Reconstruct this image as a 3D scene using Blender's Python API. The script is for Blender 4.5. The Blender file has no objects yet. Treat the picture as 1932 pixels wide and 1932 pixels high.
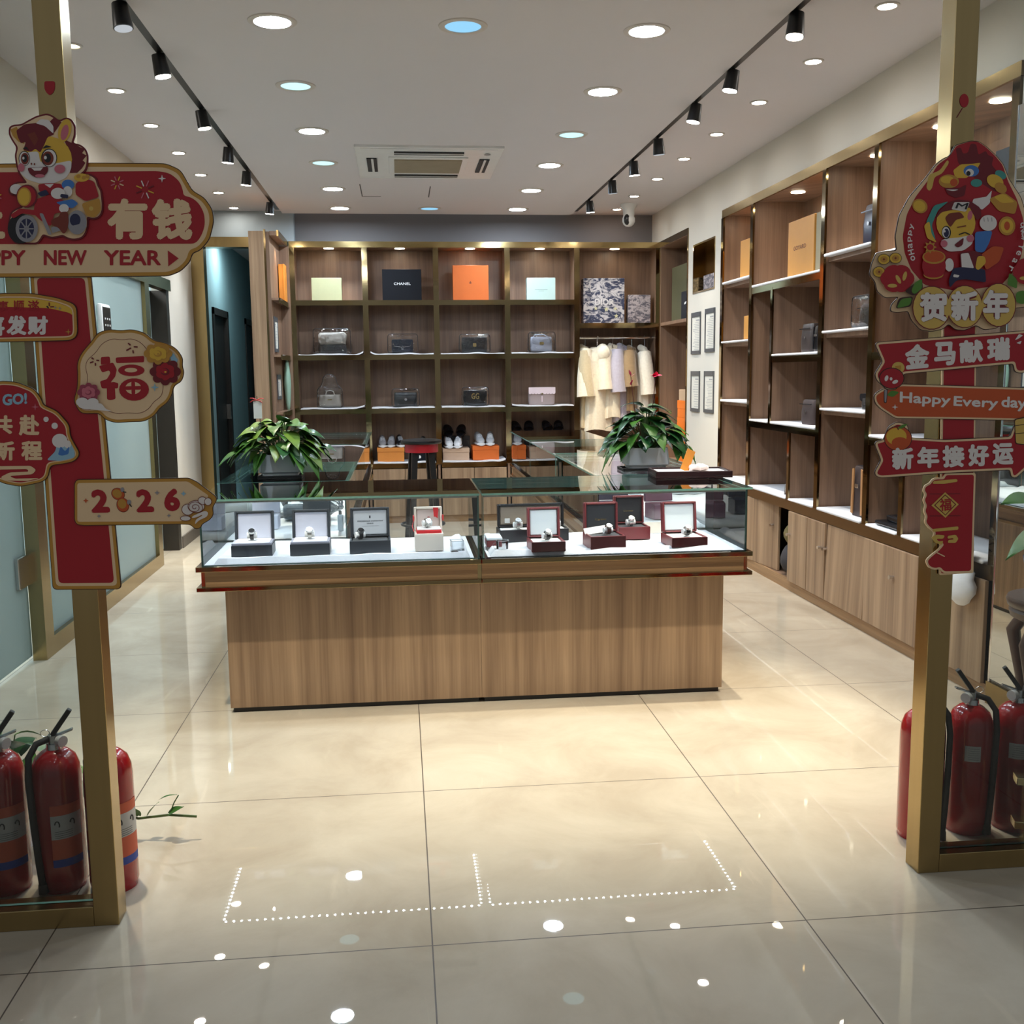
import bpy, bmesh, math, random
from mathutils import Vector, Matrix
from mathutils.geometry import tessellate_polygon
SC = bpy.context.scene
COL = SC.collection
PI = math.pi
rng = random.Random(7)

# ------------------------------------------------------------------ camera
CAMH = 1.466
YAW, PIT, ROL, FPX = 0.106076, 0.134811, -0.010198, 1951.8
def cam_axes():
    cy, sy, cp, sp = math.cos(YAW), math.sin(YAW), math.cos(PIT), math.sin(PIT)
    f = Vector((sy*cp, cy*cp, -sp)); r = Vector((cy, -sy, 0)); u = r.cross(f)
    c, s = math.cos(ROL), math.sin(ROL)
    return (c*r+s*u), (-s*r+c*u), f
AR, AU, AF = cam_axes()
cam = bpy.data.cameras.new('camera'); cam.sensor_width = 36; cam.lens = FPX/1932*36
cam.clip_start = 0.05; cam.clip_end = 60
co = bpy.data.objects.new('camera', cam); COL.objects.link(co)
m = Matrix.Identity(4)
for i in range(3):
    m[i][0], m[i][1], m[i][2] = AR[i], AU[i], -AF[i]
m[2][3] = CAMH
co.matrix_world = m
SC.camera = co

# ------------------------------------------------------------------ world and exposure
w = bpy.data.worlds.new('world'); SC.world = w; w.use_nodes = True
w.node_tree.nodes['Background'].inputs[0].default_value = (0.62, 0.66, 0.70, 1)
w.node_tree.nodes['Background'].inputs[1].default_value = 0.21
SC.view_settings.view_transform = 'Standard'
SC.view_settings.look = 'None'
SC.view_settings.exposure = 0.85
SC.view_settings.gamma = 1.0
SC.view_settings.use_curve_mapping = False
SC.render.film_transparent = False
cy = SC.cycles
cy.use_denoising = True
try: cy.denoiser = 'OPENIMAGEDENOISE'
except Exception: pass
cy.max_bounces = 9; cy.diffuse_bounces = 5; cy.glossy_bounces = 5; cy.transmission_bounces = 6
cy.transparent_max_bounces = 40
cy.sample_clamp_indirect = 3.0; cy.sample_clamp_direct = 0.0
cy.caustics_reflective = False; cy.caustics_refractive = False
cy.blur_glossy = 0.5

# light levels (the lamps themselves are built further down, in their own builders)
DOWN_BRIGHT = 175.0     # emission of a bright ceiling downlight disc
DOWN_DIM = 0.55          # emission of a failing, bluish downlight
SPOT_DISC = 55.0
SPOT_W = 40.0           # side-aisle spots
TRACK_W = 95.0          # track heads
SHELF_W = 6.0           # spots inside the shelving
LED_E = 135.0            # LED strips in the glass counters
CORR_W = 42.0           # corridor and office lamps

def light_spot(name, loc, target, watts, angle, blend, color, r=0.03):
    l = bpy.data.lights.new(name, 'SPOT'); l.energy = watts; l.spot_size = math.radians(angle); l.spot_blend = blend
    l.color = color; l.shadow_soft_size = r
    o = bpy.data.objects.new(name, l); COL.objects.link(o); o.location = loc
    o.rotation_euler = (Vector(target)-Vector(loc)).to_track_quat('-Z', 'Y').to_euler()
    return o
def light_area(name, loc, target, watts, sx, sy, color):
    l = bpy.data.lights.new(name, 'AREA'); l.energy = watts; l.shape = 'RECTANGLE'; l.size = sx; l.size_y = sy; l.color = color
    o = bpy.data.objects.new(name, l); COL.objects.link(o); o.location = loc
    o.rotation_euler = (Vector(target)-Vector(loc)).to_track_quat('-Z', 'Y').to_euler()
    return o

# large ceiling lamps of the rooms behind the frosted partition and the corridor
light_area('corridor_ceiling_lamp', (-1.55, 11.3, 2.86), (-1.6, 11.3, 0), 11, 0.2, 0.3, (0.75, 0.95, 1.0))
light_area('office_ceiling_lamp', (-3.2, 6.6, 2.86), (-3.2, 6.6, 0), 85, 1.2, 1.6, (0.88, 0.97, 1.0))

# ------------------------------------------------------------------ helpers
def ray(px, py):
    return (AR*((px-966)/FPX) + AU*((966-py)/FPX) + AF)
def on_y(px, py, Y):
    d = ray(px, py); t = Y/d.y
    return Vector((0, 0, CAMH)) + d*t

def lin(c):
    c = c/255.0
    return c/12.92 if c <= 0.04045 else ((c+0.055)/1.055)**2.4
def rgb(r, g, b): return (lin(r), lin(g), lin(b), 1.0)

MATS = {}
def newmat(name):
    mt = bpy.data.materials.new(name); mt.use_nodes = True
    nt = mt.node_tree; nt.nodes.clear()
    out = nt.nodes.new('ShaderNodeOutputMaterial')
    MATS[name] = mt
    return mt, nt, out
def N(nt, t, **kw):
    n = nt.nodes.new(t)
    for k, v in kw.items():
        if k in n.inputs: n.inputs[k].default_value = v
        else: setattr(n, k, v)
    return n
def plain(name, col, rough=0.5, metal=0.0, var=0.06, scale=14.0, bump=0.0, spec=0.5, coat=0.0, emit=None, aniso=None, sheen=0.0, trans=0.0):
    """painted / metal / cloth: a base colour with a fine procedural variation"""
    if name in MATS: return MATS[name]
    mt, nt, out = newmat(name)
    b = N(nt, 'ShaderNodeBsdfPrincipled')
    tc = N(nt, 'ShaderNodeTexCoord')
    mp = N(nt, 'ShaderNodeMapping'); nt.links.new(tc.outputs['Object'], mp.inputs[0])
    if aniso: mp.inputs['Scale'].default_value = aniso
    nz = N(nt, 'ShaderNodeTexNoise', Scale=scale, Detail=4.0, Roughness=0.6)
    nt.links.new(mp.outputs[0], nz.inputs['Vector'])
    mx = N(nt, 'ShaderNodeMix', data_type='RGBA')
    c1 = tuple(max(0, x*(1-var)) for x in col[:3])+(1,); c2 = tuple(min(1, x*(1+var)) for x in col[:3])+(1,)
    mx.inputs['A'].default_value = c1; mx.inputs['B'].default_value = c2
    nt.links.new(nz.outputs['Fac'], mx.inputs['Factor'])
    nt.links.new(mx.outputs['Result'], b.inputs['Base Color'])
    b.inputs['Roughness'].default_value = rough; b.inputs['Metallic'].default_value = metal
    b.inputs['Specular IOR Level'].default_value = spec
    b.inputs['Coat Weight'].default_value = coat
    b.inputs['Sheen Weight'].default_value = sheen
    if emit:
        b.inputs['Emission Color'].default_value = emit[0]; b.inputs['Emission Strength'].default_value = emit[1]
    if bump:
        bp = N(nt, 'ShaderNodeBump', Strength=bump, Distance=0.004)
        nt.links.new(nz.outputs['Fac'], bp.inputs['Height']); nt.links.new(bp.outputs[0], b.inputs['Normal'])
    nt.links.new(b.outputs[0], out.inputs[0])
    return mt
def emis(name, col, strength):
    if name in MATS: return MATS[name]
    mt, nt, out = newmat(name)
    e = N(nt, 'ShaderNodeEmission', Strength=strength); e.inputs[0].default_value = col
    nt.links.new(e.outputs[0], out.inputs[0]); return mt
def wood(name, a, b_, horiz=False, rough=0.42, band=9.0):
    """laminate with grain running up (or along): broad strips plus fine fibres"""
    mt, nt, out = newmat(name)
    b = N(nt, 'ShaderNodeBsdfPrincipled', Roughness=rough)
    tc = N(nt, 'ShaderNodeTexCoord')
    sx = N(nt, 'ShaderNodeSeparateXYZ'); nt.links.new(tc.outputs['Object'], sx.inputs[0])
    ad = N(nt, 'ShaderNodeMath', operation='ADD'); nt.links.new(sx.outputs['X'], ad.inputs[0]); nt.links.new(sx.outputs['Y'], ad.inputs[1])
    def vec(sa, sz):
        u = N(nt, 'ShaderNodeMath', operation='MULTIPLY'); u.inputs[1].default_value = sa
        z = N(nt, 'ShaderNodeMath', operation='MULTIPLY'); z.inputs[1].default_value = sz
        nt.links.new(ad.outputs[0], u.inputs[0]); nt.links.new(sx.outputs['Z'], z.inputs[0])
        c = N(nt, 'ShaderNodeCombineXYZ'); nt.links.new(u.outputs[0], c.inputs[0]); nt.links.new(z.outputs[0], c.inputs[1]); return c
    k = (band, 0.35) if not horiz else (0.9, 40.0)
    k2 = (130.0, 3.0) if not horiz else (3.0, 190.0)
    n1 = N(nt, 'ShaderNodeTexNoise', Scale=1.0, Detail=3.0, Roughness=0.65); nt.links.new(vec(*k).outputs[0], n1.inputs['Vector'])
    n2 = N(nt, 'ShaderNodeTexNoise', Scale=1.0, Detail=3.0); nt.links.new(vec(*k2).outputs[0], n2.inputs['Vector'])
    # stepped strips
    cr = N(nt, 'ShaderNodeValToRGB'); cr.color_ramp.interpolation = 'LINEAR'
    els = cr.color_ramp.elements; els[0].position = 0.3; els[1].position = 0.7
    nt.links.new(n1.outputs['Fac'], cr.inputs[0])
    mx = N(nt, 'ShaderNodeMix', data_type='RGBA'); mx.inputs['A'].default_value = a; mx.inputs['B'].default_value = b_
    nt.links.new(cr.outputs[0], mx.inputs['Factor'])
    m2 = N(nt, 'ShaderNodeMix', data_type='RGBA', blend_type='MULTIPLY'); m2.inputs['Factor'].default_value = 0.38
    cr2 = N(nt, 'ShaderNodeValToRGB'); cr2.color_ramp.elements[0].position = 0.3; cr2.color_ramp.elements[1].position = 0.62
    cr2.color_ramp.elements[0].color = (0.6, 0.55, 0.5, 1); cr2.color_ramp.elements[1].color = (1, 1, 1, 1)
    nt.links.new(n2.outputs['Fac'], cr2.inputs[0])
    nt.links.new(mx.outputs['Result'], m2.inputs['A']); nt.links.new(cr2.outputs[0], m2.inputs['B'])
    nt.links.new(m2.outputs['Result'], b.inputs['Base Color'])
    nt.links.new(b.outputs[0], out.inputs[0]); return mt
def glass(name, tint, gloss=1.0, rough=0.0, ior=1.5, crumple=0.0):
    """thin clear sheet: Fresnel mirror over a tinted see-through layer"""
    mt, nt, out = newmat(name)
    t = N(nt, 'ShaderNodeBsdfTransparent'); t.inputs[0].default_value = tint
    g = N(nt, 'ShaderNodeBsdfGlossy', Roughness=rough); g.inputs[0].default_value = (gloss, gloss, gloss, 1)
    f = N(nt, 'ShaderNodeFresnel', IOR=ior)
    if crumple:
        tc = N(nt, 'ShaderNodeTexCoord'); nz = N(nt, 'ShaderNodeTexNoise', Scale=16.0, Detail=2.0, Distortion=0.8); nt.links.new(tc.outputs['Object'], nz.inputs['Vector'])
        bp = N(nt, 'ShaderNodeBump', Strength=crumple, Distance=0.02); nt.links.new(nz.outputs['Fac'], bp.inputs['Height']); nt.links.new(bp.outputs[0], g.inputs['Normal']); nt.links.new(bp.outputs[0], f.inputs['Normal'])
    mx = N(nt, 'ShaderNodeMixShader'); nt.links.new(f.outputs[0], mx.inputs[0]); nt.links.new(t.outputs[0], mx.inputs[1]); nt.links.new(g.outputs[0], mx.inputs[2])
    nt.links.new(mx.outputs[0], out.inputs[0]); return mt
def frosted(name, col, clear):
    mt, nt, out = newmat(name)
    tl = N(nt, 'ShaderNodeBsdfTranslucent'); tl.inputs[0].default_value = col
    df = N(nt, 'ShaderNodeBsdfDiffuse'); df.inputs[0].default_value = col
    t = N(nt, 'ShaderNodeBsdfTransparent'); t.inputs[0].default_value = (0.8, 0.92, 0.95, 1)
    g = N(nt, 'ShaderNodeBsdfGlossy', Roughness=0.18); g.inputs[0].default_value = (.45, .47, .48, 1)
    a = N(nt, 'ShaderNodeMixShader'); a.inputs[0].default_value = 0.45; nt.links.new(tl.outputs[0], a.inputs[1]); nt.links.new(df.outputs[0], a.inputs[2])
    b = N(nt, 'ShaderNodeMixShader'); b.inputs[0].default_value = clear; nt.links.new(a.outputs[0], b.inputs[1]); nt.links.new(t.outputs[0], b.inputs[2])
    c = N(nt, 'ShaderNodeMixShader'); c.inputs[0].default_value = 0.13; nt.links.new(b.outputs[0], c.inputs[1]); nt.links.new(g.outputs[0], c.inputs[2])
    nt.links.new(c.outputs[0], out.inputs[0]); return mt

# ---- material set
def floor_mat():
    mt, nt, out = newmat('polished_beige_tile')
    b = N(nt, 'ShaderNodeBsdfPrincipled', Roughness=0.06); b.inputs['Specular IOR Level'].default_value = 0.5
    tc = N(nt, 'ShaderNodeTexCoord')
    s = N(nt, 'ShaderNodeSeparateXYZ'); nt.links.new(tc.outputs['Object'], s.inputs[0])
    def line(sock, off):
        a = N(nt, 'ShaderNodeMath', operation='ADD'); a.inputs[1].default_value = off+50.0; nt.links.new(sock, a.inputs[0])
        fr = N(nt, 'ShaderNodeMath', operation='FRACT'); nt.links.new(a.outputs[0], fr.inputs[0])
        sb = N(nt, 'ShaderNodeMath', operation='SUBTRACT'); sb.inputs[1].default_value = 0.5; nt.links.new(fr.outputs[0], sb.inputs[0])
        ab = N(nt, 'ShaderNodeMath', operation='ABSOLUTE'); nt.links.new(sb.outputs[0], ab.inputs[0])
        gt = N(nt, 'ShaderNodeMath', operation='LESS_THAN'); gt.inputs[1].default_value = 0.0019; nt.links.new(ab.outputs[0], gt.inputs[0])
        return gt.outputs[0]
    lx = line(s.outputs['X'], 0.5+0.951); ly = line(s.outputs['Y'], 0.5-4.505)
    mxx = N(nt, 'ShaderNodeMath', operation='MAXIMUM'); nt.links.new(lx, mxx.inputs[0]); nt.links.new(ly, mxx.inputs[1])
    nz = N(nt, 'ShaderNodeTexNoise', Scale=2.2, Detail=7.0, Roughness=0.62, Distortion=0.6); nt.links.new(tc.outputs['Object'], nz.inputs['Vector'])
    cr = N(nt, 'ShaderNodeValToRGB'); e = cr.color_ramp.elements
    e[0].position = 0.32; e[0].color = rgb(184, 170, 149); e[1].position = 0.7; e[1].color = rgb(207, 195, 174)
    nt.links.new(nz.outputs['Fac'], cr.inputs[0])
    # pale diagonal veins
    mp = N(nt, 'ShaderNodeMapping'); mp.inputs['Rotation'].default_value = (0, 0, 0.5); mp.inputs['Scale'].default_value = (7.0, 1.1, 1)
    nt.links.new(tc.outputs['Object'], mp.inputs[0])
    nv = N(nt, 'ShaderNodeTexNoise', Scale=1.6, Detail=5.0, Distortion=0.4); nt.links.new(mp.outputs[0], nv.inputs['Vector'])
    cv = N(nt, 'ShaderNodeValToRGB'); cv.color_ramp.elements[0].position = 0.66; cv.color_ramp.elements[1].position = 0.76
    cv.color_ramp.elements[1].color = (0.45, 0.45, 0.45, 1)
    nt.links.new(nv.outputs['Fac'], cv.inputs[0])
    v = N(nt, 'ShaderNodeMix', data_type='RGBA'); v.inputs['B'].default_value = rgb(222, 208, 184)
    nt.links.new(cv.outputs[0], v.inputs['Factor']); nt.links.new(cr.outputs[0], v.inputs['A'])
    g = N(nt, 'ShaderNodeMix', data_type='RGBA'); g.inputs['B'].default_value = rgb(84, 72, 60)
    nt.links.new(mxx.outputs[0], g.inputs['Factor']); nt.links.new(v.outputs['Result'], g.inputs['A'])
    nt.links.new(g.outputs['Result'], b.inputs['Base Color'])
    r = N(nt, 'ShaderNodeMath', operation='MULTIPLY_ADD'); r.inputs[1].default_value = 0.5; r.inputs[2].default_value = 0.014
    nt.links.new(mxx.outputs[0], r.inputs[0]); nt.links.new(r.outputs[0], b.inputs['Roughness'])
    nt.links.new(b.outputs[0], out.inputs[0]); return mt
FLOOR = floor_mat()
CEIL = plain('white_ceiling_paint', rgb(208, 203, 204), 0.75, var=0.015, scale=3, spec=0.2)
WALLW = plain('warm_white_wall_paint', rgb(214, 208, 196), 0.8, var=0.015, scale=3, spec=0.2)
WALLC = plain('cool_grey_wall_paint', rgb(170, 180, 184), 0.8, var=0.015, scale=3, spec=0.2)
WOOD = wood('walnut_laminate', rgb(188, 158, 126), rgb(126, 99, 76), band=12.0)
WOODS = wood('walnut_laminate_shelving', rgb(158, 126, 102), rgb(116, 90, 72), band=11.0)
WOODH = wood('walnut_laminate_along', rgb(178, 142, 102), rgb(146, 112, 78), horiz=True)
BRASS = plain('polished_brass', (0.56, 0.42, 0.20, 1), 0.10, 1.0, var=0.05, scale=6)
BRASSD = plain('dark_mirror_brass', (0.30, 0.22, 0.11, 1), 0.09, 1.0, var=0.05, scale=6)
BRASSB = plain('brushed_brass', (0.40, 0.29, 0.13, 1), 0.22, 1.0, var=0.10, scale=40, aniso=(1, 1, 0.02), bump=0.05)
BLACKM = plain('black_metal', (0.012, 0.012, 0.013, 1), 0.35, 0.3)
CHROME = plain('chrome', (0.75, 0.76, 0.78, 1), 0.08, 1.0)
STEEL = plain('steel', (0.55, 0.55, 0.54, 1), 0.25, 1.0)
GLASS = glass('clear_glass', (0.98, 0.992, 0.988, 1), ior=1.38)
PANE = glass('shopfront_glass', (0.90, 0.92, 0.91, 1), gloss=0.55)
GEDGE = plain('green_glass_edge', rgb(120, 168, 156), 0.12, 0.0, var=0.25, scale=9, spec=0.8)
PLASTIC = glass('clear_plastic', (0.95, 0.955, 0.96, 1), rough=0.04, ior=1.6, crumple=0.7)
FROST = frosted('frosted_glass', rgb(176, 188, 187), 0.06)
MIRROR = plain('mirror_silver', (0.88, 0.90, 0.89, 1), 0.0, 1.0, var=0.0)
WHITEP = plain('white_plastic', rgb(226, 226, 224), 0.35)
BLACKP = plain('black_plastic', rgb(20, 20, 22), 0.3)
CLOTH = plain('white_plush_cloth', rgb(232, 232, 236), 0.9, var=0.05, scale=60, bump=0.35, sheen=0.3)
PAPER = plain('white_paper', rgb(232, 228, 218), 0.8, var=0.03)
INK = plain('black_ink', rgb(28, 28, 30), 0.6)
LEAF = plain('green_leaf', rgb(58, 100, 36), 0.34, var=0.45, scale=9, spec=0.5)
LEAFY = plain('yellow_green_leaf', rgb(98, 128, 48), 0.36, var=0.4, scale=9)
LEAFD = plain('dark_green_leaf', rgb(34, 76, 38), 0.28, var=0.45, scale=9, spec=0.6)
STEM = plain('green_stem', rgb(74, 96, 46), 0.5)
SOIL = plain('potting_soil', rgb(40, 30, 22), 0.95, var=0.4, scale=40, bump=0.6)
MARBLE = plain('white_marble_glaze', rgb(236, 238, 242), 0.4, var=0.10, scale=5)
REDM = plain('extinguisher_red_paint', rgb(160, 10, 22), 0.18, var=0.05, coat=0.4)
RUBBER = plain('black_rubber', rgb(18, 18, 18), 0.55)

# ------------------------------------------------------------------ mesh building
class MB:
    def __init__(s): s.v = []; s.f = []; s.mi = []
    def add(s, vs, fs, mi=0):
        o = len(s.v); s.v += [tuple(v) for v in vs]
        s.f += [tuple(i+o for i in f) for f in fs]; s.mi += [mi]*len(fs); return s
    def box(s, x0, y0, z0, x1, y1, z1, bev=0.0, mi=0, M=None, seg=2):
        if x1 < x0: x0, x1 = x1, x0
        if y1 < y0: y0, y1 = y1, y0
        if z1 < z0: z0, z1 = z1, z0
        bm = bmesh.new(); bmesh.ops.create_cube(bm, size=1.0)
        for v in bm.verts:
            v.co = Vector(((v.co.x+.5)*(x1-x0)+x0, (v.co.y+.5)*(y1-y0)+y0, (v.co.z+.5)*(z1-z0)+z0))
        if bev > 0:
            bev = min(bev, 0.45*min(x1-x0, y1-y0, z1-z0))
            bmesh.ops.bevel(bm, geom=list(bm.edges), offset=bev, segments=seg, profile=0.5, affect='EDGES')
        bm.verts.index_update()
        vs = [(M @ v.co if M else v.co.copy()) for v in bm.verts]; fs = [[v.index for v in f.verts] for f in bm.faces]
        bm.free(); return s.add(vs, fs, mi)
    def pane(s, x0, y0, z0, x1, y1, z1):
        """glass sheet: the two big faces take material 0, the thin edge faces material 1"""
        d = [abs(x1-x0), abs(y1-y0), abs(z1-z0)]; k = d.index(min(d))
        vs = [(x, y, z) for x in (x0, x1) for y in (y0, y1) for z in (z0, z1)]
        fs = {0: [(0, 1, 3, 2), (4, 6, 7, 5)], 1: [(0, 4, 5, 1), (2, 3, 7, 6)], 2: [(0, 2, 6, 4), (1, 5, 7, 3)]}
        for a in range(3): s.add(vs, fs[a], 0 if a == k else 1)
        return s
    def cyl(s, a, b, r, r2=None, n=16, cap=True, mi=0):
        a, b = Vector(a), Vector(b); r2 = r if r2 is None else r2
        d = (b-a).normalized(); q = d.to_track_quat('Z', 'Y')
        vs = []
        for p, rr in ((a, r), (b, r2)):
            for i in range(n):
                t = 2*PI*i/n; vs.append(p + q @ Vector((math.cos(t)*rr, math.sin(t)*rr, 0)))
        fs = [(i, (i+1) % n, n+(i+1) % n, n+i) for i in range(n)]
        if cap: fs += [tuple(range(n-1, -1, -1)), tuple(range(n, 2*n))]
        return s.add(vs, fs, mi)
    def lathe(s, prof, c=(0, 0, 0), n=24, mi=0, M=None, sx=1, sy=1):
        c = Vector(c); vs = []; k = len(prof)
        for i in range(n):
            t = 2*PI*i/n
            for r, z in prof:
                v = Vector((math.cos(t)*r*sx, math.sin(t)*r*sy, z))
                vs.append((M @ v if M else v) + c)
        fs = []
        for i in range(n):
            j = (i+1) % n
            for q in range(k-1): fs.append((i*k+q, j*k+q, j*k+q+1, i*k+q+1))
        return s.add(vs, fs, mi)
    def tube(s, pts, r, n=8, mi=0, close=False):
        pts = [Vector(p) for p in pts]; m_ = len(pts); rs = r if isinstance(r, (list, tuple)) else [r]*m_
        vs = []; up = None
        for i, p in enumerate(pts):
            a = pts[(i-1) % m_] if (close or i > 0) else p; b = pts[(i+1) % m_] if (close or i < m_-1) else p
            d = (b-a).normalized()
            if up is None:
                up = Vector((0, 0, 1)) if abs(d.z) < 0.9 else Vector((1, 0, 0))
            x = d.cross(up)
            if x.length < 1e-4: x = d.orthogonal()
            x.normalize(); y = x.cross(d).normalized(); up = y
            for k in range(n):
                t = 2*PI*k/n; vs.append(p + x*math.cos(t)*rs[i] + y*math.sin(t)*rs[i])
        fs = []
        for i in range(m_ if close else m_-1):
            j = (i+1) % m_
            for k in range(n): fs.append((i*n+k, i*n+(k+1) % n, j*n+(k+1) % n, j*n+k))
        if not close: fs += [tuple(range(n-1, -1, -1)), tuple(range((m_-1)*n, m_*n))]
        return s.add(vs, fs, mi)
    def prism(s, poly, M, d0, d1, mi=0):
        """poly of (u,v); M(u,v,d) -> point; solid between depths d0 and d1 (d1 in front)"""
        n = len(poly)
        tri = tessellate_polygon([[Vector((p[0], p[1], 0)) for p in poly]])
        vs = [M(p[0], p[1], d0) for p in poly] + [M(p[0], p[1], d1) for p in poly]
        fs = [tuple(i+n for i in t) for t in tri] + [tuple(reversed(t)) for t in tri] + [(i, (i+1) % n, n+(i+1) % n, n+i) for i in range(n)]
        return s.add(vs, fs, mi)
    def grid(s, fn, nu, nv, mi=0, thick=0.0):
        vs = [fn(i/nu, j/nv) for j in range(nv+1) for i in range(nu+1)]
        fs = [(j*(nu+1)+i, j*(nu+1)+i+1, (j+1)*(nu+1)+i+1, (j+1)*(nu+1)+i) for j in range(nv) for i in range(nu)]
        return s.add(vs, fs, mi)
    def ball(s, c, rx, ry=None, rz=None, n=14, mi=0, M=None):
        ry = rx if ry is None else ry; rz = rx if rz is None else rz
        pr = [(math.sin(PI*k/(n//2)), -math.cos(PI*k/(n//2))) for k in range(n//2+1)]
        pr[0] = (0.001, -1); pr[-1] = (0.001, 1)
        S = Matrix.Diagonal((rx, ry, rz, 1)); MM = (M @ S) if M else S
        return s.lathe(pr, c, n, mi, MM)
    def build(s, name, mat, parent=None, smooth=False, loc=None, fix=True):
        org = Vector(loc) if loc is not None else (ORG[parent.name] if parent else Vector((0, 0, 0)))
        me = bpy.data.meshes.new(name)
        me.from_pydata([tuple(Vector(v)-org) for v in s.v], [], s.f)
        for m_ in (mat if isinstance(mat, (list, tuple)) else [mat]): me.materials.append(m_)
        if any(s.mi): me.polygons.foreach_set('material_index', s.mi)
        if fix:
            bm = bmesh.new(); bm.from_mesh(me); bmesh.ops.recalc_face_normals(bm, faces=bm.faces); bm.to_mesh(me); bm.free()
        if smooth:
            me.polygons.foreach_set('use_smooth', [True]*len(me.polygons))
            me.set_sharp_from_angle(angle=math.radians(40))
        o = bpy.data.objects.new(name, me); COL.objects.link(o)
        if parent: o.parent = parent
        if loc is not None and not parent: o.location = loc
        ORG[o.name] = org
        return o
ORG = {}
def thing(name, label, cat, loc=(0, 0, 0), group=None):
    o = bpy.data.objects.new(name, None); COL.objects.link(o); o.empty_display_size = 0.05
    o.location = loc; o['label'] = label; o['category'] = cat
    if group: o['group'] = group
    ORG[o.name] = Vector(loc); return o
def tag(o, label, cat, group=None):
    o['label'] = label; o['category'] = cat
    if group: o['group'] = group
    return o
def struct(o): o['kind'] = 'structure'; return o
def place(o, loc, rz=0.0): o.location = loc; o.rotation_euler = (0, 0, rz); return o
def dup(root, loc, rz, label, group=None):
    r = root.copy(); COL.objects.link(r); r.location = loc; r.rotation_euler = (0, 0, rz); r['label'] = label
    if group: r['group'] = group
    for ch in list(root.children):
        c = ch.copy(); COL.objects.link(c); c.parent = r
        for g in list(ch.children):
            d = g.copy(); COL.objects.link(d); d.parent = c
    return r
ORDW = ['first', 'second', 'third', 'fourth', 'fifth', 'sixth', 'seventh', 'eighth', 'ninth']

def fillet(pts, r=8.0, seg=4):
    n = len(pts); out = []
    for i in range(n):
        p = Vector(pts[i]); a = Vector(pts[i-1]); b = Vector(pts[(i+1) % n])
        la, lb = (a-p).length, (b-p).length
        ra, rb = min(r, la*0.48), min(r, lb*0.48)
        s_, e_ = p+(a-p).normalized()*ra, p+(b-p).normalized()*rb
        for k in range(seg+1):
            t = k/seg; out.append(tuple(s_*(1-t)**2 + p*2*t*(1-t) + e_*t*t))
    return out
def inset(pts, d):
    n = len(pts)
    A = sum(pts[i][0]*pts[(i+1) % n][1]-pts[(i+1) % n][0]*pts[i][1] for i in range(n))
    sg = 1 if A > 0 else -1; out = []
    for i in range(n):
        p = Vector(pts[i]); a = Vector(pts[i-1]); b = Vector(pts[(i+1) % n])
        e1, e2 = (p-a).normalized(), (b-p).normalized()
        n1, n2 = Vector((-e1.y, e1.x))*sg, Vector((-e2.y, e2.x))*sg
        mm = n1+n2
        if mm.length < 1e-3: mm = n1
        mm.normalize(); c = max(0.5, mm.dot(n1))
        out.append(tuple(p+mm*(d/c)))
    return out
def ell(cx, cy_, rx, ry, n=24, rot=0.0):
    c, s_ = math.cos(rot), math.sin(rot)
    return [(cx+c*rx*math.cos(2*PI*i/n)-s_*ry*math.sin(2*PI*i/n), cy_+s_*rx*math.cos(2*PI*i/n)+c*ry*math.sin(2*PI*i/n)) for i in range(n)]

_txt = {}
def text_mesh(s, bold=0.0, shear=0.0):
    """flat outline of the writing, normalised to the unit square (u to the right, v up)"""
    key = (s, bold, shear)
    if key in _txt: return _txt[key]
    cu = bpy.data.curves.new('lettering', 'FONT'); cu.body = s; cu.size = 1.0; cu.offset = bold; cu.shear = shear; cu.resolution_u = 3
    o = bpy.data.objects.new('lettering', cu); COL.objects.link(o)
    dg = bpy.context.evaluated_depsgraph_get(); dg.update()
    me = bpy.data.meshes.new_from_object(o.evaluated_get(dg))
    vs = [v.co.copy() for v in me.vertices]; fs = [tuple(p.vertices) for p in me.polygons]
    bpy.data.objects.remove(o); bpy.data.meshes.remove(me); bpy.data.curves.remove(cu)
    x0, x1 = min(v.x for v in vs), max(v.x for v in vs); y0, y1 = min(v.y for v in vs), max(v.y for v in vs)
    vs = [((v.x-x0)/max(1e-6, x1-x0), (v.y-y0)/max(1e-6, y1-y0)) for v in vs]
    _txt[key] = (vs, fs); return vs, fs
def text_quad(mb, s, quad, M, d, bold=0.0, shear=0.0, mi=0):
    """writing stretched to a quad given as top-left, top-right, bottom-right, bottom-left in the sheet's own (u,v)"""
    vs, fs = text_mesh(s, 0.0, shear); tl, tr, br, bl = [Vector(q) for q in quad]
    if not bold: offs = [(0, 0)]
    else:
        k = 1.15*bold; hgt = max(1e-6, (tl-bl).length); wid = max(1e-6, (tr-tl).length)
        offs = [(k*math.cos(a)*hgt/wid, k*math.sin(a)) for a in [2*PI*i/8 for i in range(8)]]+[(0, 0)]
    ku, kv = max(o[0] for o in offs), max(o[1] for o in offs)
    for ou, ov in offs:
        out = []; d += 0.00003
        for u, v in vs:
            u = ku+u*(1-2*ku)+ou; v = kv+v*(1-2*kv)+ov
            p = (bl*(1-u)+br*u)*(1-v) + (tl*(1-u)+tr*u)*v
            out.append(M(p.x, p.y, d))
        mb.add(out, fs, mi)
    return mb
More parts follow.
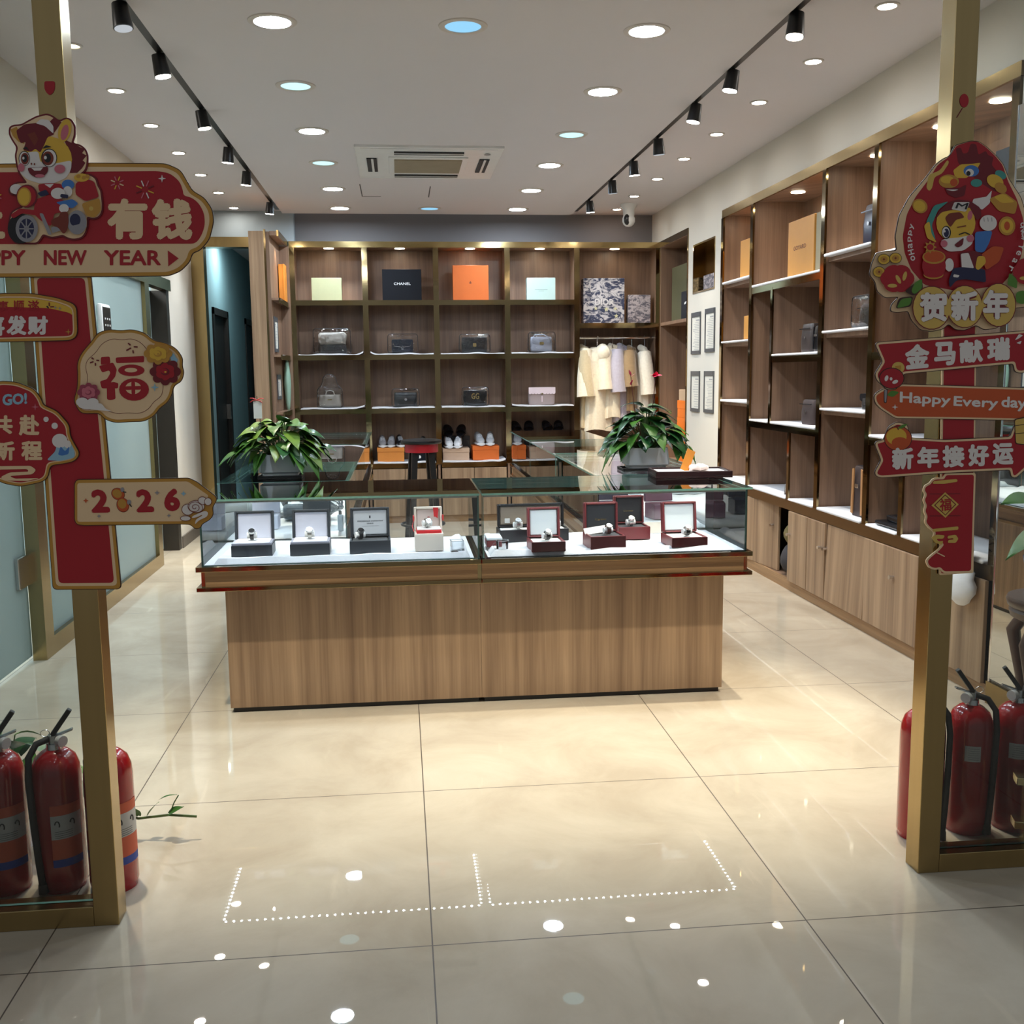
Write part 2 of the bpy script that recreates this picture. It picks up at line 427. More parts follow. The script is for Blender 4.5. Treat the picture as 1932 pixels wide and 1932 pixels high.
# ------------------------------------------------------------------ the room
def sbox(name, mat, *bxs, label=None):
    mb = MB()
    for b in bxs: mb.box(*b)
    o = struct(mb.build(name, mat)); return o
XR, XL, ZC, ZP = 2.55, -1.88, 3.0, 2.95
sbox('floor', FLOOR, (-5.5, -3.5, -0.12, 5.0, 14.6, 0.0))
sbox('ceiling', CEIL, (-2.05, 2.62, ZC, -1.05, 10.6, 3.12), (1.67, 2.62, ZC, 2.62, 10.6, 3.12), (-1.05, 2.62, ZP, 1.67, 10.10, 3.12))
# side walls: the tall one holds the shelving, a small niche and an alcove
RD = 3.05
for b_ in ((XR, 2.9, 2.70, RD, 10.5, ZC), (XR, 8.125, 0, RD, 8.30, 2.70), (XR, 8.93, 0, RD, 9.085, 2.70), (XR, 8.30, 0, RD, 8.93, 2.115),
     (XR, 8.30, 2.53, RD, 8.93, 2.70), (XR+0.40, 3.02, 0, RD, 8.125, 2.70), (XR+0.40, 9.085, 0, RD, 10.5, 2.70), (XR+0.3, 8.30, 2.115, RD, 8.93, 2.53), (XR, 2.9, 0, RD, 3.02, 2.70), (XR, 3.02, 0, RD-0.1, 4.15, 2.70)):
    sbox('wall_right', WALLW, b_)
sbox('wall_left', WALLW, (XL-0.14, 2.9, 2.24, XL, 8.96, ZC), (XL-0.14, 8.96, 0, XL, 9.98, ZC), (XL-0.14, 9.98, 2.69, XL, 10.5, ZC))
sbox('baseboard_left', plain('grey_brown_skirting', rgb(96, 88, 80), 0.5), (XL, 8.97, 0, XL+0.012, 9.96, 0.10))
sbox('wall_back', plain('painted_shade_grey_wall', rgb(128, 124, 124), 0.8, var=0.015, scale=3, spec=0.2), (-0.97, 10.43, 2.69, XR+0.45, 10.56, ZC), (-0.97, 10.53, 0, XR+0.45, 10.66, 2.69))  # wall colour darkened to paint in the shade above the shelving
sbox('wall_back', WALLC, (XL, 10.30, 2.72, -0.97, 10.56, ZC))
# corridor beyond the brass door frame
CORR = plain('corridor_teal_wall_paint', rgb(128, 152, 156), 0.75, var=0.02, scale=3)
sbox('wall_corridor', CORR, (XL-0.12, 10.5, 0, XL, 10.95, 2.9), (XL-0.12, 10.95, 2.15, XL, 11.9, 2.9), (XL-0.12, 11.9, 0, XL, 13.2, 2.9), (XL-0.12, 13.2, 2.15, XL, 14.1, 2.9),
     (XL-0.12, 14.1, 0, XL, 14.4, 2.9), (XL-0.12, 14.4, 0, -0.9, 14.5, 2.9), (-1.02, 10.66, 0, -0.9, 14.4, 2.9))
sbox('ceiling_corridor', CEIL, (XL-0.1, 10.5, 2.9, -0.9, 14.5, 3.0))
DARKD = plain('dark_brown_door', rgb(30, 25, 23), 0.45, var=0.2)
for i, (a, b) in enumerate(((10.95, 11.9), (13.2, 14.1))):
    mb = MB(); mb.box(XL-0.06, a+0.05, 0, XL-0.03, b-0.05, 2.09)
    d = struct(mb.build('door_%d' % (i+2), DARKD))
    mb = MB(); mb.box(XL-0.12, a, 0, XL+0.015, a+0.07, 2.15); mb.box(XL-0.12, b-0.07, 0, XL+0.015, b, 2.15); mb.box(XL-0.12, a, 2.08, XL+0.015, b, 2.15)
    mb.build('door_frame', DARKD, d)
    mb = MB(); mb.box(XL-0.03, b-0.16, 0.98, XL+0.02, b-0.13, 1.14, 0.004); mb.build('door_handle', STEEL, d)
# brass frame of the corridor opening
sbox('door_1', BRASSB, (XL, 9.98, 0, XL+0.115, 10.12, 2.69), (XL, 9.98, 2.63, -1.26, 10.12, 2.72))
# office behind the frosted partition
OFFW = plain('office_pale_blue_wall_paint', rgb(196, 212, 218), 0.8, var=0.02, scale=3)
sbox('wall_office', OFFW, (-4.7, 3.2, 0, -4.6, 9.3, 3.0), (-4.6, 9.2, 0, XL-0.14, 9.3, 3.0), (-4.6, 3.1, 0, XL-0.14, 3.2, 3.0))
sbox('ceiling_office', CEIL, (-4.7, 3.1, 2.95, XL-0.14, 9.3, 3.05))
# frosted partition: sliding door leaf, fixed pane, and a set-back pane by the wall
mb = MB(); mb.pane(XL-0.02, 5.60, 0.09, XL-0.008, 8.06, 2.16)
wp = struct(mb.build('window_1', [FROST, GEDGE]))
mb = MB(); mb.box(XL-0.05, 5.47, 0, XL+0.02, 5.60, 2.24); mb.box(XL-0.05, 8.06, 0, XL+0.02, 8.19, 2.24); mb.box(XL-0.05, 5.6, 0, XL+0.02, 8.06, 0.10); mb.box(XL-0.05, 5.6, 2.15, XL+0.02, 8.06, 2.24)
mb.box(XL-0.05, 8.19, 2.15, XL+0.02, 8.96, 2.24)
mb.build('window_frame', BRASSB, wp)
mb = MB(); mb.pane(-2.02, 8.19, 0.02, -2.008, 8.9, 2.15)
w2 = struct(mb.build('window_2', [FROST, GEDGE]))
mb = MB(); mb.box(-2.03, 8.86, 0, XL, 8.96, 2.15); mb.build('window_frame', plain('dark_bronze_profile', rgb(52, 46, 40), 0.4, 0.4), w2)
mb = MB(); mb.pane(-1.955, 3.2, 0.02, -1.943, 5.50, 2.20)
dr = struct(mb.build('door_4', [FROST, GEDGE]))
mb = MB(); mb.box(-1.99, 3.2, 2.2, -1.9, 5.47, 2.24); mb.build('door_rail', BRASSB, dr)
mb = MB(); mb.box(-1.97, 5.34, 0.40, -1.92, 5.48, 0.56, 0.006); mb.build('door_hinge', STEEL, dr)
# wall-mounted controller with a dark face on the fixed pane
t = thing('wall_controller', 'white access panel with dark face fixed on the frosted partition', 'wall panel', (XL+0.01, 6.95, 1.80))
mb = MB(); mb.box(XL-0.006, 6.86, 1.70, XL+0.028, 7.06, 1.92, 0.012); mb.build('housing', WHITEP, t, True)
mb = MB(); mb.box(XL+0.026, 6.875, 1.715, XL+0.032, 7.045, 1.90, 0.004); fc = mb.build('screen', BLACKP, t)
mb = MB()
for i in range(3):
    for j in range(3): mb.box(XL+0.032, 6.90+i*0.05, 1.74+j*0.04, XL+0.0335, 6.92+i*0.05, 1.752+j*0.04)
mb.build('key_marks', WHITEP, fc)
# shop-front wall beside the outer frames and lintel
sbox('wall_front', WALLW, (-5.5, 2.70, 0, -2.6, 2.82, 3.2), (2.95, 2.70, 0, 5.0, 2.82, 3.2), (-5.5, 2.70, 3.06, 5.0, 2.82, 3.5))

# ------------------------------------------------------------------ ceiling fittings
E_BRIGHT = emis('downlight_bright_diffuser', (0.72, 0.86, 1.0, 1), DOWN_BRIGHT)
E_MID = emis('downlight_soft_diffuser', (0.52, 0.93, 1.0, 1), 0.8)
E_DIM = emis('downlight_dim_diffuser', (0.33, 0.70, 1.0, 1), DOWN_DIM)
E_SPOT = emis('spot_bright_diffuser', (1.0, 0.94, 0.86, 1), SPOT_DISC)
E_SPOTD = emis('spot_dim_diffuser', (1.0, 0.86, 0.6, 1), 1.6)
E_TRACK = emis('track_lens_glow', (1.0, 0.88, 0.72, 1), 60.0)
E_TRACKD = emis('track_lens_dim', (0.8, 0.85, 0.9, 1), 0.35)
E_SHELF = emis('shelf_spot_diffuser', (1.0, 0.88, 0.66, 1), 16.0)
RIM = plain('grey_white_lamp_rim', rgb(196, 188, 180), 0.4)
def downlight(x, y, z, r, em, label, group, glow=None):
    t = thing('ceiling_downlight', label, 'ceiling light', (x, y, z), group)
    MB().lathe([(r*0.80, z-0.002), (r*0.82, z-0.006), (r, z-0.007), (r*1.08, z-0.004), (r*1.1, z+0.001), (r*0.8, z+0.001), (r*0.80, z-0.002)], (x, y, 0), 32).build('rim', RIM, t, True)
    MB().lathe([(0.0005, z-0.003), (r*0.80, z-0.003)], (x, y, 0), 32).build('diffuser', em, t)
    return t
rowY = [4.71, 5.71, 6.73, 7.71, 8.76, 9.76]
for col_, (x, nm) in enumerate(((-0.5, 'row on the partition side'), (1.12, 'row on the tall shelving side'))):
    for i, y in enumerate(rowY):
        em = ([E_BRIGHT, E_MID, E_BRIGHT, E_MID, E_BRIGHT, E_BRIGHT] if col_ == 0 else [E_BRIGHT, E_BRIGHT, E_MID, E_BRIGHT, E_BRIGHT, E_BRIGHT])[i]
        st = 'glaring white' if em is E_BRIGHT else 'soft cyan'
        downlight(x, y, ZP, 0.095, em, 'large %s downlight, %s from the entrance, %s' % (st, ORDW[i], nm), 'large round ceiling downlights')
E_FRONT = emis('downlight_front_diffuser', (0.72, 0.86, 1.0, 1), DOWN_BRIGHT*0.5)
for x in (-0.5, 1.12):
    downlight(x, 3.70, ZP, 0.095, E_FRONT, 'large white downlight just inside the entrance, %s' % ('partition side' if x < 0 else 'tall shelving side'), 'large round ceiling downlights')
downlight(0.31, 4.71, ZP, 0.098, E_DIM, 'large dim blue downlight in the middle of the ceiling nearest the entrance', 'large round ceiling downlights')
downlight(0.31, 9.75, ZP, 0.098, E_DIM, 'dim blue downlight in the middle of the ceiling beyond the air conditioner', 'large round ceiling downlights')
for x, nm, ys in ((-1.49, 'beside the partition', [4.48, 5.28, 6.06, 6.86, 7.67, 8.48, 9.28, 10.10]), (2.11, 'beside the tall shelving wall', [4.47, 5.27, 6.07, 6.88, 7.67, 8.47, 9.30, 10.05])):
    for i, y in enumerate(ys):
        dim = (x < 0 and i == 1)
        downlight(x, y, ZC, 0.048, E_SPOTD if dim else E_SPOT, 'small %s recessed spot, %s from the entrance, aisle %s' % ('yellowish' if dim else 'white', ORDW[i], nm), 'small recessed spots over the aisles')
        if not dim: light_spot('recessed_spot_beam', (x, y, ZC-0.02), (x, y, 0), SPOT_W, 80, 1.0, (1.0, 0.94, 0.85) if x > 0 else (0.86, 0.95, 1.0), 0.03)
# lighting tracks in the step between the ceiling levels
heads = {-1.06: [3.45, 4.56, 5.24, 6.29, 7.26, 8.09, 9.5], 1.68: [3.45, 4.46, 5.3, 5.96, 6.84, 7.56, 8.32, 9.3]}
for x, hs in heads.items():
    nm = 'partition' if x < 0 else 'tall shelving'
    xx = x-0.016 if x < 0 else x+0.016
    tag(MB().box(xx-0.022, 2.86, ZC-0.035, xx+0.022, 9.98, ZC-0.001).build('lighting_track', BLACKM), 'long black lighting track along the ceiling step on the %s side' % nm, 'lighting track')
    sgn = -1 if x < 0 else 1
    for i, y in enumerate(hs):
        off = (x < 0 and i == 1) or (x > 0 and i in (4, 6))
        t = thing('track_spotlight', '%s black track spotlight, %s from the entrance on the %s side' % ('unlit' if off else 'lit', ORDW[i], nm), 'track spotlight', (xx, y, ZC-0.04), 'black track spotlights')
        a = Vector((xx+sgn*0.012, y, ZC-0.045)); tgt = Vector((x-sgn*0.9, y+0.25, 0.7)) if i > 1 else Vector((0.35+sgn*(0.75 if i == 0 else 0.6), 3.85+0.1*i, 0.0))
        if x > 0 and i in (5, 6): tgt = Vector((2.4, y-0.9, 0.9))
        if i > 3: tgt = Vector((x+sgn*0.5, y+0.5, 0.9))
        d = (tgt-a).normalized(); d = (d*0.45+Vector((0, 0, -1))*0.55).normalized()
        b = a+d*0.098
        MB().cyl(a, b, 0.031, 0.040, 24).build('lamp_body', BLACKM, t, True)
        MB().cyl((xx, y, ZC-0.036), a, 0.012, 0.012, 10).build('pivot', BLACKM, t)
        MB().cyl(b+d*0.001, b+d*0.003, 0.035, 0.035, 24).build('lens', E_TRACKD if off else E_TRACK, t)
        if not off: light_spot('track_beam', b+d*0.01, tgt, TRACK_W if i > 1 else TRACK_W*1.45, 46 if i > 1 else 58, 0.85, (1.0, 0.87, 0.66) if i > 1 else (1.0, 0.92, 0.74), 0.03)
# cassette air conditioner
t = thing('cassette_air_conditioner', 'square white cassette air conditioner with beige grille set in the ceiling', 'air conditioner', (0.23, 7.72, ZP))
mb = MB(); z0, z1 = ZP-0.022, ZP+0.002
mb.box(-0.26, 7.10, z0+0.008, 0.73, 7.14, z1); mb.box(-0.26, 8.16, z0+0.008, 0.73, 8.20, z1); mb.box(-0.26, 7.14, z0+0.008, -0.22, 8.16, z1); mb.box(0.69, 7.14, z0+0.008, 0.73, 8.16, z1)
mb.box(-0.22, 7.14, z0+0.004, 0.69, 8.16, z1)
mb.build('surround', WHITEP, t)
mb = MB(); mb.box(-0.04, 7.38, z0-0.006, 0.51, 7.94, z0+0.004, 0.006); mb.build('grille_frame', WHITEP, t)
GR = plain('beige_grille', rgb(158, 146, 124), 0.6, var=0.1)
mb = MB()
for k in range(22): mb.box(0.0, 7.43+k*0.021, z0-0.012, 0.47, 7.443+k*0.021, z0-0.004)
mb.box(0.0, 7.42, z0-0.007, 0.47, 7.90, z0-0.004)
mb.build('grille', GR, t)
SLOT = plain('dark_outlet_slot', rgb(30, 30, 32), 0.6)
for b in ((0.0, 7.21, 0.47, 7.29), (0.0, 8.02, 0.47, 8.10), (-0.19, 7.43, -0.12, 7.89), (0.59, 7.43, 0.66, 7.89)):
    MB().box(b[0], b[1], z0-0.004, b[2], b[3], z0+0.003).build('air_outlet', SLOT, t)
    cx, cy_ = (b[0]+b[2])/2, (b[1]+b[3])/2
    if b[2]-b[0] > b[3]-b[1]: MB().box(b[0], cy_-0.012, z0-0.006, b[2], cy_+0.002, z0-0.003).build('louvre', WHITEP, t)
    else: MB().box(cx-0.004, b[1], z0-0.006, cx+0.012, b[3], z0-0.003).build('louvre', WHITEP, t)
MB().cyl((0.63, 7.26, z0-0.004), (0.63, 7.26, z0-0.001), 0.022, n=20).build('maker_badge', plain('grey_badge', rgb(150, 150, 152), 0.4), t)
# access hatch joint in the ceiling beyond the air conditioner
mb = MB(); HJ = plain('hatch_shadow_gap', rgb(70, 66, 64), 0.9)
mb.box(-0.28, 8.55, ZP-0.002, -0.272, 9.12, ZP+0.001); mb.box(-0.28, 9.11, ZP-0.002, -0.12, 9.118, ZP+0.001); mb.box(0.28, 8.62, ZP-0.002, 0.288, 9.14, ZP+0.001)
tag(mb.build('ceiling_hatch', HJ), 'thin lines of a ceiling access hatch beyond the air conditioner', 'ceiling hatch')
# dome camera
t = thing('dome_camera', 'white dome security camera hanging from the ceiling near the back wall', 'security camera', (2.16, 9.75, ZC))
cz = ZC-0.115
MB().lathe([(0.001, ZC), (0.075, ZC), (0.075, ZC-0.02), (0.055, ZC-0.05), (0.05, cz), (0.001, cz)], (2.16, 9.75, 0), 24).build('mount', WHITEP, t, True)
MB().ball((2.16, 9.75, cz-0.03), 0.062).build('dome', WHITEP, t, True)
MB().ball((2.135, 9.71, cz-0.03), 0.030, 0.022, 0.05).build('lens', BLACKP, t, True)

# ------------------------------------------------------------------ brass shop-front frames with their glass
def front_frame(name, x_in, x_out, label):
    """upright, sill and glass pane of one side of the entrance"""
    s = 1 if x_out > x_in else -1
    t = thing(name, label, 'shopfront frame', (x_in, 2.75, 0))
    MB().box(x_in, 2.712, 0, x_in+s*0.065, 2.787, 3.06, 0.002).build('upright', BRASSB, t)
    MB().box(x_in+s*0.0652, 2.712, 0, x_out, 2.787, 0.056, 0.002).build('sill', BRASSB, t)
    MB().pane(x_in+s*0.066, 2.745, 0.057, x_out, 2.755, 3.05).build('glass_pane', [PANE, GEDGE], t)
    return t
fl = front_frame('shopfront_frame', -0.786, -2.55, 'brushed brass upright and sill with glass pane beside the long happy new year sign')
fr = front_frame('shopfront_frame', 1.470, 2.92, 'brushed brass upright and sill with glass pane behind the banner signpost')
# ------------------------------------------------------------------ back wall shelving
BX = [-0.985, -0.305, 0.368, 1.055, 1.735, 2.545]      # divider centres
YF, YB = 10.13, 10.50
t = thing('display_shelving', 'wide walnut display shelving with brass edges along the back wall', 'display shelving', (0.8, 10.3, 0))
MB().box(BX[0], YB, 0, BX[-1], YB+0.02, 2.66).build('back_panel', WOODS, t)
MB().box(BX[0]-0.02, YF+0.01, 2.655, BX[-1], YB, 2.69).build('top_panel', WOODS, t)
mb = MB(); mb.box(BX[0]-0.02, YF-0.008, 2.645, BX[-1], YF+0.012, 2.70); mb.build('top_trim', BRASS, t)
for i, x in enumerate(BX):
    h = 0.012
    MB().box(x-h, YF+0.006, 0.0, x+h, YB, 2.655).build('divider', WOODS, t)
    MB().box(x-0.026, YF-0.006, 0.575 if i else 0.575, x+0.026, YF+0.006, 2.645).build('divider_trim', BRASSD, t)
SHZ = [2.155, 1.640, 1.125, 0.590]
for i in range(4):
    for z in SHZ:
        a, b = BX[i]+0.014, BX[i+1]-0.014
        sh = MB().box(a, YF+0.006, z-0.022, b, YB, z).build('shelf', WOODS, t)
        MB().box(a+0.012, YF-0.005, z-0.048, b-0.012, YF+0.005, z).build('shelf_trim', BRASSD, sh)
a, b = BX[4]+0.014, BX[5]-0.014
sh = MB().box(a, YF+0.006, 1.905, b, YB, 1.93).build('shelf', WOODS, t); MB().box(a+0.012, YF-0.005, 1.88, b-0.012, YF+0.005, 1.93).build('shelf_trim', BRASSD, sh)
MB().cyl((a, 10.26, 1.79), (b, 10.26, 1.79), 0.013, n=14).build('hanging_rail', CHROME, t, True)
sh = MB().box(a, YF+0.006, 0.565, b, YB, 0.59).build('shelf', WOODS, t); MB().box(a+0.012, YF-0.005, 0.54, b-0.012, YF+0.005, 0.59).build('shelf_trim', BRASSD, sh)
for i in range(5):
    a, b = BX[i]+0.026, BX[i+1]-0.026; mid = (a+b)/2
    for k, (p, q) in enumerate(((a, mid-0.002), (mid+0.002, b))):
        MB().box(p, YF-0.004, 0.07, q, YF+0.014, 0.535, 0.002).build('door', WOOD, t)
MB().box(BX[0], YF+0.02, 0, BX[-1], YF+0.04, 0.07).build('plinth', WOODH, t)
for i in range(5):
    x = (BX[i]+BX[i+1])/2
    s_ = MB().lathe([(0.0005, 2.652), (0.036, 2.652), (0.046, 2.651), (0.046, 2.655)], (x, 10.29, 0), 20).build('spotlight', E_SHELF, t)
    light_spot('shelf_spot_beam', (x, 10.29, 2.63), (x, 10.31, 0), SHELF_W, 85, 0.8, (1.0, 0.86, 0.62) if i in (0, 4) else (0.85, 0.9, 1.0), 0.02)

# ------------------------------------------------------------------ shelving return beside the corridor
t = thing('corner_shelving', 'narrow walnut shelving return facing the coats beside the corridor opening', 'display shelving', (-1.15, 9.7, 0))
MB().box(-1.262, 9.30, 0, -1.135, 9.33, 2.685).build('end_panel', WOOD, t)
MB().box(-1.262, 9.331, 0, -1.092, 10.12, 2.685).build('back_panel', WOODS, t)
MB().box(-1.091, 10.09, 0, -1.006, 10.12, 2.65).build('side_panel', WOODS, t)
MB().box(-1.091, 9.35, 2.655, -1.03, 10.089, 2.69).build('top_panel', WOODS, t)
MB().box(-1.135, 9.305, 0.0, -1.118, 9.345, 2.70).build('edge_trim', BRASSD, t)
MB().box(-1.029, 9.35, 2.65, -1.012, 10.089, 2.70).build('top_trim', BRASSB, t)
for z in (2.125, 1.635, 1.13):
    sh = MB().box(-1.091, 9.35, z-0.02, -1.03, 10.089, z).build('shelf', WOODS, t)
    MB().box(-1.029, 9.35, z-0.045, -1.016, 10.089, z).build('shelf_trim', BRASSD, sh)
mb = MB(); mb.box(-1.091, 9.35, 0.06, -1.02, 10.089, 0.56); mb.build('base_cupboard', WOOD, t)
light_spot('shelf_spot_beam', (-1.045, 9.75, 2.62), (-1.09, 9.8, 0.8), 3.0, 95, 0.8, (1.0, 0.78, 0.55), 0.02)

# ------------------------------------------------------------------ long wall shelving recessed in the tall wall
XB = 2.945
YD = [8.11, 7.42, 6.135, 5.45, 4.19]
t = thing('wall_shelving', 'long recessed walnut wall shelving with brass frame along the aisle', 'display shelving', (2.75, 6.1, 0.55))
MB().box(XB-0.015, YD[-1], 0.60, XB, YD[0], 2.69).build('back_panel', WOODS, t)
MB().box(XR+0.01, YD[-1], 2.655, XB-0.015, YD[0], 2.685).build('top_panel', WOODS, t)
mb = MB(); mb.box(XR-0.006, YD[-1]-0.03, 2.640, XR+0.012, YD[0]+0.012, 2.70); mb.build('top_trim', BRASSB, t)
sb = MB().box(XR+0.008, YD[-1], 0.565, XB-0.015, YD[0], 0.60).build('bottom_panel', WOODS, t)
MB().box(XR-0.008, YD[-1], 0.540, XR+0.008, YD[0]+0.01, 0.605).build('bottom_trim', plain('satin_brass_strip', (0.30, 0.20, 0.10, 1), 0.28, 1.0, var=0.08, scale=5), sb)
for i, y in enumerate(YD):
    MB().box(XR+0.008, y-0.012, 0.60, XB-0.015, y+0.012, 2.655).build('divider', WOODS, t)
    MB().box(XR-0.006, y-0.026, 0.605, XR+0.008, y+0.026, 2.640).build('divider_trim', BRASSD, t)
def wshelf(y0, y1, z, trim=True):
    sh = MB().box(XR+0.03 if not trim else XR+0.006, min(y0, y1)+0.014, z-0.025, XB-0.015, max(y0, y1)-0.014, z).build('shelf', WOODS, t)
    if trim: MB().box(XR-0.004, min(y0, y1)+0.026, z-0.042, XR+0.006, max(y0, y1)-0.026, z).build('shelf_trim', BRASSD, sh)
    return sh
for z in (2.125, 1.67, 1.213): wshelf(YD[0], YD[1], z, False)
for z in (2.125, 1.675, 1.213): wshelf(YD[2], YD[3], z, False)
wshelf(YD[1], YD[2], 2.045)
wshelf(6.98, YD[2], 1.552); wshelf(YD[1], YD[2], 1.09)
for y, z0, z1 in ((6.985, 1.09, 2.02), (6.608, 0.60, 1.065)):
    MB().box(XR+0.006, y-0.010, z0, XB-0.015, y+0.010, z1).build('divider', WOODS, t); MB().box(XR-0.005, y-0.018, z0, XR+0.006, y+0.018, z1).build('divider_trim', BRASSD, t)
wshelf(YD[3], YD[4], 2.06); wshelf(YD[3], YD[4], 1.55); wshelf(YD[3], YD[4], 1.09)
MB().box(XR+0.006, 5.03, 0.60, XB-0.015, 5.05, 1.065).build('divider', WOODS, t); MB().box(XR-0.005, 5.02, 0.60, XR+0.006, 5.06, 1.065).build('divider_trim', BRASSD, t)
for y in (7.0, 6.4, 7.76, 5.8, 4.6, 5.1):
    MB().lathe([(0.0005, 2.652), (0.036, 2.652), (0.046, 2.651), (0.046, 2.655)], (2.72, y, 0), 20).build('spotlight', E_SHELF, t)
    light_spot('shelf_spot_beam', (2.70, y, 2.63), (2.74, y, 0), SHELF_W*1.2, 90, 0.8, (1.0, 0.85, 0.62), 0.02)
# base cupboards under it
t = thing('base_cupboards', 'low walnut cupboards with one open door under the long wall shelving', 'cupboard', (2.7, 6.1, 0))
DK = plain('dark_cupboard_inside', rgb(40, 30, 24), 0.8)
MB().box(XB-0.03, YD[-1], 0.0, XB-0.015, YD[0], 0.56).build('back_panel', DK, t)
MB().box(XR+0.02, YD[-1], 0.05, XB-0.03, YD[0], 0.07).build('bottom_panel', WOODS, t)
MB().box(XR+0.002, YD[-1], 0, XR+0.022, YD[0], 0.07).build('plinth', WOODH, t)
for y in (YD[0], 7.40, 6.22, 5.40, YD[-1]+0.01):
    MB().box(XR+0.024, y-0.01, 0.07, XB-0.03, y+0.01, 0.55).build('upright', WOODS, t)
def cdoor(y0, y1, ang=0.0, hinge='near', knob=None, tilt=0.0):
    """door leaf whose knob is a sub-part; ang swings it out, tilt leans its top out"""
    lo, hi = min(y0, y1), max(y0, y1)
    hy = lo if hinge == 'near' else hi
    M = Matrix.Translation((XR, hy, 0.07)) @ Matrix.Rotation(ang, 4, 'Z') @ Matrix.Rotation(-tilt, 4, 'Y') @ Matrix.Translation((-XR, -hy, -0.07))
    d = MB().box(XR-0.018, lo+0.002, 0.072, XR, hi-0.002, 0.536, 0.002, M=M).build('door', WOOD, t)
    ky = knob if knob else (lo+0.07)
    k = MB(); p = M @ Vector((XR-0.018, ky, 0.385)); q = M @ Vector((XR-0.045, ky, 0.385))
    k.cyl(p, q, 0.007, 0.011, 12); k.build('knob', CHROME, d, True)
cdoor(8.10, 7.40, knob=7.50); cdoor(7.395, 6.855, ang=0.10, hinge='far', knob=6.93)
cdoor(6.54, 6.22, knob=6.50); cdoor(6.215, 5.94, knob=5.985); cdoor(5.935, 5.405, tilt=-0.03, knob=5.93)
cdoor(5.40, 4.80, knob=5.05); cdoor(4.795, 4.205, knob=4.74)
# bundle inside the open cupboard
t2 = thing('stored_bag_bundle', 'olive and grey soft bags stuffed in the open low cupboard', 'bag bundle', (2.72, 6.7, 0.07))
def blob(name, c, r, mat, par, seed, amp=0.25):
    b = MB(); b.ball(c, *r, n=20)
    cc = Vector(c); rr = random.Random(seed); ph = [rr.uniform(0, 6) for _ in range(6)]
    b.v = [tuple(cc+(Vector(v)-cc)*(1+amp*0.5*(math.sin(9*v[0]*3+ph[0])+math.sin(25*v[2]+ph[1])+math.sin(21*v[1]+ph[2]))*0.5)) for v in b.v]
    return b.build(name, mat, par, True)
blob('lower_bag', (2.70, 6.70, 0.19), (0.13, 0.14, 0.118), plain('dark_grey_pouch', rgb(58, 55, 58), 0.8, bump=0.3), t2, 1)
blob('upper_bag', (2.68, 6.68, 0.36), (0.11, 0.12, 0.085), plain('olive_fabric', rgb(112, 98, 58), 0.85, bump=0.3), t2, 2)

# ------------------------------------------------------------------ alcove shelving in the tall wall beside the coats
t = thing('alcove_shelving', 'walnut alcove shelving in the wall beside the hanging coats', 'display shelving', (2.75, 9.6, 0))
mb = MB(); mb.box(XB-0.02, 9.10, 0, XB, 10.12, 2.66); mb.build('back_panel', WOODS, t)
MB().box(XR+0.01, 10.09, 0, XB-0.02, 10.12, 2.66).build('side_panel', WOODS, t)
MB().box(XR+0.01, 9.095, 0, XB-0.02, 9.11, 2.66).build('side_panel', WOODS, t)
MB().box(XR, 9.11, 2.64, XB-0.02, 10.09, 2.66).build('top_panel', WOODS, t)
mb = MB(); mb.box(XR-0.006, 9.092, 2.645, XR+0.012, 10.12, 2.70); mb.box(XR-0.006, 9.085, 0, XR+0.012, 9.115, 2.645); mb.build('edge_trim', BRASSD, t)
for z in (1.925, 0.60):
    MB().box(XR+0.008, 9.112, z-0.03, XB-0.02, 10.09, z).build('shelf', WOODS, t)
MB().box(XR+0.004, 9.12, 0.06, XR+0.02, 10.08, 0.56).build('door', WOOD, t)
# niche lining
t = thing('wall_niche', 'small brass lined niche in the white wall above four notices', 'niche', (2.6, 8.6, 2.1))
mb = MB(); e = 0.014
mb.box(XR-0.004, 8.30, 2.115, XR+0.30, 8.30+e, 2.53); mb.box(XR-0.004, 8.93-e, 2.115, XR+0.30, 8.93, 2.53); mb.box(XR-0.004, 8.30+e, 2.115, XR+0.30, 8.93-e, 2.115+e); mb.box(XR-0.004, 8.30+e, 2.53-e, XR+0.30, 8.93-e, 2.53)
mb.build('brass_lining', BRASS, t)
MB().box(XR+0.285, 8.315, 2.13, XR+0.30, 8.915, 2.515).build('back_panel', WOODS, t)

# ------------------------------------------------------------------ tall mirror at the near end of the wall shelving
t = thing('wall_mirror', 'tall frameless wall mirror with metal edge reflecting the glass counter', 'mirror', (2.54, 3.6, 0.09))
MB().box(XR-0.016, 3.03, 0.115, XR-0.004, 4.145, 2.52).build('mirror_pane', MIRROR, t)
MB().cyl((XR-0.014, 4.147, 0.10), (XR-0.014, 4.147, 2.52), 0.006, n=10).build('edge_strip', CHROME, t)
MB().box(XR-0.02, 3.03, 0.0, XR-0.002, 4.16, 0.10).build('base_rail', BRASSB, t)

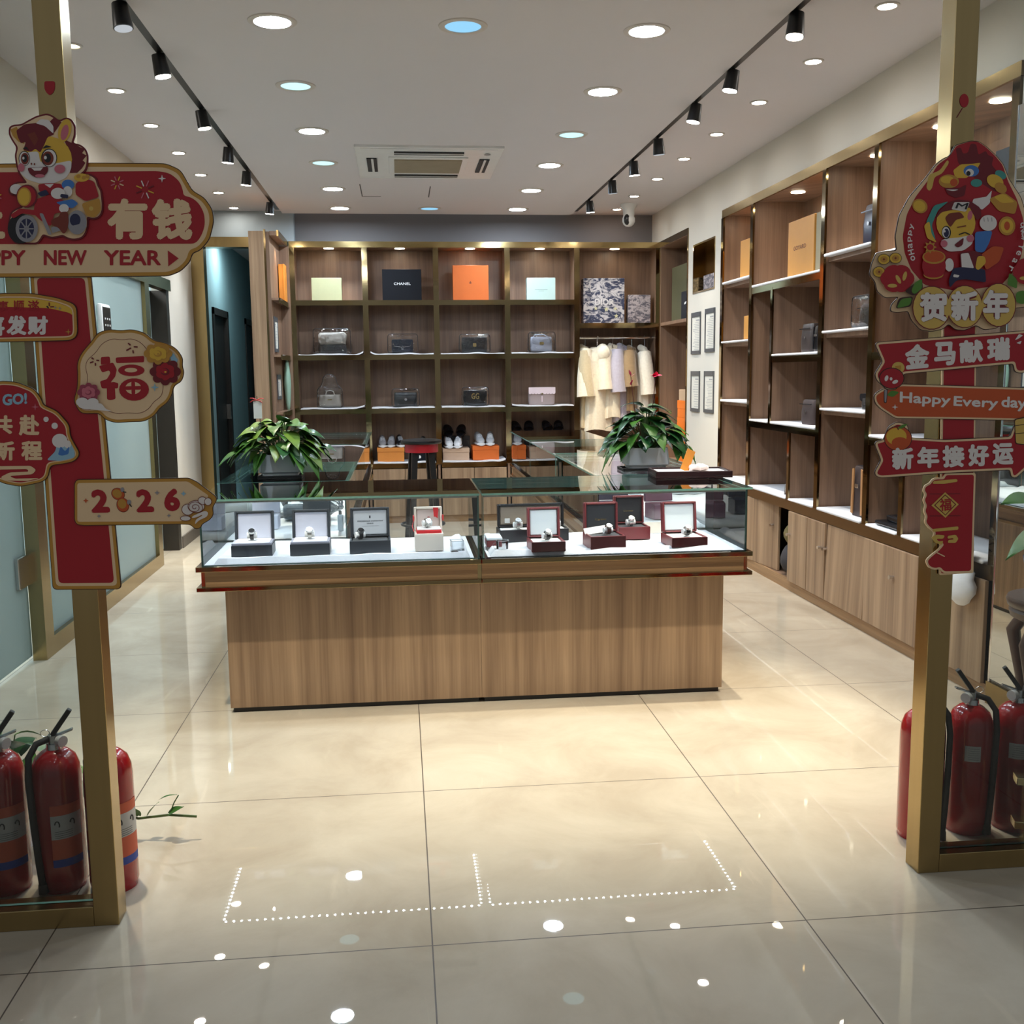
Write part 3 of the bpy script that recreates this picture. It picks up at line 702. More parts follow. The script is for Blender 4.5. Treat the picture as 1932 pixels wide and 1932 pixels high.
# ------------------------------------------------------------------ glass counters
LEDM = emis('led_chip', (0.80, 0.92, 1.0, 1), LED_E)
DECK = plain('counter_deck_white', rgb(206, 206, 208), 0.7)
LEDB = plain('led_bar_pale', rgb(236, 236, 230), 0.5)
def counter(label, X0, X1, Y0, Y1, l, r, f, b, group, seam=False, led=True, nlead=0.034):
    """X0..Y1: outline of the ledges; l, r, f, b: overhang of the ledges over the base on each side"""
    t = thing('glass_counter', label, 'display counter', ((X0+X1)/2, (Y0+Y1)/2, 0), group)
    MB().box(X0+l, Y0+f, 0.022, X1-r, Y1-b, 0.562).build('base', WOOD, t)
    MB().box(X0+l+0.012, Y0+f+0.012, 0, X1-r-0.012, Y1-b-0.012, 0.022).build('plinth', BLACKP, t)
    MB().box(X0, Y0, 0.562, X1, Y1, 0.580, 0.002).build('lower_ledge', BRASSD, t)
    il, ir, if_, ib = [0.02 if k else 0 for k in (l, r, f, b)]
    MB().box(X0+il, Y0+if_, 0.580, X1-ir, Y1-ib, 0.646).build('band', WOODH, t)
    mb = MB()
    if l: mb.box(X0+il-0.001, Y0+if_-0.001, 0.580, X0+il+0.014, Y0+if_+0.014, 0.646)
    if r: mb.box(X1-ir-0.014, Y0+if_-0.001, 0.580, X1-ir+0.001, Y0+if_+0.014, 0.646)
    if f and not r: mb.box(X1-0.016, Y0+if_-0.001, 0.580, X1, Y0+if_+0.006, 0.646)
    if mb.v: mb.build('band_trim', BRASS, t)
    MB().box(X0, Y0, 0.646, X1, Y1, 0.668, 0.002).build('upper_ledge', BRASSD, t)
    MB().box(X0+0.03, Y0+0.03, 0.668, X1-0.03, Y1-0.03, 0.671).build('deck', DECK, t)
    gx0, gx1, gy0, gy1 = X0+0.022*(1 if l else 0.3), X1-0.022*(1 if r else 0.3), Y0+0.022*(1 if f else 0.3), Y1-0.022*(1 if b else 0.3)
    zt = 0.943; g = 0.007
    for nm, bx in (('front_pane', (gx0, gy0, 0.669, gx1, gy0+g, zt)), ('back_pane', (gx0, gy1-g, 0.669, gx1, gy1, zt)), ('side_pane', (gx0, gy0+g, 0.669, gx0+g, gy1-g, zt)), ('side_pane', (gx1-g, gy0+g, 0.669, gx1, gy1-g, zt))):
        MB().pane(*bx).build(nm, [GLASS, GEDGE], t)
    MB().pane(X0+0.004, Y0+0.008, zt, X1-0.004, Y1-0.004, zt+0.009).build('top_pane', [GLASS, GEDGE], t)
    if led:
        mb = MB(); q = 0.012
        bars = [(gx0+g, gy0+g, gx1-g, gy0+g+q), (gx0+g, gy1-g-q, gx1-g, gy1-g), (gx0+g, gy0+g+q, gx0+g+q, gy1-g-q), (gx1-g-q, gy0+g+q, gx1-g, gy1-g-q)]
        for p in bars: mb.box(p[0], p[1], zt-0.010, p[2], p[3], zt-0.001)
        bar = mb.build('led_bar', LEDB, t)
        mb = MB(); z = zt-0.0102
        for p in bars:
            cx, cy_ = (p[0]+p[2])/2, (p[1]+p[3])/2
            if p[2]-p[0] > p[3]-p[1]:
                n = int((p[2]-p[0])/nlead)
                for k in range(n):
                    x = p[0]+(k+.5)*(p[2]-p[0])/n; mb.add([(x-.004, cy_-.004, z), (x-.004, cy_+.004, z), (x+.004, cy_+.004, z), (x+.004, cy_-.004, z)], [(0, 1, 2, 3)])
            else:
                n = int((p[3]-p[1])/nlead)
                for k in range(n):
                    y = p[1]+(k+.5)*(p[3]-p[1])/n; mb.add([(cx-.004, y-.004, z), (cx-.004, y+.004, z), (cx+.004, y+.004, z), (cx+.004, y-.004, z)], [(0, 1, 2, 3)])
        mb.build('led_chips', LEDM, bar, fix=False)
    return t
gl = 'glass display counters'
counter('front glass counter holding the black watch cases and the white box with red ribbon', -0.868, 0.3315, 4.37, 5.03, 0.1, 0, 0.1, 0.06, gl)
counter('front glass counter holding the dark red watch cases', 0.3325, 1.535, 4.37, 5.03, 0, 0.1, 0.1, 0.06, gl)
for i, (a, b) in enumerate(((5.034, 6.10), (6.104, 7.64), (7.644, 9.20))):
    counter('%s glass counter of the arm running back on the partition side' % ['nearest', 'middle', 'farthest'][i], -0.885, -0.25, a, b, 0.1, 0.1, 0.0 if i < 3 else 0, 0.0 if i < 2 else 0.1, gl, nlead=0.04)
for i, (a, b) in enumerate(((5.034, 6.45), (6.454, 7.75), (7.754, 9.02))):
    counter('%s glass counter of the arm running back in front of the coats' % ['nearest', 'middle', 'farthest'][i], 0.945, 1.58, a, b, 0.1, 0.1, 0, 0.0 if i < 2 else 0.1, gl, nlead=0.04)
# ------------------------------------------------------------------ merchandise
def col(name, r, g, b, rough=0.5, **k): return plain(name, rgb(r, g, b), rough, **k)
def gift_box(label, x0, x1, yf, dep, z0, z1, mat, group=None, lid=None, name='gift_box', loc=None):
    """rigid box standing on edge: body and a slightly larger lid towards the room"""
    t = thing(name, label, 'box', ((x0+x1)/2, yf+dep/2, z0), group)
    MB().box(x0+0.002, yf+dep*0.35, z0, x1-0.002, yf+dep, z1-0.002, 0.003).build('body', lid or mat, t)
    l = MB().box(x0, yf, z0, x1, yf+dep*0.35-0.0008, z1, 0.003).build('lid', mat, t)
    return t, l
XZ = lambda Y: (lambda u, v, d: (u, Y-d, v))
# -- top row
t, l = gift_box('pale gold gift box standing on the top shelf nearest the corridor', -0.815, -0.53, 10.22, 0.10, 2.156, 2.372, col('pale_gold_card', 196, 196, 152, 0.35))
t, l = gift_box('black gift box with white capital letters standing on the top shelf', -0.143, 0.232, 10.22, 0.12, 2.156, 2.452, col('black_card', 10, 12, 20, 0.6, spec=0.25))
text_quad(MB(), 'CHANEL', [(-0.033, 2.328), (0.128, 2.328), (0.128, 2.304), (-0.033, 2.304)], XZ(10.22), 0.0008, 0.025).build('lettering', col('white_print', 226, 226, 226), l)
t, l = gift_box('large square orange gift box standing on the top shelf', 0.535, 0.882, 10.22, 0.12, 2.156, 2.49, col('orange_card', 214, 104, 34, 0.5))
mb = MB(); mb.prism(ell(0.705, 2.322, 0.012, 0.006, 16), XZ(10.22), 0.0002, 0.0008); mb.prism([(0.698, 2.330), (0.712, 2.330), (0.705, 2.342)], XZ(10.22), 0.0002, 0.0008)
mb.build('printed_emblem', col('brown_print', 110, 52, 24), l)
t, l = gift_box('pale mint gift box standing on the top shelf next to the coats', 1.255, 1.538, 10.22, 0.10, 2.156, 2.372, col('pale_mint_card', 196, 218, 208, 0.4))
mb = MB(); mb.box(1.335, 10.2192, 2.255, 1.46, 10.2199, 2.259); mb.box(1.37, 10.2192, 2.243, 1.425, 10.2199, 2.246); mb.build('printed_line', col('grey_green_print', 150, 172, 164), l)
def toile_mat(name, base, ink, sc, thr):
    mt, nt, out = newmat(name); b = N(nt, 'ShaderNodeBsdfPrincipled', Roughness=0.6)
    tc = N(nt, 'ShaderNodeTexCoord'); mp = N(nt, 'ShaderNodeMapping'); mp.inputs['Scale'].default_value = (1, 1, 1.7); nt.links.new(tc.outputs['Object'], mp.inputs[0])
    nz = N(nt, 'ShaderNodeTexNoise', Scale=sc, Detail=5.0, Roughness=0.62, Distortion=1.6); nt.links.new(mp.outputs[0], nz.inputs['Vector'])
    cr = N(nt, 'ShaderNodeValToRGB'); e = cr.color_ramp.elements; e[0].position = thr-0.05; e[0].color = ink; e[1].position = thr+0.05; e[1].color = base
    m_ = cr.color_ramp.elements.new(thr); m_.color = tuple((p+q)/2 for p, q in zip(ink, base))
    nt.links.new(nz.outputs['Fac'], cr.inputs[0]); nt.links.new(cr.outputs[0], b.inputs[0]); nt.links.new(b.outputs[0], out.inputs[0]); return mt
TOILE = toile_mat('navy_toile_print', rgb(196, 190, 190), rgb(46, 52, 78), 11, 0.51)
TOILEG = toile_mat('grey_toile_print', rgb(178, 166, 166), rgb(92, 88, 96), 14, 0.5)
t, l = gift_box('large navy and white toile patterned box with raised white letters above the coats', 1.812, 2.222, 10.20, 0.14, 1.931, 2.365, TOILE)
text_quad(MB(), 'DIOR', [(1.925, 2.165), (2.115, 2.165), (2.115, 2.105), (1.925, 2.105)], XZ(10.20), 0.004, 0.035).build('lettering', col('raised_white_letters', 214, 208, 206), l)
mb = MB()
for (sx, sz, r) in ((1.935, 2.075, .022), (2.04, 2.065, .026), (2.13, 2.07, .022), (2.14, 2.0, .024)):
    mb.prism([(sx+r*(1 if k % 2 == 0 else .45)*math.sin(k*PI/5), sz+r*(1 if k % 2 == 0 else .45)*math.cos(k*PI/5)) for k in range(10)], XZ(10.20), 0.0002, 0.001)
mb.build('star_print', col('cream_print', 206, 200, 160), l)
t, l = gift_box('small grey toile patterned box beside the large toile box', 2.263, 2.487, 10.21, 0.12, 1.931, 2.205, TOILEG)
t, l = gift_box('narrow grey toile box lying in the small wall niche', 0, 1, 0, 1, 0, 1, TOILEG)
for o in [t]+list(t.children):
    if o.type == 'MESH': o.data = o.data.copy()
def rebox(t, boxes):
    for ch, b in zip(t.children, boxes):
        me = bpy.data.meshes.new(ch.name); q = MB().box(*b); org = t.location
        me.from_pydata([tuple(Vector(v)-org) for v in q.v], [], q.f); me.materials.append(ch.data.materials[0]); ch.data = me
t.location = (2.70, 8.62, 2.13); ORG[t.name] = t.location.copy()
rebox(t, [(2.66, 8.34, 2.13, 2.78, 8.84, 2.262, 0.003), (2.615, 8.34, 2.13, 2.6592, 8.84, 2.265, 0.003)])
# -- alcove boxes
def wall_box(label, y0, y1, z0, z1, mat, x0=2.60, x1=2.86, group=None, name='gift_box', bev=0.003):
    """box facing the aisle (towards -X)"""
    t = thing(name, label, 'box', ((x0+x1)/2, (y0+y1)/2, z0), group)
    MB().box(x0+(x1-x0)*0.3, y0+0.002, z0, x1, y1-0.002, z1-0.002, bev).build('body', mat, t)
    l = MB().box(x0, y0, z0, x0+(x1-x0)*0.3-0.0008, y1, z1, bev).build('lid', mat, t)
    return t, l
wall_box('tall olive green box on the alcove shelf', 9.42, 9.98, 1.926, 2.44, col('olive_card', 92, 92, 66), x0=2.64)
t, l = wall_box('black box with small white print on the alcove shelf', 9.13, 9.40, 1.926, 2.17, col('black_navy_card', 20, 26, 34), x0=2.575)
YZ = lambda X: (lambda u, v, d: (X-d, u, v))
MB().prism([(9.30, 2.052), (9.235, 2.058), (9.22, 2.078), (9.28, 2.072)], YZ(2.575), 0.0003, 0.001).build('printed_mark', col('white_print', 226, 226, 226), l)
OR_ = col('orange_shoebox_card', 226, 116, 30)
zz = 0.601
for k in range(7):
    h = (0.085, 0.075, 0.095, 0.08, 0.09, 0.08, 0.075)[k]
    wall_box('orange box, %s from the bottom of the stack in the wall alcove' % ORDW[k], 9.15+0.01*(k % 3), 9.50-0.012*(k % 2), zz, zz+h, OR_, x0=2.575, x1=2.84, group='stacked orange boxes in the alcove')
    zz += h+0.0008
wall_box('beige box on top of the orange stack in the wall alcove', 9.16, 9.46, zz, zz+0.10, col('beige_card', 188, 160, 132), x0=2.58)
wall_box('small black box standing topmost on the alcove stack', 9.17, 9.32, zz+0.101, zz+0.235, col('black_card', 10, 12, 20, 0.6, spec=0.25), x0=2.60, x1=2.72)
# -- notices
FRAMES = plain('thin_dark_notice_frame', rgb(92, 94, 98), 0.4, 0.3)
def notice(label, y0, y1, z0, z1, X=XR, tint=(222, 218, 206), lines=16, nrm=-1):
    t = thing('framed_notice', label, 'notice', (X, (y0+y1)/2, z0), 'framed notices')
    q = lambda a, b: (X+nrm*a, X+nrm*b)
    a, b = q(0.0005, 0.010); mb = MB()
    mb.box(a, y0, z0, b, y0+0.014, z1); mb.box(a, y1-0.014, z0, b, y1, z1); mb.box(a, y0+.02, z0, b, y1-.02, z0+0.03); mb.box(a, y0+.02, z1-0.04, b, y1-.02, z1); mb.build('frame', FRAMES, t)
    a, b = q(0.0005, 0.005); s_ = MB().box(a, y0+0.02, z0+0.03, b, y1-0.02, z1-0.04).build('sheet', plain('notice_paper_%d' % tint[0], rgb(*tint), 0.7, var=0.03), t)
    a, b = q(0.005, 0.0056); mb = MB(); r_ = random.Random(int(y0*1000+z0*77)); H = z1-z0-0.07
    for k in range(lines):
        z = z1-0.075-k*H*0.9/lines; L = (y1-y0-0.08)*(r_.uniform(0.55, 1) if k else 0.5)
        mb.box(a, y0+0.04, z, b, y0+0.04+L, z+0.004 if k else z+0.012)
    mb.build('printed_lines', col('pale_grey_print', 160, 160, 160), s_)
    return t
notice('framed notice in the upper row of the white wall strip, nearer the alcove', 8.67, 8.945, 1.60, 1.955, lines=18)
notice('framed notice in the upper row of the white wall strip, nearer the shelving', 8.27, 8.535, 1.61, 1.965, lines=18)
notice('framed pinkish notice in the lower row of the white wall strip, nearer the alcove', 8.675, 8.94, 1.105, 1.455, tint=(222, 206, 192), lines=12)
notice('framed notice in the lower row of the white wall strip, nearer the shelving', 8.27, 8.54, 1.11, 1.455, lines=20)
n1 = notice('framed notice with brown border leaning in the corner shelving above the other', 9.42, 9.68, 1.66, 1.97, X=-1.091, nrm=1)
n2 = notice('framed notice leaning in the corner shelving below the other one', 9.50, 9.78, 1.24, 1.46, X=-1.091, nrm=1)
# -- orange box at the corner return, seen edge on
wall_box('orange box standing in the top of the corner shelving', 9.90, 10.085, 2.126, 2.47, col('amber_card', 224, 142, 52), x0=-1.03, x1=-1.085)
t = thing('gift_bag', 'pale green drawstring bag hanging in the corner of the shelving return', 'bag', (-1.05, 10.0, 1.14))
blob('pouch', (-1.055, 10.02, 1.37), (0.03, 0.06, 0.235), col('pale_green_fabric', 150, 182, 160, 0.7, bump=0.3), t, 5, 0.2)

# -- white shelf cloths
def cloth(label, x0, x1, y0, y1, z, seed, drop=0.03, horiz='x'):
    r_ = random.Random(seed); ph = [r_.uniform(0, 6.3) for _ in range(4)]; lift = r_.choice((0, 1, -1))
    def top(u, v):
        x = x0+(x1-x0)*u; y = y0+(y1-y0)*v
        wob = 0.004*math.sin(u*9+ph[0])+0.003*math.sin(u*17+ph[1])
        h = 0.012+wob*(1-v)+(0.02*max(0, (u-0.85)/0.15)**2 if lift == 1 else 0)+(0.02*max(0, (0.15-u)/0.15)**2 if lift == -1 else 0)
        return x, y, h
    mb = MB()
    def up(u, v): x, y, h = top(u, v); return (x, y, z+h)
    def dn(u, v): x, y, h = top(u, v); return (x, y, z+0.0006+max(0, h-0.014))
    mb.grid(up, 24, 6); mb.grid(dn, 24, 6)
    n = 25; tot = 25*7
    fr = [(i, i+1, tot+i+1, tot+i) for i in range(24)]; bk = [(24*0+6*n+i+1, 6*n+i, tot+6*n+i, tot+6*n+i+1) for i in range(24)]
    sd = [(j*n, (j+1)*n, tot+(j+1)*n, tot+j*n) for j in range(6)]+[((j+1)*n+24, j*n+24, tot+j*n+24, tot+(j+1)*n+24) for j in range(6)]
    mb.f += fr+bk+sd; mb.mi += [0]*(len(fr)+len(bk)+len(sd))
    o = mb.build('shelf_cloth', CLOTH, smooth=True, loc=((x0+x1)/2, (y0+y1)/2, z))
    return tag(o, label, 'cloth', 'white shelf cloths')
rowname = {1: 'middle display row under the bags', 2: 'lower display row under the bags', 3: 'shoe row'}
bayname = ['bay nearest the corridor', 'second bay from the corridor', 'third bay from the corridor', 'bay next to the coats']
for r_i in (1, 2, 3):
    for i in range(4):
        if r_i == 3 and i == 0: continue
        cloth('white plush cloth in the %s, %s' % (rowname[r_i], bayname[i]), BX[i]+0.035, BX[i+1]-0.035, YF-0.012, YB-0.04, SHZ[r_i], 10*r_i+i)
cz = {1: SHZ[1]+0.013, 2: SHZ[2]+0.013, 3: SHZ[3]+0.013}

# -- handbags
def bag_body(w, h, d, top=0.8):
    """soft box narrowing in depth towards the top, centred on x, standing on z=0; front at -d/2"""
    mb = MB()
    def ring(z, sx, sy):
        n = 28; out = []
        for k in range(n):
            t = 2*PI*k/n; c, s_ = math.cos(t), math.sin(t); p = 0.35
            out.append((sx*math.copysign(abs(c)**p, c), sy*math.copysign(abs(s_)**p, s_), z))
        return out
    prof = [(0, .46, .46), (0.02, .49, .49), (h*0.5, .5, .5), (h*0.93, .485, .5*top), (h*0.985, .47, .5*top*0.9), (h, .44, .5*top*0.7)]
    rs = [ring(z, w*a, d*b) for z, a, b in prof]; n = 28; vs = [p for r in rs for p in r]
    fs = [(q*n+k, q*n+(k+1) % n, (q+1)*n+(k+1) % n, (q+1)*n+k) for q in range(len(rs)-1) for k in range(n)]
    fs += [tuple(range(n-1, -1, -1)), tuple(range((len(rs)-1)*n, len(rs)*n))]
    return mb.add(vs, fs)
def handbag(label, x, y, z, w, h, d, body, trim, hw, kind, rz=0.0, group='handbags on display'):
    t = thing('handbag', label, 'handbag', (x, y, z), group)
    loc0 = ORG[t.name]; ORG[t.name] = Vector((0, 0, 0))
    bag_body(w, h, d).build('body', body, t, True)
    fy = -d/2-0.004
    F = lambda u, v, e: (u, fy-e, v)
    if kind in ('flap', 'clasp', 'scallop', 'gg'):
        fh = h*(0.50 if kind != 'scallop' else 0.42); zt = h*0.985
        if kind == 'scallop':
            pts = [(-w*.5, zt), (w*.5, zt), (w*.505, zt-fh*0.75)]; n = 9
            for k in range(n):
                for a in range(5): th = PI*a/4; pts.append((w*.5-w/n*(k+.5)+w/n*.5*math.cos(th), zt-fh*0.75-0.012*math.sin(th)))
        else:
            pts = fillet([(-w*.49, zt), (w*.49, zt), (w*.49, zt-fh*.85), (w*.2, zt-fh), (-w*.2, zt-fh), (-w*.49, zt-fh*.85)], 0.02)
        fl_ = MB().prism(pts, F, -0.006, 0.003).build('flap', trim if kind != 'gg' else body, t)
        if kind == 'clasp': MB().prism(fillet([(-.016, zt-fh-.016), (.016, zt-fh-.016), (.016, zt-fh+.02), (-.016, zt-fh+.02)], 0.006), F, 0.0032, 0.010).build('clasp', hw, t)
        if kind == 'scallop':
            MB().prism(ell(0, zt-fh*0.86, 0.008, 0.008, 16), F, 0.0032, 0.009).build('clasp', hw, t); MB().box(-0.004, fy-0.006, 0.03, 0.004, fy-0.001, zt-fh-.01).build('strap_tab', trim, t)
        if kind == 'gg':
            text_quad(MB(), 'GG', [(-.038, zt-fh+.05), (.038, zt-fh+.05), (.038, zt-fh-.008), (-.038, zt-fh-.008)], F, 0.0042, 0.02).build('clasp_letters', hw, t)
        if kind == 'flap':
            pts = [(-w*.42, fy-.004, zt-fh*.5), (-w*.36, fy-.006, zt-fh*.95), (-w*.12, fy-.008, zt-fh*1.02), (0, fy-.008, zt-fh*1.25), (w*.12, fy-.008, zt-fh*1.02), (w*.36, fy-.006, zt-fh*.95), (w*.44, fy-.004, zt-fh*.35)]
            MB().tube(pts, 0.003, 6).build('chain', hw, t, True); MB().tube([(0.013*math.cos(k*PI/6), fy-.008, zt-fh*1.18+0.016*math.sin(k*PI/6)) for k in range(12)], 0.003, 6, close=True).build('buckle_ring', hw, t, True)
    if kind == 'saddle':
        MB().prism(fillet([(-w*.44, h*.98), (w*.44, h*.98), (w*.46, h*.66), (w*.26, h*.50), (0, h*.62), (-w*.26, h*.50), (-w*.46, h*.66)], 0.02), F, -0.004, 0.004).build('flap', trim, t)
        MB().prism(fillet([(-.02, h*.48), (.02, h*.48), (.02, h*.66), (-.02, h*.66)], 0.006), F, 0.0042, 0.009).build('clasp', hw, t)
        MB().tube([(-w*.36, 0, h), (-w*.30, 0, h*1.12), (w*.1, -d*.4, h*1.14), (w*.36, -d*.7, h*.92), (w*.46, -d*.72, h*.62), (w*.44, -d*.7, h*.45)], 0.0045, 8).build('strap', trim, t, True)
    if kind == 'gathered':
        for s_ in (-1, 1):
            MB().prism([(s_*w*.20, h*.96), (s_*w*.30, h*.94), (s_*w*.34, .02), (s_*w*.24, .015)], F, -0.002, 0.005).build('front_strap', trim, t)
        MB().box(-.022, fy-.008, h*.58, .022, fy-.002, h*.66, 0.002).build('plate', hw, t)
        MB().tube([(-w*.2, 0, h*.98), (-w*.15, 0, h*1.25), (0, 0, h*1.34), (w*.15, 0, h*1.25), (w*.2, 0, h*.98)], 0.005, 8).build('handle', trim, t, True)
    if kind == 'plain':
        MB().box(-w*.47, fy-.003, h*.80, w*.47, fy+.002, h*.83).build('seam_trim', trim, t)
        MB().prism(ell(0, h*.5, .012, .012, 16), F, 0, 0.004).build('badge', hw, t)
    ORG[t.name] = loc0; t.rotation_euler = (0, 0, rz); return t
GOLD = plain('gold_hardware', (0.72, 0.52, 0.22, 1), 0.18, 1.0)
SILV = plain('silver_hardware', (0.7, 0.7, 0.72, 1), 0.2, 1.0)
NAVY = col('navy_leather', 26, 34, 56, 0.3); BLKL = col('black_leather', 22, 22, 26, 0.28); CRM = col('cream_leather', 214, 204, 192, 0.45); WHL = col('pale_lilac_leather', 216, 218, 234, 0.4); PNK = col('pale_pink_leather', 226, 206, 210, 0.45); TAUPE = col('taupe_leather', 158, 140, 136, 0.45)
yb = 10.24
t = thing('handbag', 'two-tone bag, cream puffy top over dark base, in the middle row nearest the corridor', 'handbag', (-0.635, yb, cz[1]), 'handbags on display'); o_ = ORG[t.name]; ORG[t.name] = Vector((0, 0, 0))
bag_body(0.27, 0.09, 0.12, 1).build('base', col('charcoal_nylon', 46, 44, 50, 0.4), t, True)
b_ = MB(); b_.box(-0.135, -0.065, 0.085, 0.135, 0.055, 0.205, 0.03, seg=4); rr_ = random.Random(3); b_.v = [(v[0]+0.008*math.sin(v[2]*60+v[0]*30), v[1]+0.006*math.sin(v[0]*50), v[2]+0.008*math.sin(v[0]*26)) for v in b_.v]; b_.build('puffy_top', CRM, t, True)
ORG[t.name] = o_
handbag('navy flap bag with looped silver chain in the middle display row', 0.035, yb, cz[1], 0.21, 0.135, 0.07, NAVY, NAVY, SILV, 'flap')
handbag('glossy black bag in the middle display row under the orange box', 0.735, yb, cz[1], 0.25, 0.150, 0.08, BLKL, BLKL, GOLD, 'clasp')
handbag('pale lilac saddle bag with curved strap in the middle display row', 1.395, yb, cz[1], 0.215, 0.150, 0.08, WHL, WHL, GOLD, 'saddle')
handbag('cream strapped bag in the lower display row nearest the corridor', -0.675, yb, cz[2], 0.215, 0.125, 0.10, CRM, CRM, GOLD, 'gathered')
handbag('dark quilted bag in the lower display row, second bay from the corridor', 0.055, yb, cz[2], 0.225, 0.140, 0.07, col('grey_black_leather', 52, 54, 58, 0.3), BLKL, SILV, 'plain')
handbag('black bag with gold letter clasp in the lower display row', 0.735, yb, cz[2], 0.235, 0.150, 0.08, BLKL, BLKL, GOLD, 'gg')
handbag('pink bag with scalloped white flap in the lower display row next to the coats', 1.395, yb, cz[2], 0.265, 0.175, 0.09, TAUPE, PNK, GOLD, 'scallop')
# -- clear covers over the bags
TRIMB = col('dark_cover_piping', 26, 24, 26, 0.4)
def cover(label, x, y, z, pts, d, group='clear dust covers over the bags'):
    """transparent cover of the outline pts (u, v): front and back sheets, a rim between them, dark piping"""
    t = thing('clear_bag_cover', label, 'bag cover', (x, y, z), group); o_ = ORG[t.name]; ORG[t.name] = Vector((0, 0, 0))
    P = fillet(pts, 0.03, 5); n = len(P)
    mb = MB(); F = lambda u, v, e: (u, -e, v)
    ins = inset(pts, 0.02); Q = fillet(ins, 0.03, 5)
    r_ = random.Random(len(label))
    for sgn in (1, -1):
        vs = [F(u, v, sgn*d/2) for u, v in P]+[F(u, v, sgn*(d/2+0.010+0.006*r_.random())) for u, v in Q]
        fs = [(i, (i+1) % n, n+(i+1) % n, n+i) for i in range(n)]
        tri = tessellate_polygon([[Vector((u, v, 0)) for u, v in Q]]); fs += [tuple(i+n for i in q) for q in tri]
        mb.add(vs, fs)
    vs = [F(u, v, d/2) for u, v in P]+[F(u, v, -d/2) for u, v in P]; mb.add(vs, [(i, (i+1) % n, n+(i+1) % n, n+i) for i in range(n)])
    mb.build('clear_sheet', PLASTIC, t, True)
    MB().tube([F(u, v, d/2) for u, v in P], 0.0032, 6, close=True).build('piping', TRIMB, t, True)
    # bright crumple folds in the film
    ORG[t.name] = o_; return t
R4 = lambda w, h: [(-w/2, 0.004), (w/2, 0.004), (w/2*0.97, h), (-w/2*0.97, h)]
cover('clear dust cover over the two-tone cream and dark bag', -0.635, yb, cz[1], R4(0.36, 0.238), 0.17)
cover('clear dust cover over the navy chain bag', 0.04, yb, cz[1], R4(0.295, 0.185), 0.12)
cover('clear dust cover over the glossy black bag below the orange box', 0.735, yb, cz[1], R4(0.305, 0.178), 0.13)
cover('clear dust cover standing behind and over the pale lilac bag', 1.395, yb, cz[1], R4(0.27, 0.195), 0.135)
cover('dome shaped clear cover over the cream strapped bag', -0.672, yb, cz[2], [(-0.125, 0.004), (0.125, 0.004), (0.118, 0.18), (0.075, 0.215), (0.06, 0.29), (0.03, 0.32), (-0.03, 0.32), (-0.06, 0.29), (-0.075, 0.215), (-0.118, 0.18)], 0.155)
cover('clear dust cover over the dark quilted bag', 0.055, yb, cz[2], R4(0.27, 0.175), 0.125)
cover('clear dust cover over the black letter clasp bag', 0.735, yb, cz[2], R4(0.268, 0.182), 0.13)

# -- shoe row: boxes, trainers, slides
def shoebox(label, x0, x1, z0, z1, mat, yf=10.19, dep=0.24, lab=False):
    t = thing('shoebox', label, 'shoebox', ((x0+x1)/2, yf+dep/2, z0), 'shoeboxes in the shoe row')
    MB().box(x0+0.003, yf+0.003, z0, x1-0.003, yf+dep, z1-0.04, 0.002).build('body', mat, t)
    l = MB().box(x0, yf, z1-0.0398, x1, yf+dep+0.003, z1, 0.002).build('lid', mat, t)
    if lab:
        MB().box(x1-0.058, yf+0.0018, z0+0.025, x1-0.018, yf+0.0028, z0+0.05).build('paper_label', PAPER, t)
        MB().prism(fillet([(x0+0.052, z0+0.026), (x0+0.072, z0+0.026), (x0+0.078, z0+0.04), (x0+0.070, z0+0.056), (x0+0.054, z0+0.054), (x0+0.060, z0+0.04)], 0.006), XZ(yf+0.003), 0.0003, 0.001).build('printed_mark', PAPER, t)
    return t
zs = cz[3]+0.001
ORN = col('tan_orange_card', 206, 128, 52); BEI = col('beige_pink_card', 196, 164, 138)
shoebox('wide tan orange shoebox under the grey trainers', -0.235, 0.03, zs, zs+0.135, ORN)
shoebox('black shoebox with white stickers beside the tan orange shoebox', 0.115, 0.305, zs, zs+0.115, col('black_card', 10, 12, 20, 0.6, spec=0.25), lab=True)
shoebox('beige shoebox under the white trainers', 0.405, 0.67, zs, zs+0.118, BEI)
shoebox('bright orange shoebox under the wrapped white trainers', 0.70, 0.965, zs, zs+0.138, col('orange_card', 214, 104, 34, 0.5))
shoebox('orange shoebox behind the glass counter next to the coats', 1.08, 1.23, zs, zs+0.13, col('orange_card', 214, 104, 34, 0.5))
shoebox('long beige shoebox behind the glass counter next to the coats', 1.24, 1.70, zs, zs+0.125, BEI)
shoebox('dark shoebox standing under the first pair of black slides', 1.08, 1.37, zs+0.132, zs+0.255, col('dark_brown_card', 40, 32, 30))
shoebox('dark shoebox standing under the second pair of black slides', 1.385, 1.68, zs+0.132, zs+0.255, col('dark_brown_card', 40, 32, 30))
shoebox('dark shoebox behind the white trainers carrying black slides', 0.40, 0.69, zs, zs+0.225, col('dark_brown_card', 40, 32, 30), yf=10.435, dep=0.04)
def loft(rings):
    n = len(rings[0]); vs = [p for r in rings for p in r]
    fs = [(q*n+k, q*n+(k+1) % n, (q+1)*n+(k+1) % n, (q+1)*n+k) for q in range(len(rings)-1) for k in range(n)]
    fs += [tuple(range(n-1, -1, -1)), tuple(range((len(rings)-1)*n, len(rings)*n))]
    return vs, fs
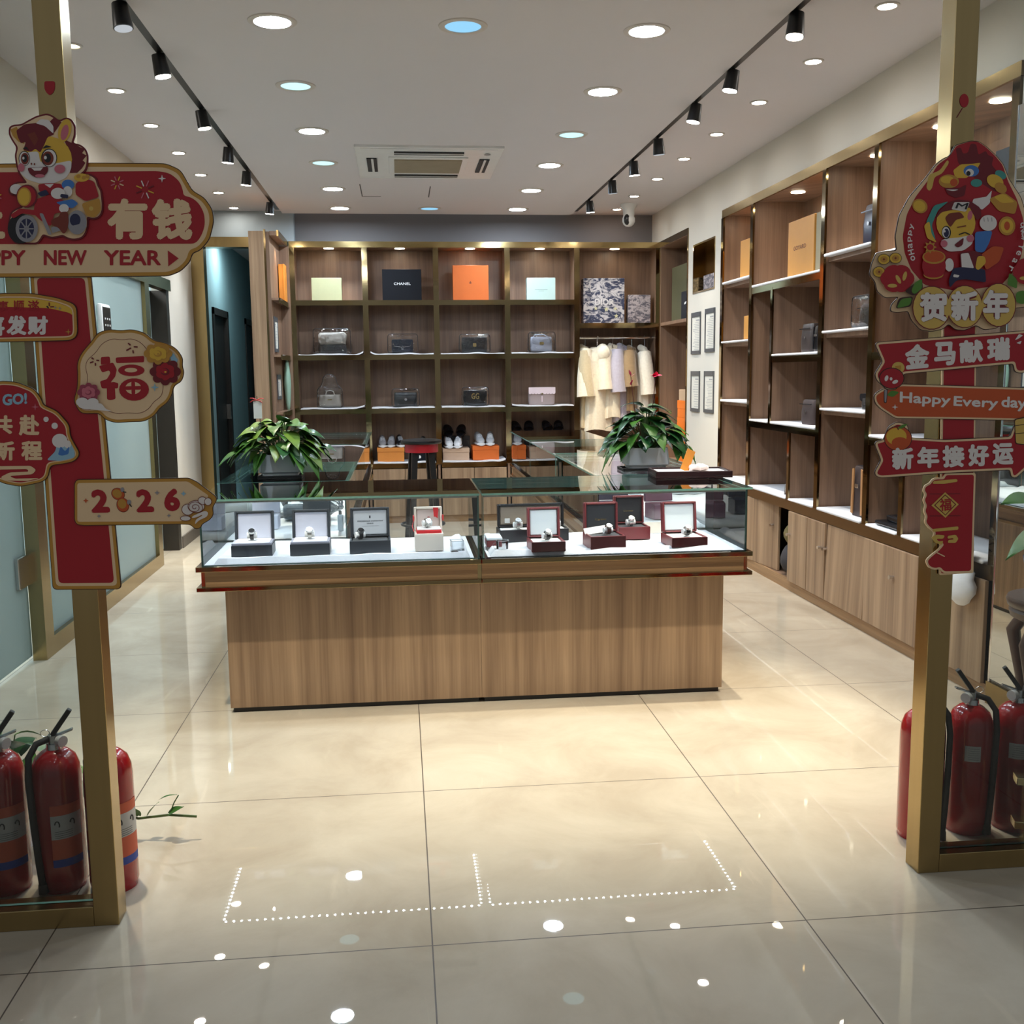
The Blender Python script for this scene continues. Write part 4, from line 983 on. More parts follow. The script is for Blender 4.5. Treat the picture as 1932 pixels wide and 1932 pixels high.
def make_shoe(label, x, y, z, upper, sole, trim, rz=0.0, s=1.0, group=None):
    """trainer, toe towards -Y"""
    t = thing('trainer_shoe', label, 'shoe', (x, y, z), group); o_ = ORG[t.name]; ORG[t.name] = Vector((0, 0, 0))
    n = 16; st = [(-.135, .025, .0), (-.125, .040, .0), (-.09, .050, .0), (-.03, .046, .0), (.03, .040, .0), (.08, .043, .0), (.12, .038, .0), (.13, .022, .0)]
    def ring(yy, wv, z0, z1):
        return [(wv*math.cos(2*PI*k/n), yy, z0+(z1-z0)*(.5+.5*math.sin(2*PI*k/n))) for k in range(n)]
    vs, fs = loft([ring(a*s, b*s, 0, .030*s) for a, b, _ in st]); MB().add(vs, fs).build('sole', sole, t, True)
    up = [(-.128, .020, .045), (-.115, .034, .060), (-.08, .043, .075), (-.03, .040, .098), (.01, .035, .120), (.05, .036, .118), (.10, .036, .130), (.122, .024, .128)]
    vs, fs = loft([ring(a*s, b*s, .018*s, c*s) for a, b, c in up]); MB().add(vs, fs).build('upper', upper, t, True)
    mb = MB()
    for k in range(5):
        yy = (-.075+.018*k)*s; zt = (.079+.008*k)*s; mb.tube([(-.024*s, yy, zt-.006*s), (0, yy-.002, zt+.003*s), (.024*s, yy, zt-.006*s)], .0032*s, 6)
    mb.build('laces', trim, t, True)
    ORG[t.name] = o_; t.rotation_euler = (0, 0, rz); return t
GREYS = col('grey_shoe_mesh', 128, 126, 130, 0.6, bump=0.3); WHS = col('white_shoe_leather', 220, 220, 222, 0.4); SLV = col('silver_shoe_leather', 176, 178, 184, 0.25)
make_shoe('grey trainer on the tan orange shoebox, the one nearer the corridor', -0.185, 10.32, zs+0.1365, GREYS, WHS, SLV, 0.06, 0.9, 'grey trainers')
make_shoe('grey trainer on the tan orange shoebox, the one nearer the stool', -0.095, 10.32, zs+0.1365, GREYS, WHS, SLV, -0.06, 0.9, 'grey trainers')
make_shoe('black and white trainer at the end of the tan orange shoebox', -0.01, 10.32, zs+0.1365, BLKL, WHS, SLV, 0.1, 0.9)
make_shoe('black trainer on the black shoebox behind the stool', 0.21, 10.32, zs+0.1165, BLKL, WHS, SLV, -0.1, 0.9)
make_shoe('white trainer on the beige shoebox, the one nearer the stool', 0.465, 10.30, zs+0.1195, WHS, WHS, SLV, 0.08, 0.95, 'white trainers')
make_shoe('white trainer on the beige shoebox, the one farther from the stool', 0.565, 10.30, zs+0.1195, WHS, WHS, SLV, -0.12, 0.95, 'white trainers')
make_shoe('silver white wrapped trainer on the bright orange shoebox, nearer the white pair', 0.775, 10.31, zs+0.1395, SLV, WHS, SLV, 0.1, 1.0, 'wrapped trainers')
make_shoe('silver white wrapped trainer on the bright orange shoebox, nearer the coats', 0.885, 10.31, zs+0.1395, SLV, WHS, WHS, -0.08, 1.0, 'wrapped trainers')
def slide(label, x, y, z, rz=0.0, group='black slides'):
    """flat slide leaning on its heel, strap over the instep"""
    t = thing('slide_sandal', label, 'sandal', (x, y, z), group); o_ = ORG[t.name]; ORG[t.name] = Vector((0, 0, 0))
    n = 18; pts = [(0.047*math.cos(2*PI*k/n)*(1+0.1*math.sin(2*PI*k/n)), 0.115*math.sin(2*PI*k/n)) for k in range(n)]
    M_ = Matrix.Translation((0, 0, 0.052)) @ Matrix.Rotation(0.5, 4, 'X')
    F = lambda u, v, e: tuple(M_ @ Vector((u, v*0.98, e)))
    MB().prism(pts, F, -0.012, 0.010).build('footbed', BLKL, t)
    mb = MB(); rows = []
    for yy in (-0.075, -0.02):
        rows.append([F(0.052*math.cos(a), yy, 0.0+0.055*math.sin(a)) for a in [PI*k/10 for k in range(11)]])
    vs = rows[0]+rows[1]; fs = [(k, k+1, 12+k, 11+k) for k in range(10)]; mb.add(vs, fs)
    rows = [[(p[0]*0.93, p[1], p[2]-0.004) for p in r] for r in rows]; mb.add(rows[0]+rows[1], fs); mb.build('strap', col('black_glossy_strap', 20, 20, 24, 0.2), t, True)
    ORG[t.name] = o_; t.rotation_euler = (0, 0, rz); return t
zb = zs+0.257
for k, (x, nm, z, y) in enumerate(((1.145, 'first pair on the dark box, nearer the brass divider', zb, 10.31), (1.275, 'first pair on the dark box, farther from the brass divider', zb, 10.31), (1.46, 'second pair on the dark box, farther from the coats', zb, 10.31), (1.575, 'second pair on the dark box, nearer the coats', zb, 10.31))):
    slide('black slide of the %s' % nm, x, y, z, 0.1*(-1)**k)
slide('black slide propped up behind the white trainers, nearer the stool', 0.47, 10.375, zs+0.228, 0.1); slide('black slide propped up behind the white trainers, farther from the stool', 0.60, 10.375, zs+0.228, -0.15)

# -- coats on the rail
def coat(label, x, y, ztop, zbot, wid, dep, rz, mat, hood=False, group='coats on the hanging rail', sleeve=True, seed=1):
    t = thing('fur_coat', label, 'coat', (x, y, ztop), group); o_ = ORG[t.name]; ORG[t.name] = Vector((0, 0, 0))
    L = ztop-zbot; r_ = random.Random(seed); ph = r_.uniform(0, 6); n = 40; rings = []
    for (f_, wv, dv) in ((0.02, .16, .55), (0.05, .34, .75), (0.10, .46, .9), (0.2, .45, 1), (0.4, .43, 1.05), (0.7, .47, 1.15), (1.0, .52, 1.25)):
        rg = []
        for k in range(n):
            a = 2*PI*k/n; fold = 1+0.10*f_*math.sin(7*a+ph)+0.05*f_*math.sin(13*a+ph*2)
            rg.append((wid*wv*math.cos(a)*fold, dep*.5*dv*math.sin(a)*fold, -L*f_+0.012*math.sin(3*a+ph)*f_))
        rings.append(rg)
    vs, fs = loft(list(reversed(rings))); MB().add(vs, fs).build('body', mat, t, True)
    if sleeve:
        for s_ in (-1, 1):
            pts = [(s_*wid*.38, 0, -.05*L), (s_*wid*.50, -dep*.10, -.22*L), (s_*wid*.55, -dep*.22, -.42*L), (s_*wid*.55, -dep*.30, -.60*L)]
            MB().tube(pts, [.065, .072, .070, .078], 14).build('sleeve', mat, t, True)
    if hood:
        b = MB(); b.ball((0.02, -dep*.35, -.10*L), wid*.22, dep*.42, .12*L, n=18); b.build('hood', mat, t, True)
    else:
        MB().tube([(-wid*.14, -dep*.22, -.14*L), (-wid*.17, 0, -.01*L), (0, dep*.25, .015*L), (wid*.17, 0, -.01*L), (wid*.14, -dep*.22, -.14*L)], .032, 10).build('collar', mat, t, True)
    ORG[t.name] = o_; t.rotation_euler = (0, 0, rz)
    h = thing('coat_hanger', 'hanger carrying the ' + label.split(' hanging')[0], 'hanger', (x, y, ztop), 'hangers on the rail'); ORG[h.name] = Vector((0, 0, 0))
    zr = 1.79-ztop
    pts = [(0, 0, -0.012), (0, 0, zr-0.018)]+[(0.016*math.sin(a), 0, zr+0.001-0.016*math.cos(a)) for a in [0.4*k for k in range(1, 9)]]
    MB().tube(pts, 0.003, 6).build('hook', CHROME, h, True); MB().tube([(-wid*.33, 0, -.075), (0, 0, -0.012), (wid*.33, 0, -.075)], 0.008, 8).build('shoulder_bar', BLACKP, h, True)
    ORG[h.name] = Vector((x, y, ztop)); h.rotation_euler = (0, 0, rz); return t
FUR = lambda nm, r, g, b: plain(nm, rgb(r, g, b), 0.95, var=0.16, scale=45, bump=0.8, sheen=0.5)
coat('beige coat hanging at the shelving end of the rail', 1.845, 10.29, 1.69, 0.90, 0.30, 0.16, 1.25, FUR('beige_fur', 190, 172, 138), seed=2)
coat('long cream fur coat with hood hanging in front', 1.955, 10.24, 1.715, 0.88, 0.33, 0.20, 0.38, FUR('cream_fur', 226, 214, 190), hood=True, seed=3)
coat('cream fur coat with wide cuffs hanging second in front', 2.115, 10.25, 1.70, 1.00, 0.26, 0.18, 0.5, FUR('ivory_fur', 218, 206, 182), seed=4)
coat('pale lilac grey coat hanging mid rail', 2.215, 10.27, 1.70, 0.96, 0.26, 0.14, 0.85, FUR('lilac_grey_fur', 164, 158, 170), seed=5)
coat('brown and tan jacket hanging past the lilac coat', 2.315, 10.28, 1.68, 1.06, 0.26, 0.12, 1.05, FUR('tan_suede', 142, 116, 82), seed=6)
coat('white coat hanging at the alcove end of the rail', 2.445, 10.28, 1.68, 0.93, 0.22, 0.16, 1.30, FUR('white_fur', 222, 214, 198), seed=7)

# -- goods on the long wall shelving
def ycloth(label, y0, y1, z, seed):
    """plush pad on a shelf of the wall shelving; its front edge hangs a little over"""
    r_ = random.Random(seed); p = r_.uniform(0, 6)
    mb = MB(); mb.box(XR-0.012, min(y0, y1), z+0.0006, XB-0.05, max(y0, y1), z+0.018, 0.008, seg=3)
    mb.v = [(v[0], v[1], v[2]+(0.003*math.sin(v[1]*22+p) if v[2] > z+0.008 else 0)) for v in mb.v]
    return tag(mb.build('shelf_cloth', CLOTH, smooth=True, loc=(2.7, (y0+y1)/2, z)), label, 'cloth', 'white shelf cloths')
for lab, y0, y1, z in (('white cloth on the top shelf of the farthest wall bay', 8.08, 7.45, 2.125), ('white cloth on the second shelf of the farthest wall bay', 8.08, 7.45, 1.67), ('white fluffy cloth on the third shelf of the farthest wall bay', 8.08, 7.45, 1.213),
                       ('white cloth on the bottom of the farthest wall bay', 8.08, 7.45, 0.60), ('white cloth under the big tan gift box of the wide wall bay', 7.38, 6.17, 2.045), ('white cloth on the wide bay shelf with dark bags', 6.95, 6.17, 1.552),
                       ('white cloth on the wide bay lower shelf', 6.95, 6.17, 1.09), ('white cloth on the wide bay lower shelf behind the divider', 7.38, 7.01, 1.09), ('crumpled white cloth at the bottom of the wide wall bay', 7.38, 6.63, 0.60), ('white cloth in the narrow bottom cubby of the wide wall bay', 6.58, 6.17, 0.60),
                       ('white cloth on the top shelf of the narrow wall bay', 6.10, 5.49, 2.125), ('white cloth on the second shelf of the narrow wall bay', 6.10, 5.49, 1.675), ('white rolled cloth on the third shelf of the narrow wall bay', 6.10, 5.49, 1.213), ('white cloth under the tote at the bottom of the narrow wall bay', 6.10, 5.49, 0.60),
                       ('white cloth on the shelf behind the banner sign', 5.42, 4.25, 1.09), ('white cloth under the black tray at the bottom of the near wall bay', 5.42, 5.07, 0.60), ('white cloth in the bottom cubby nearest the mirror', 5.01, 4.25, 0.60), ('white cloth on the upper shelf behind the banner sign', 5.42, 4.25, 2.06)):
    ycloth(lab, y0, y1, z, int(y0*100+z*10))
TAN = col('tan_gift_card', 200, 142, 66, 0.5)
wall_box('tan box standing on the top shelf of the farthest wall bay', 7.50, 7.75, 2.145, 2.42, TAN, x0=2.575, x1=2.82)
wall_box('tan box standing on the second shelf of the farthest wall bay', 7.52, 7.64, 1.69, 1.86, TAN, x0=2.575, x1=2.8)
def near_box(label, x0, x1, y0, y1, z0, z1, mat, side):
    """box whose broad face looks along the aisle towards the entrance"""
    t = thing('gift_box', label, 'box', ((x0+x1)/2, (y0+y1)/2, z0))
    l = MB().box(x0, y0, z0, x1, y0+(y1-y0)*0.4, z1, 0.003).build('lid', side, t); MB().box(x0+.002, y0+(y1-y0)*0.4+.0008, z0, x1-.002, y1, z1-.002, 0.003).build('body', side, t); return t, l
t, l = wall_box('big tan gift box with small print on the wide wall bay top shelf', 6.355, 6.79, 2.065, 2.42, TAN, x0=2.58, x1=2.74)
text_quad(MB(), 'GOYARD', [(6.69, 2.255), (6.48, 2.255), (6.48, 2.228), (6.69, 2.228)], YZ(2.58), 0.0008, 0.02).build('lettering', col('brown_print', 110, 52, 24), l)
wall_box('olive grey box standing next to the big tan gift box', 6.20, 6.35, 2.065, 2.42, col('olive_grey_card', 150, 140, 112), x0=2.59, x1=2.78)
def yrot(t): t.rotation_euler = (0, 0, -PI/2); return t
yrot(handbag('navy rucksack with zip on the narrow wall bay top shelf', 2.655, 5.61, 2.145, 0.20, 0.22, 0.13, NAVY, NAVY, SILV, 'plain'))
yrot(handbag('dark bag on the second shelf of the narrow wall bay', 2.66, 5.67, 1.695, 0.18, 0.13, 0.10, col('brown_black_leather', 58, 50, 48, 0.35), BLKL, SILV, 'plain'))
cv = cover('clear dust cover over the dark bag of the narrow wall bay', 2.66, 5.67, 1.694, R4(0.23, 0.175), 0.15); cv.rotation_euler = (0, 0, -PI/2)
yrot(handbag('dark bag on the wide bay shelf, farther from the entrance', 2.64, 6.49, 1.572, 0.18, 0.18, 0.09, col('brown_black_leather', 58, 50, 48, 0.35), BLKL, SILV, 'plain'))
yrot(handbag('black handle bag on the wide bay shelf, nearer the entrance', 2.64, 6.29, 1.572, 0.14, 0.16, 0.10, BLKL, BLKL, SILV, 'gathered'))
yrot(handbag('small brown square bag on the wide bay lower shelf', 2.64, 6.42, 1.110, 0.20, 0.16, 0.11, col('dark_brown_canvas', 62, 48, 46, 0.6), BLKL, SILV, 'plain'))
t = yrot(handbag('tall dark brown tote with pale tag at the bottom of the narrow wall bay', 2.655, 5.63, 0.62, 0.22, 0.29, 0.13, col('dark_brown_canvas', 62, 48, 46, 0.6), col('tan_leather', 178, 130, 84), SILV, 'gathered'))
yrot(handbag('black folded bag leaning on the rolled cloth of the narrow wall bay', 2.62, 5.58, 1.235, 0.14, 0.09, 0.05, BLKL, BLKL, SILV, 'clasp'))
t = thing('ring_binder', 'black open document case lying at the bottom of the near wall bay', 'case', (2.7, 5.2, 0.62)); MB().box(2.565, 5.10, 0.6215, 2.84, 5.36, 0.645, 0.008).build('body', BLKL, t); MB().box(2.60, 5.12, 0.6455, 2.80, 5.30, 0.68, 0.01).build('cover', BLKL, t)
t = thing('folded_umbrella_frame', 'black slim tripod legs lying at the bottom of the wide wall bay', 'tripod', (2.66, 6.72, 0.62))
for k in range(3): MB().tube([(2.575, 6.66+0.03*k, 0.626), (2.60, 6.69+0.04*k, 0.69), (2.64, 6.67+0.03*k, 0.76)], 0.006, 6).build('leg', BLACKP, t)
wall_box('dark navy box on the upper shelf behind the banner sign', 4.225, 4.37, 2.08, 2.385, col('black_navy_card', 20, 26, 34), x0=2.575, x1=2.86)
# ------------------------------------------------------------------ goods in the front counters
def local(fn):
    """build a thing round its own origin, then put it in place"""
    def run(*a, **k):
        return fn(*a, **k)
    return run
def begin(name, label, cat, loc, group=None):
    t = thing(name, label, cat, loc, group); ORG[t.name] = Vector((0, 0, 0)); return t
def finish(t, rz=0.0, tilt=None):
    ORG[t.name] = Vector(t.location); t.rotation_euler = (tilt or 0, 0, rz); return t
def pad(label, x0, x1, y0, y1, z, seed, group='white cloths in the glass counters', roll=0.012, h=0.013):
    """cloth spread on the deck, front and side edges rolled"""
    r_ = random.Random(seed); ph = [r_.uniform(0, 6) for _ in range(4)]
    def up(u, v):
        x = x0+(x1-x0)*u; y = y0+(y1-y0)*v
        e = max(0, 1-v/0.10); es = max(0, 1-min(u, 1-u)/0.04)
        b = max(e*(2-e) if e else 0, es*(2-es)*0.7)
        edge = 0.0 if (u in (0, 1) or v in (0, 1)) else 1.0
        rr = roll*math.sin(min(1, max(0, (0.10-v)/0.10))*PI) if v < 0.10 else 0
        rs = roll*0.8*math.sin(min(1, max(0, (0.05-min(u, 1-u))/0.05))*PI) if min(u, 1-u) < 0.05 else 0
        wv = 0.0018*math.sin(u*31+ph[0]+v*7)+0.0015*math.sin(v*23+ph[1]+u*11)
        return (x, y, z+0.0008+edge*(h*0.9+max(rr, rs)+wv))
    mb = MB(); mb.grid(up, 60, 30); mb.box(x0+0.004, y0+0.004, z+0.0005, x1-0.004, y1-0.004, z+0.0012)
    return tag(mb.build('counter_cloth', CLOTH, smooth=True, loc=((x0+x1)/2, (y0+y1)/2, z)), label, 'cloth', group)
DZ = 0.671; TZ = DZ+0.0155
pad('white plush cloth under the black watch cases', -0.80, 0.285, 4.405, 4.95, DZ, 1); pad('white plush cloth under the dark red watch cases', 0.375, 1.455, 4.405, 4.95, DZ, 2)
def watch_case(label, x, y, w, d, h, lh, outer, inner, cushion, rz=0.0, tilt=0.14, lettering=None, corner=0.004, rim=None, group='open watch cases', lidw=0.97, lid_lab=None, z=TZ, lt=0.028):
    t = begin('watch_case', label, 'watch case', (x, y, z), group)
    wl = 0.010
    mb = MB(); mb.box(-w/2, -d/2, 0, w/2, -d/2+wl, h, 0.002); mb.box(-w/2, d/2-wl, 0, w/2, d/2, h, 0.002); mb.box(-w/2, -d/2+wl, 0, -w/2+wl, d/2-wl, h, 0.002); mb.box(w/2-wl, -d/2+wl, 0, w/2, d/2-wl, h, 0.002); mb.box(-w/2+wl, -d/2+wl, 0, w/2-wl, d/2-wl, 0.006)
    mb.build('base', outer, t)
    if rim: MB().box(-w/2+0.002, -d/2+0.002, h*0.985, w/2-0.002, d/2-0.002, h+0.010, 0.002).build('rim', rim, t)
    top = h+0.012 if rim else h-0.004
    c = MB().box(-w/2+wl+0.001, -d/2+wl+0.001, 0.008, w/2-wl-0.001, d/2-wl-0.001, top, 0.006).build('cushion', cushion, t)
    M_ = Matrix.Translation((0, d/2-0.002, h+0.001)) @ Matrix.Rotation(-tilt, 4, 'X')
    lw = w*lidw
    lid = MB(); e = 0.010
    lid.box(-lw/2, -0.002, 0, lw/2, 0.008, lh, corner, M=M_); lid.box(-lw/2, -lt, 0, -lw/2+e, -0.002, lh, corner*0.6, M=M_); lid.box(lw/2-e, -lt, 0, lw/2, -0.002, lh, corner*0.6, M=M_)
    lid.box(-lw/2+e, -lt, lh-e, lw/2-e, -0.002, lh, corner*0.6, M=M_); lid.box(-lw/2+e, -lt, 0, lw/2-e, -0.002, e*0.6, corner*0.6, M=M_)
    lid = lid.build('lid', outer, t)
    pn = MB().box(-lw/2+e+0.001, -lt*0.62, e*0.6+0.001, lw/2-e-0.001, -0.0021, lh-e-0.001, 0.005, M=M_).build('lid_lining', inner, lid)
    F = lambda u, v, q: tuple(M_ @ Vector((u, -lt*0.62-q, v)))
    if lettering:
        mb = MB()
        for s_, u0, u1, v0, v1 in lettering[0]: text_quad(mb, s_, [(u0*lw, v1*lh), (u1*lw, v1*lh), (u1*lw, v0*lh), (u0*lw, v0*lh)], F, 0.0006, 0.02)
        for u0, u1, v0, v1 in lettering[2] if len(lettering) > 2 else []: mb.prism([(u0*lw, v0*lh), (u1*lw, v0*lh), (u1*lw, v1*lh), (u0*lw, v1*lh)], F, 0.0002, 0.0006)
        mb.build('lettering', lettering[1], lid)
    return finish(t, rz)
def watch(label, x, y, z, strap, case, dial, rz=0.0, r=0.0150, tilt=0.62, metal=False, group='wristwatches on display'):
    t = begin('wristwatch', label, 'wristwatch', (x, y, z), group)
    # loop strap standing on its edge cushion, case on the upper front
    R = 0.0195
    pts = [(0, -R*math.sin(a), R+0.003+R*math.cos(a)) for a in [2*PI*k/28 for k in range(28)]]
    mb = MB(); n = 28
    vs = []
    for k in range(n):
        a = 2*PI*k/n; wd = 0.010-0.003*abs(math.sin(a/2-tilt/2)); c = Vector((0, -R*math.sin(a), R+0.003+R*math.cos(a))); o = Vector((0, -math.sin(a), math.cos(a)))
        for sx, so in ((-1, -.0013), (1, -.0013), (1, .0013), (-1, .0013)): vs.append(c+Vector((sx*wd, 0, 0))+o*so)
    fs = [(k*4+q, k*4+(q+1) % 4, ((k+1) % n)*4+(q+1) % 4, ((k+1) % n)*4+q) for k in range(n) for q in range(4)]
    mb.add(vs, fs).build('strap', strap, t)
    MB().cyl((-.021, 0, R+.001), (.021, 0, R+.001), R-.006, n=20).build('cushion_roll', CUSH, t, True)
    o = Vector((0, -math.sin(tilt), math.cos(tilt))); c = Vector((0, 0, R+0.003))+o*R
    MB().cyl(c-o*0.001, c+o*0.008, r, r*0.94, 28).build('case', case, t, True)
    d_ = MB().cyl(c+o*0.0082, c+o*0.0088, r*0.84, r*0.84, 28).build('dial', dial, t)
    q = o.to_track_quat('Z', 'Y'); mb = MB()
    for ang, L in ((0.6, .5), (2.4, .7)):
        dv = q @ Vector((math.cos(ang), math.sin(ang), 0)); mb.cyl(c+o*0.0091, c+o*0.0091+dv*r*L, 0.0006, n=5)
    mb.build('hands', BLACKM, d_); MB().cyl(c+o*0.003+Vector((r*.98, 0, 0)), c+o*0.003+Vector((r*1.16, 0, 0)), 0.003, n=10).build('crown', case, t)
    return finish(t, rz)
BLKC = col('charcoal_leatherette', 40, 44, 50, 0.4, var=0.05); LIL = col('pale_grey_suede', 206, 206, 222, 0.75); LILR = col('lilac_grey_rim', 150, 148, 160, 0.5); CUSH = col('white_cushion', 232, 230, 228, 0.8)
REDC = col('oxblood_leatherette', 104, 34, 38, 0.35); BLV = col('black_velvet', 20, 22, 30, 0.8, sheen=0.3); SATW = col('white_satin', 216, 222, 226, 0.35, bump=0.2); IVR = col('ivory_card', 224, 212, 198, 0.5); REDR = col('red_ribbon', 196, 34, 40, 0.4)
DIALW = col('white_dial', 232, 232, 228, 0.3); DIALB = col('black_dial', 18, 18, 22, 0.2); DIALS = col('silver_dial', 200, 202, 206, 0.2, metal=0.5)
BROWNS = col('brown_strap', 92, 44, 36, 0.4)
watch_case('open black watch case with plain pale lid at the partition end of the counter', -0.652, 4.555, 0.173, 0.145, 0.050, 0.130, BLKC, LIL, CUSH, 0.02, lettering=None, rim=LILR)
watch_case('open black watch case with plain pale lid, second from the partition end', -0.405, 4.555, 0.170, 0.145, 0.050, 0.130, BLKC, LIL, CUSH, 0.02, rim=LILR)
watch_case('open black watch case with printed crest inside its lid', -0.146, 4.555, 0.178, 0.135, 0.056, 0.128, BLKC, col('grey_white_lining', 196, 198, 204, 0.7), BLV, 0.02, tilt=0.08,
           lettering=([('FREDERIQUE CONSTANT', -0.32, 0.34, 0.50, 0.555), ('GENEVE', -0.08, 0.09, 0.43, 0.47)], col('dark_print', 56, 58, 66), [(-0.02, 0.02, 0.63, 0.72), (-0.2, 0.22, 0.355, 0.362)]))
t = watch_case('tall ivory watch case with red ribbon and red tray', 0.112, 4.56, 0.124, 0.11, 0.078, 0.105, IVR, col('pinkish_lining', 206, 186, 178, 0.6), CUSH, 0.02, tilt=0.05, lidw=1.0,
           lettering=([('OMEGA', -0.10, 0.14, 0.42, 0.49)], col('red_print', 170, 60, 60), [(-0.02, 0.06, 0.54, 0.58)]))
for ch in t.children:
    if ch.name.startswith('lid'): lid_ = ch
def addto(t, mb, name, mat, parent=None):
    """extra part given in the thing's own axes"""
    p = parent or t; ORG[p.name] = Vector((0, 0, 0)); o = mb.build(name, mat, p); return o
addto(t, MB().box(-0.055, -0.050, 0.078, 0.055, 0.048, 0.092, 0.002), 'red_tray', REDR)
addto(t, MB().box(-0.052, -0.047, 0.0925, 0.052, 0.045, 0.098, 0.002), 'watch_bed', CUSH)
F = lambda u, v, q: (u, 0.022-q, v)
mb = MB(); mb.prism([(0.022, 0.183), (0.046, 0.183), (0.042, 0.135), (0.030, 0.143), (0.026, 0.140)], F, 0, 0.002); addto(t, mb, 'ribbon', REDR)
mb = MB(); mb.box(-0.068, 0.01, 0.125, -0.0625, 0.04, 0.150, 0.002); mb.tube([(-0.0655, 0.02, 0.125), (-0.072, 0.0, 0.105), (-0.066, -0.03, 0.085)], 0.0016, 6); addto(t, mb, 'ribbon', REDR)
mb = MB(); mb.box(0.0625, 0.01, 0.125, 0.068, 0.04, 0.150, 0.002); addto(t, mb, 'ribbon', REDR)
ORG[t.name] = Vector(t.location)
t = watch_case('long black double watch case at the back, behind the first dark red case', 0.600, 4.75, 0.325, 0.125, 0.056, 0.105, BLKL, col('beige_lining', 150, 134, 118, 0.6), CUSH, 0.03, tilt=0.05, corner=0.008)
addto(t, MB().box(-0.125, 0.032, 0.075, -0.100, 0.036, 0.098, 0.002), 'lid_label', CUSH)
addto(t, MB().box(0.088, 0.0, 0.054, 0.135, 0.05, 0.092, 0.004), 'watch_holder', BLKL)
ORG[t.name] = Vector(t.location)
watch_case('low dark red watch case with white satin lid nearest the counter seam', 0.626, 4.475, 0.150, 0.150, 0.044, 0.132, REDC, SATW, CUSH, 0.03, tilt=0.10, corner=0.010)
watch_case('dark red watch case with black lining in front of another black lined one', 0.892, 4.50, 0.160, 0.155, 0.058, 0.132, REDC, BLV, BLV, 0.06, tilt=0.05, corner=0.008, lettering=([('Cartier', -0.17, 0.17, 0.38, 0.45)], GOLD))
watch_case('dark red watch case with black lining standing behind its twin', 1.068, 4.735, 0.150, 0.135, 0.058, 0.132, REDC, BLV, BLV, 0.03, tilt=0.05, corner=0.010, lettering=([('Cartier', -0.17, 0.17, 0.42, 0.48)], GOLD))
watch_case('dark red watch case with white satin lid at the wall end of the counter', 1.258, 4.50, 0.166, 0.165, 0.044, 0.138, REDC, SATW, CUSH, 0.06, tilt=0.12, corner=0.012)
watch('wristwatch with black strap in the first black case', -0.655, 4.545, TZ+0.064, BLKL, STEEL, DIALB, 0.05)
watch('steel bracelet wristwatch in the second black case', -0.408, 4.545, TZ+0.064, STEEL, STEEL, DIALS, 0.05)
watch('wristwatch with black strap in the case with the printed crest', -0.19, 4.545, TZ+0.054, BLKL, STEEL, DIALB, 0.4, tilt=0.6)
watch('steel wristwatch in the tall ivory case', 0.105, 4.548, TZ+0.0985, STEEL, STEEL, DIALW, 0.3, r=0.0138, tilt=1.1)
watch('silver wristwatch in the long black double case', 0.53, 4.73, TZ+0.054, STEEL, STEEL, DIALS, 0.1)
watch('second wristwatch in the long black double case, beside the steel one', 0.71, 4.73, TZ+0.054, BLKL, STEEL, DIALW, -0.1)
watch('wristwatch with dark strap in the low dark red case', 0.628, 4.455, TZ+0.042, BLKL, STEEL, DIALW, 0.3, r=0.0138)
watch('wristwatch with brown strap in the front black lined red case', 0.905, 4.48, TZ+0.056, BROWNS, STEEL, DIALW, 0.2, r=0.0138)
watch('steel wristwatch in the rear black lined red case', 1.058, 4.705, TZ+0.056, STEEL, STEEL, DIALS, 0.1, r=0.0145)
watch('wristwatch with dark strap in the white satin case at the wall end', 1.262, 4.47, TZ+0.042, BLKL, STEEL, DIALW, 0.2, r=0.0145)
t = begin('warranty_card', 'white card standing open in the front black lined red case', 'card', (0.86, 4.52, TZ+0.0555)); M_ = Matrix.Rotation(0.22, 4, 'Y') @ Matrix.Rotation(-0.5, 4, 'X'); MB().box(-0.05, -0.001, 0.002, 0.05, 0.001, 0.036, M=Matrix.Rotation(-0.12, 4, 'Y') @ Matrix.Rotation(-0.7, 4, 'X')).build('card', PAPER, t); finish(t, 0.1)
# clear little cubes and a glass cup
CUP = glass('clear_crystal', (0.93, 0.95, 0.96, 1), ior=1.5)
t = begin('acrylic_cube', 'small clear acrylic cube beside the tall ivory case', 'cube', (0.232, 4.475, TZ)); mb = MB()
for b in ((-.027, -.027, 0, .027, -.023, .05), (-.027, .023, 0, .027, .027, .05), (-.027, -.023, 0, -.023, .023, .05), (.023, -.023, 0, .027, .023, .05), (-.023, -.023, 0, .023, .023, .006)): mb.box(*b)
mb.build('walls', CUP, t); mb = MB()
for a, b in (((-.027, -.027), (.027, -.027)), ((.027, -.027), (.027, .027)), ((.027, .027), (-.027, .027)), ((-.027, .027), (-.027, -.027))): mb.cyl((a[0], a[1], .05), (b[0], b[1], .05), .0012, n=6)
mb.build('rim', col('smoky_edge', 150, 152, 160, 0.2), t); finish(t, 0.1)
t = begin('glass_cup', 'clear glass cup with handle beside the counter seam', 'cup', (0.430, 4.455, TZ))
MB().lathe([(.001, .001), (.024, .001), (.026, .004), (.027, .048), (.025, .048), (.0235, .007), (.001, .006)], n=28).build('bowl', CUP, t, True)
MB().tube([(-.026, 0, .040), (-.036, 0, .038), (-.041, 0, .026), (-.036, 0, .013), (-.026, 0, .011)], .0026, 8).build('handle', CUP, t, True)
MB().tube([(.0265*math.cos(2*PI*k/24), .0265*math.sin(2*PI*k/24), .048) for k in range(24)], .001, 5, close=True).build('rim', col('white_glass_rim', 220, 222, 226, 0.2), t); finish(t)
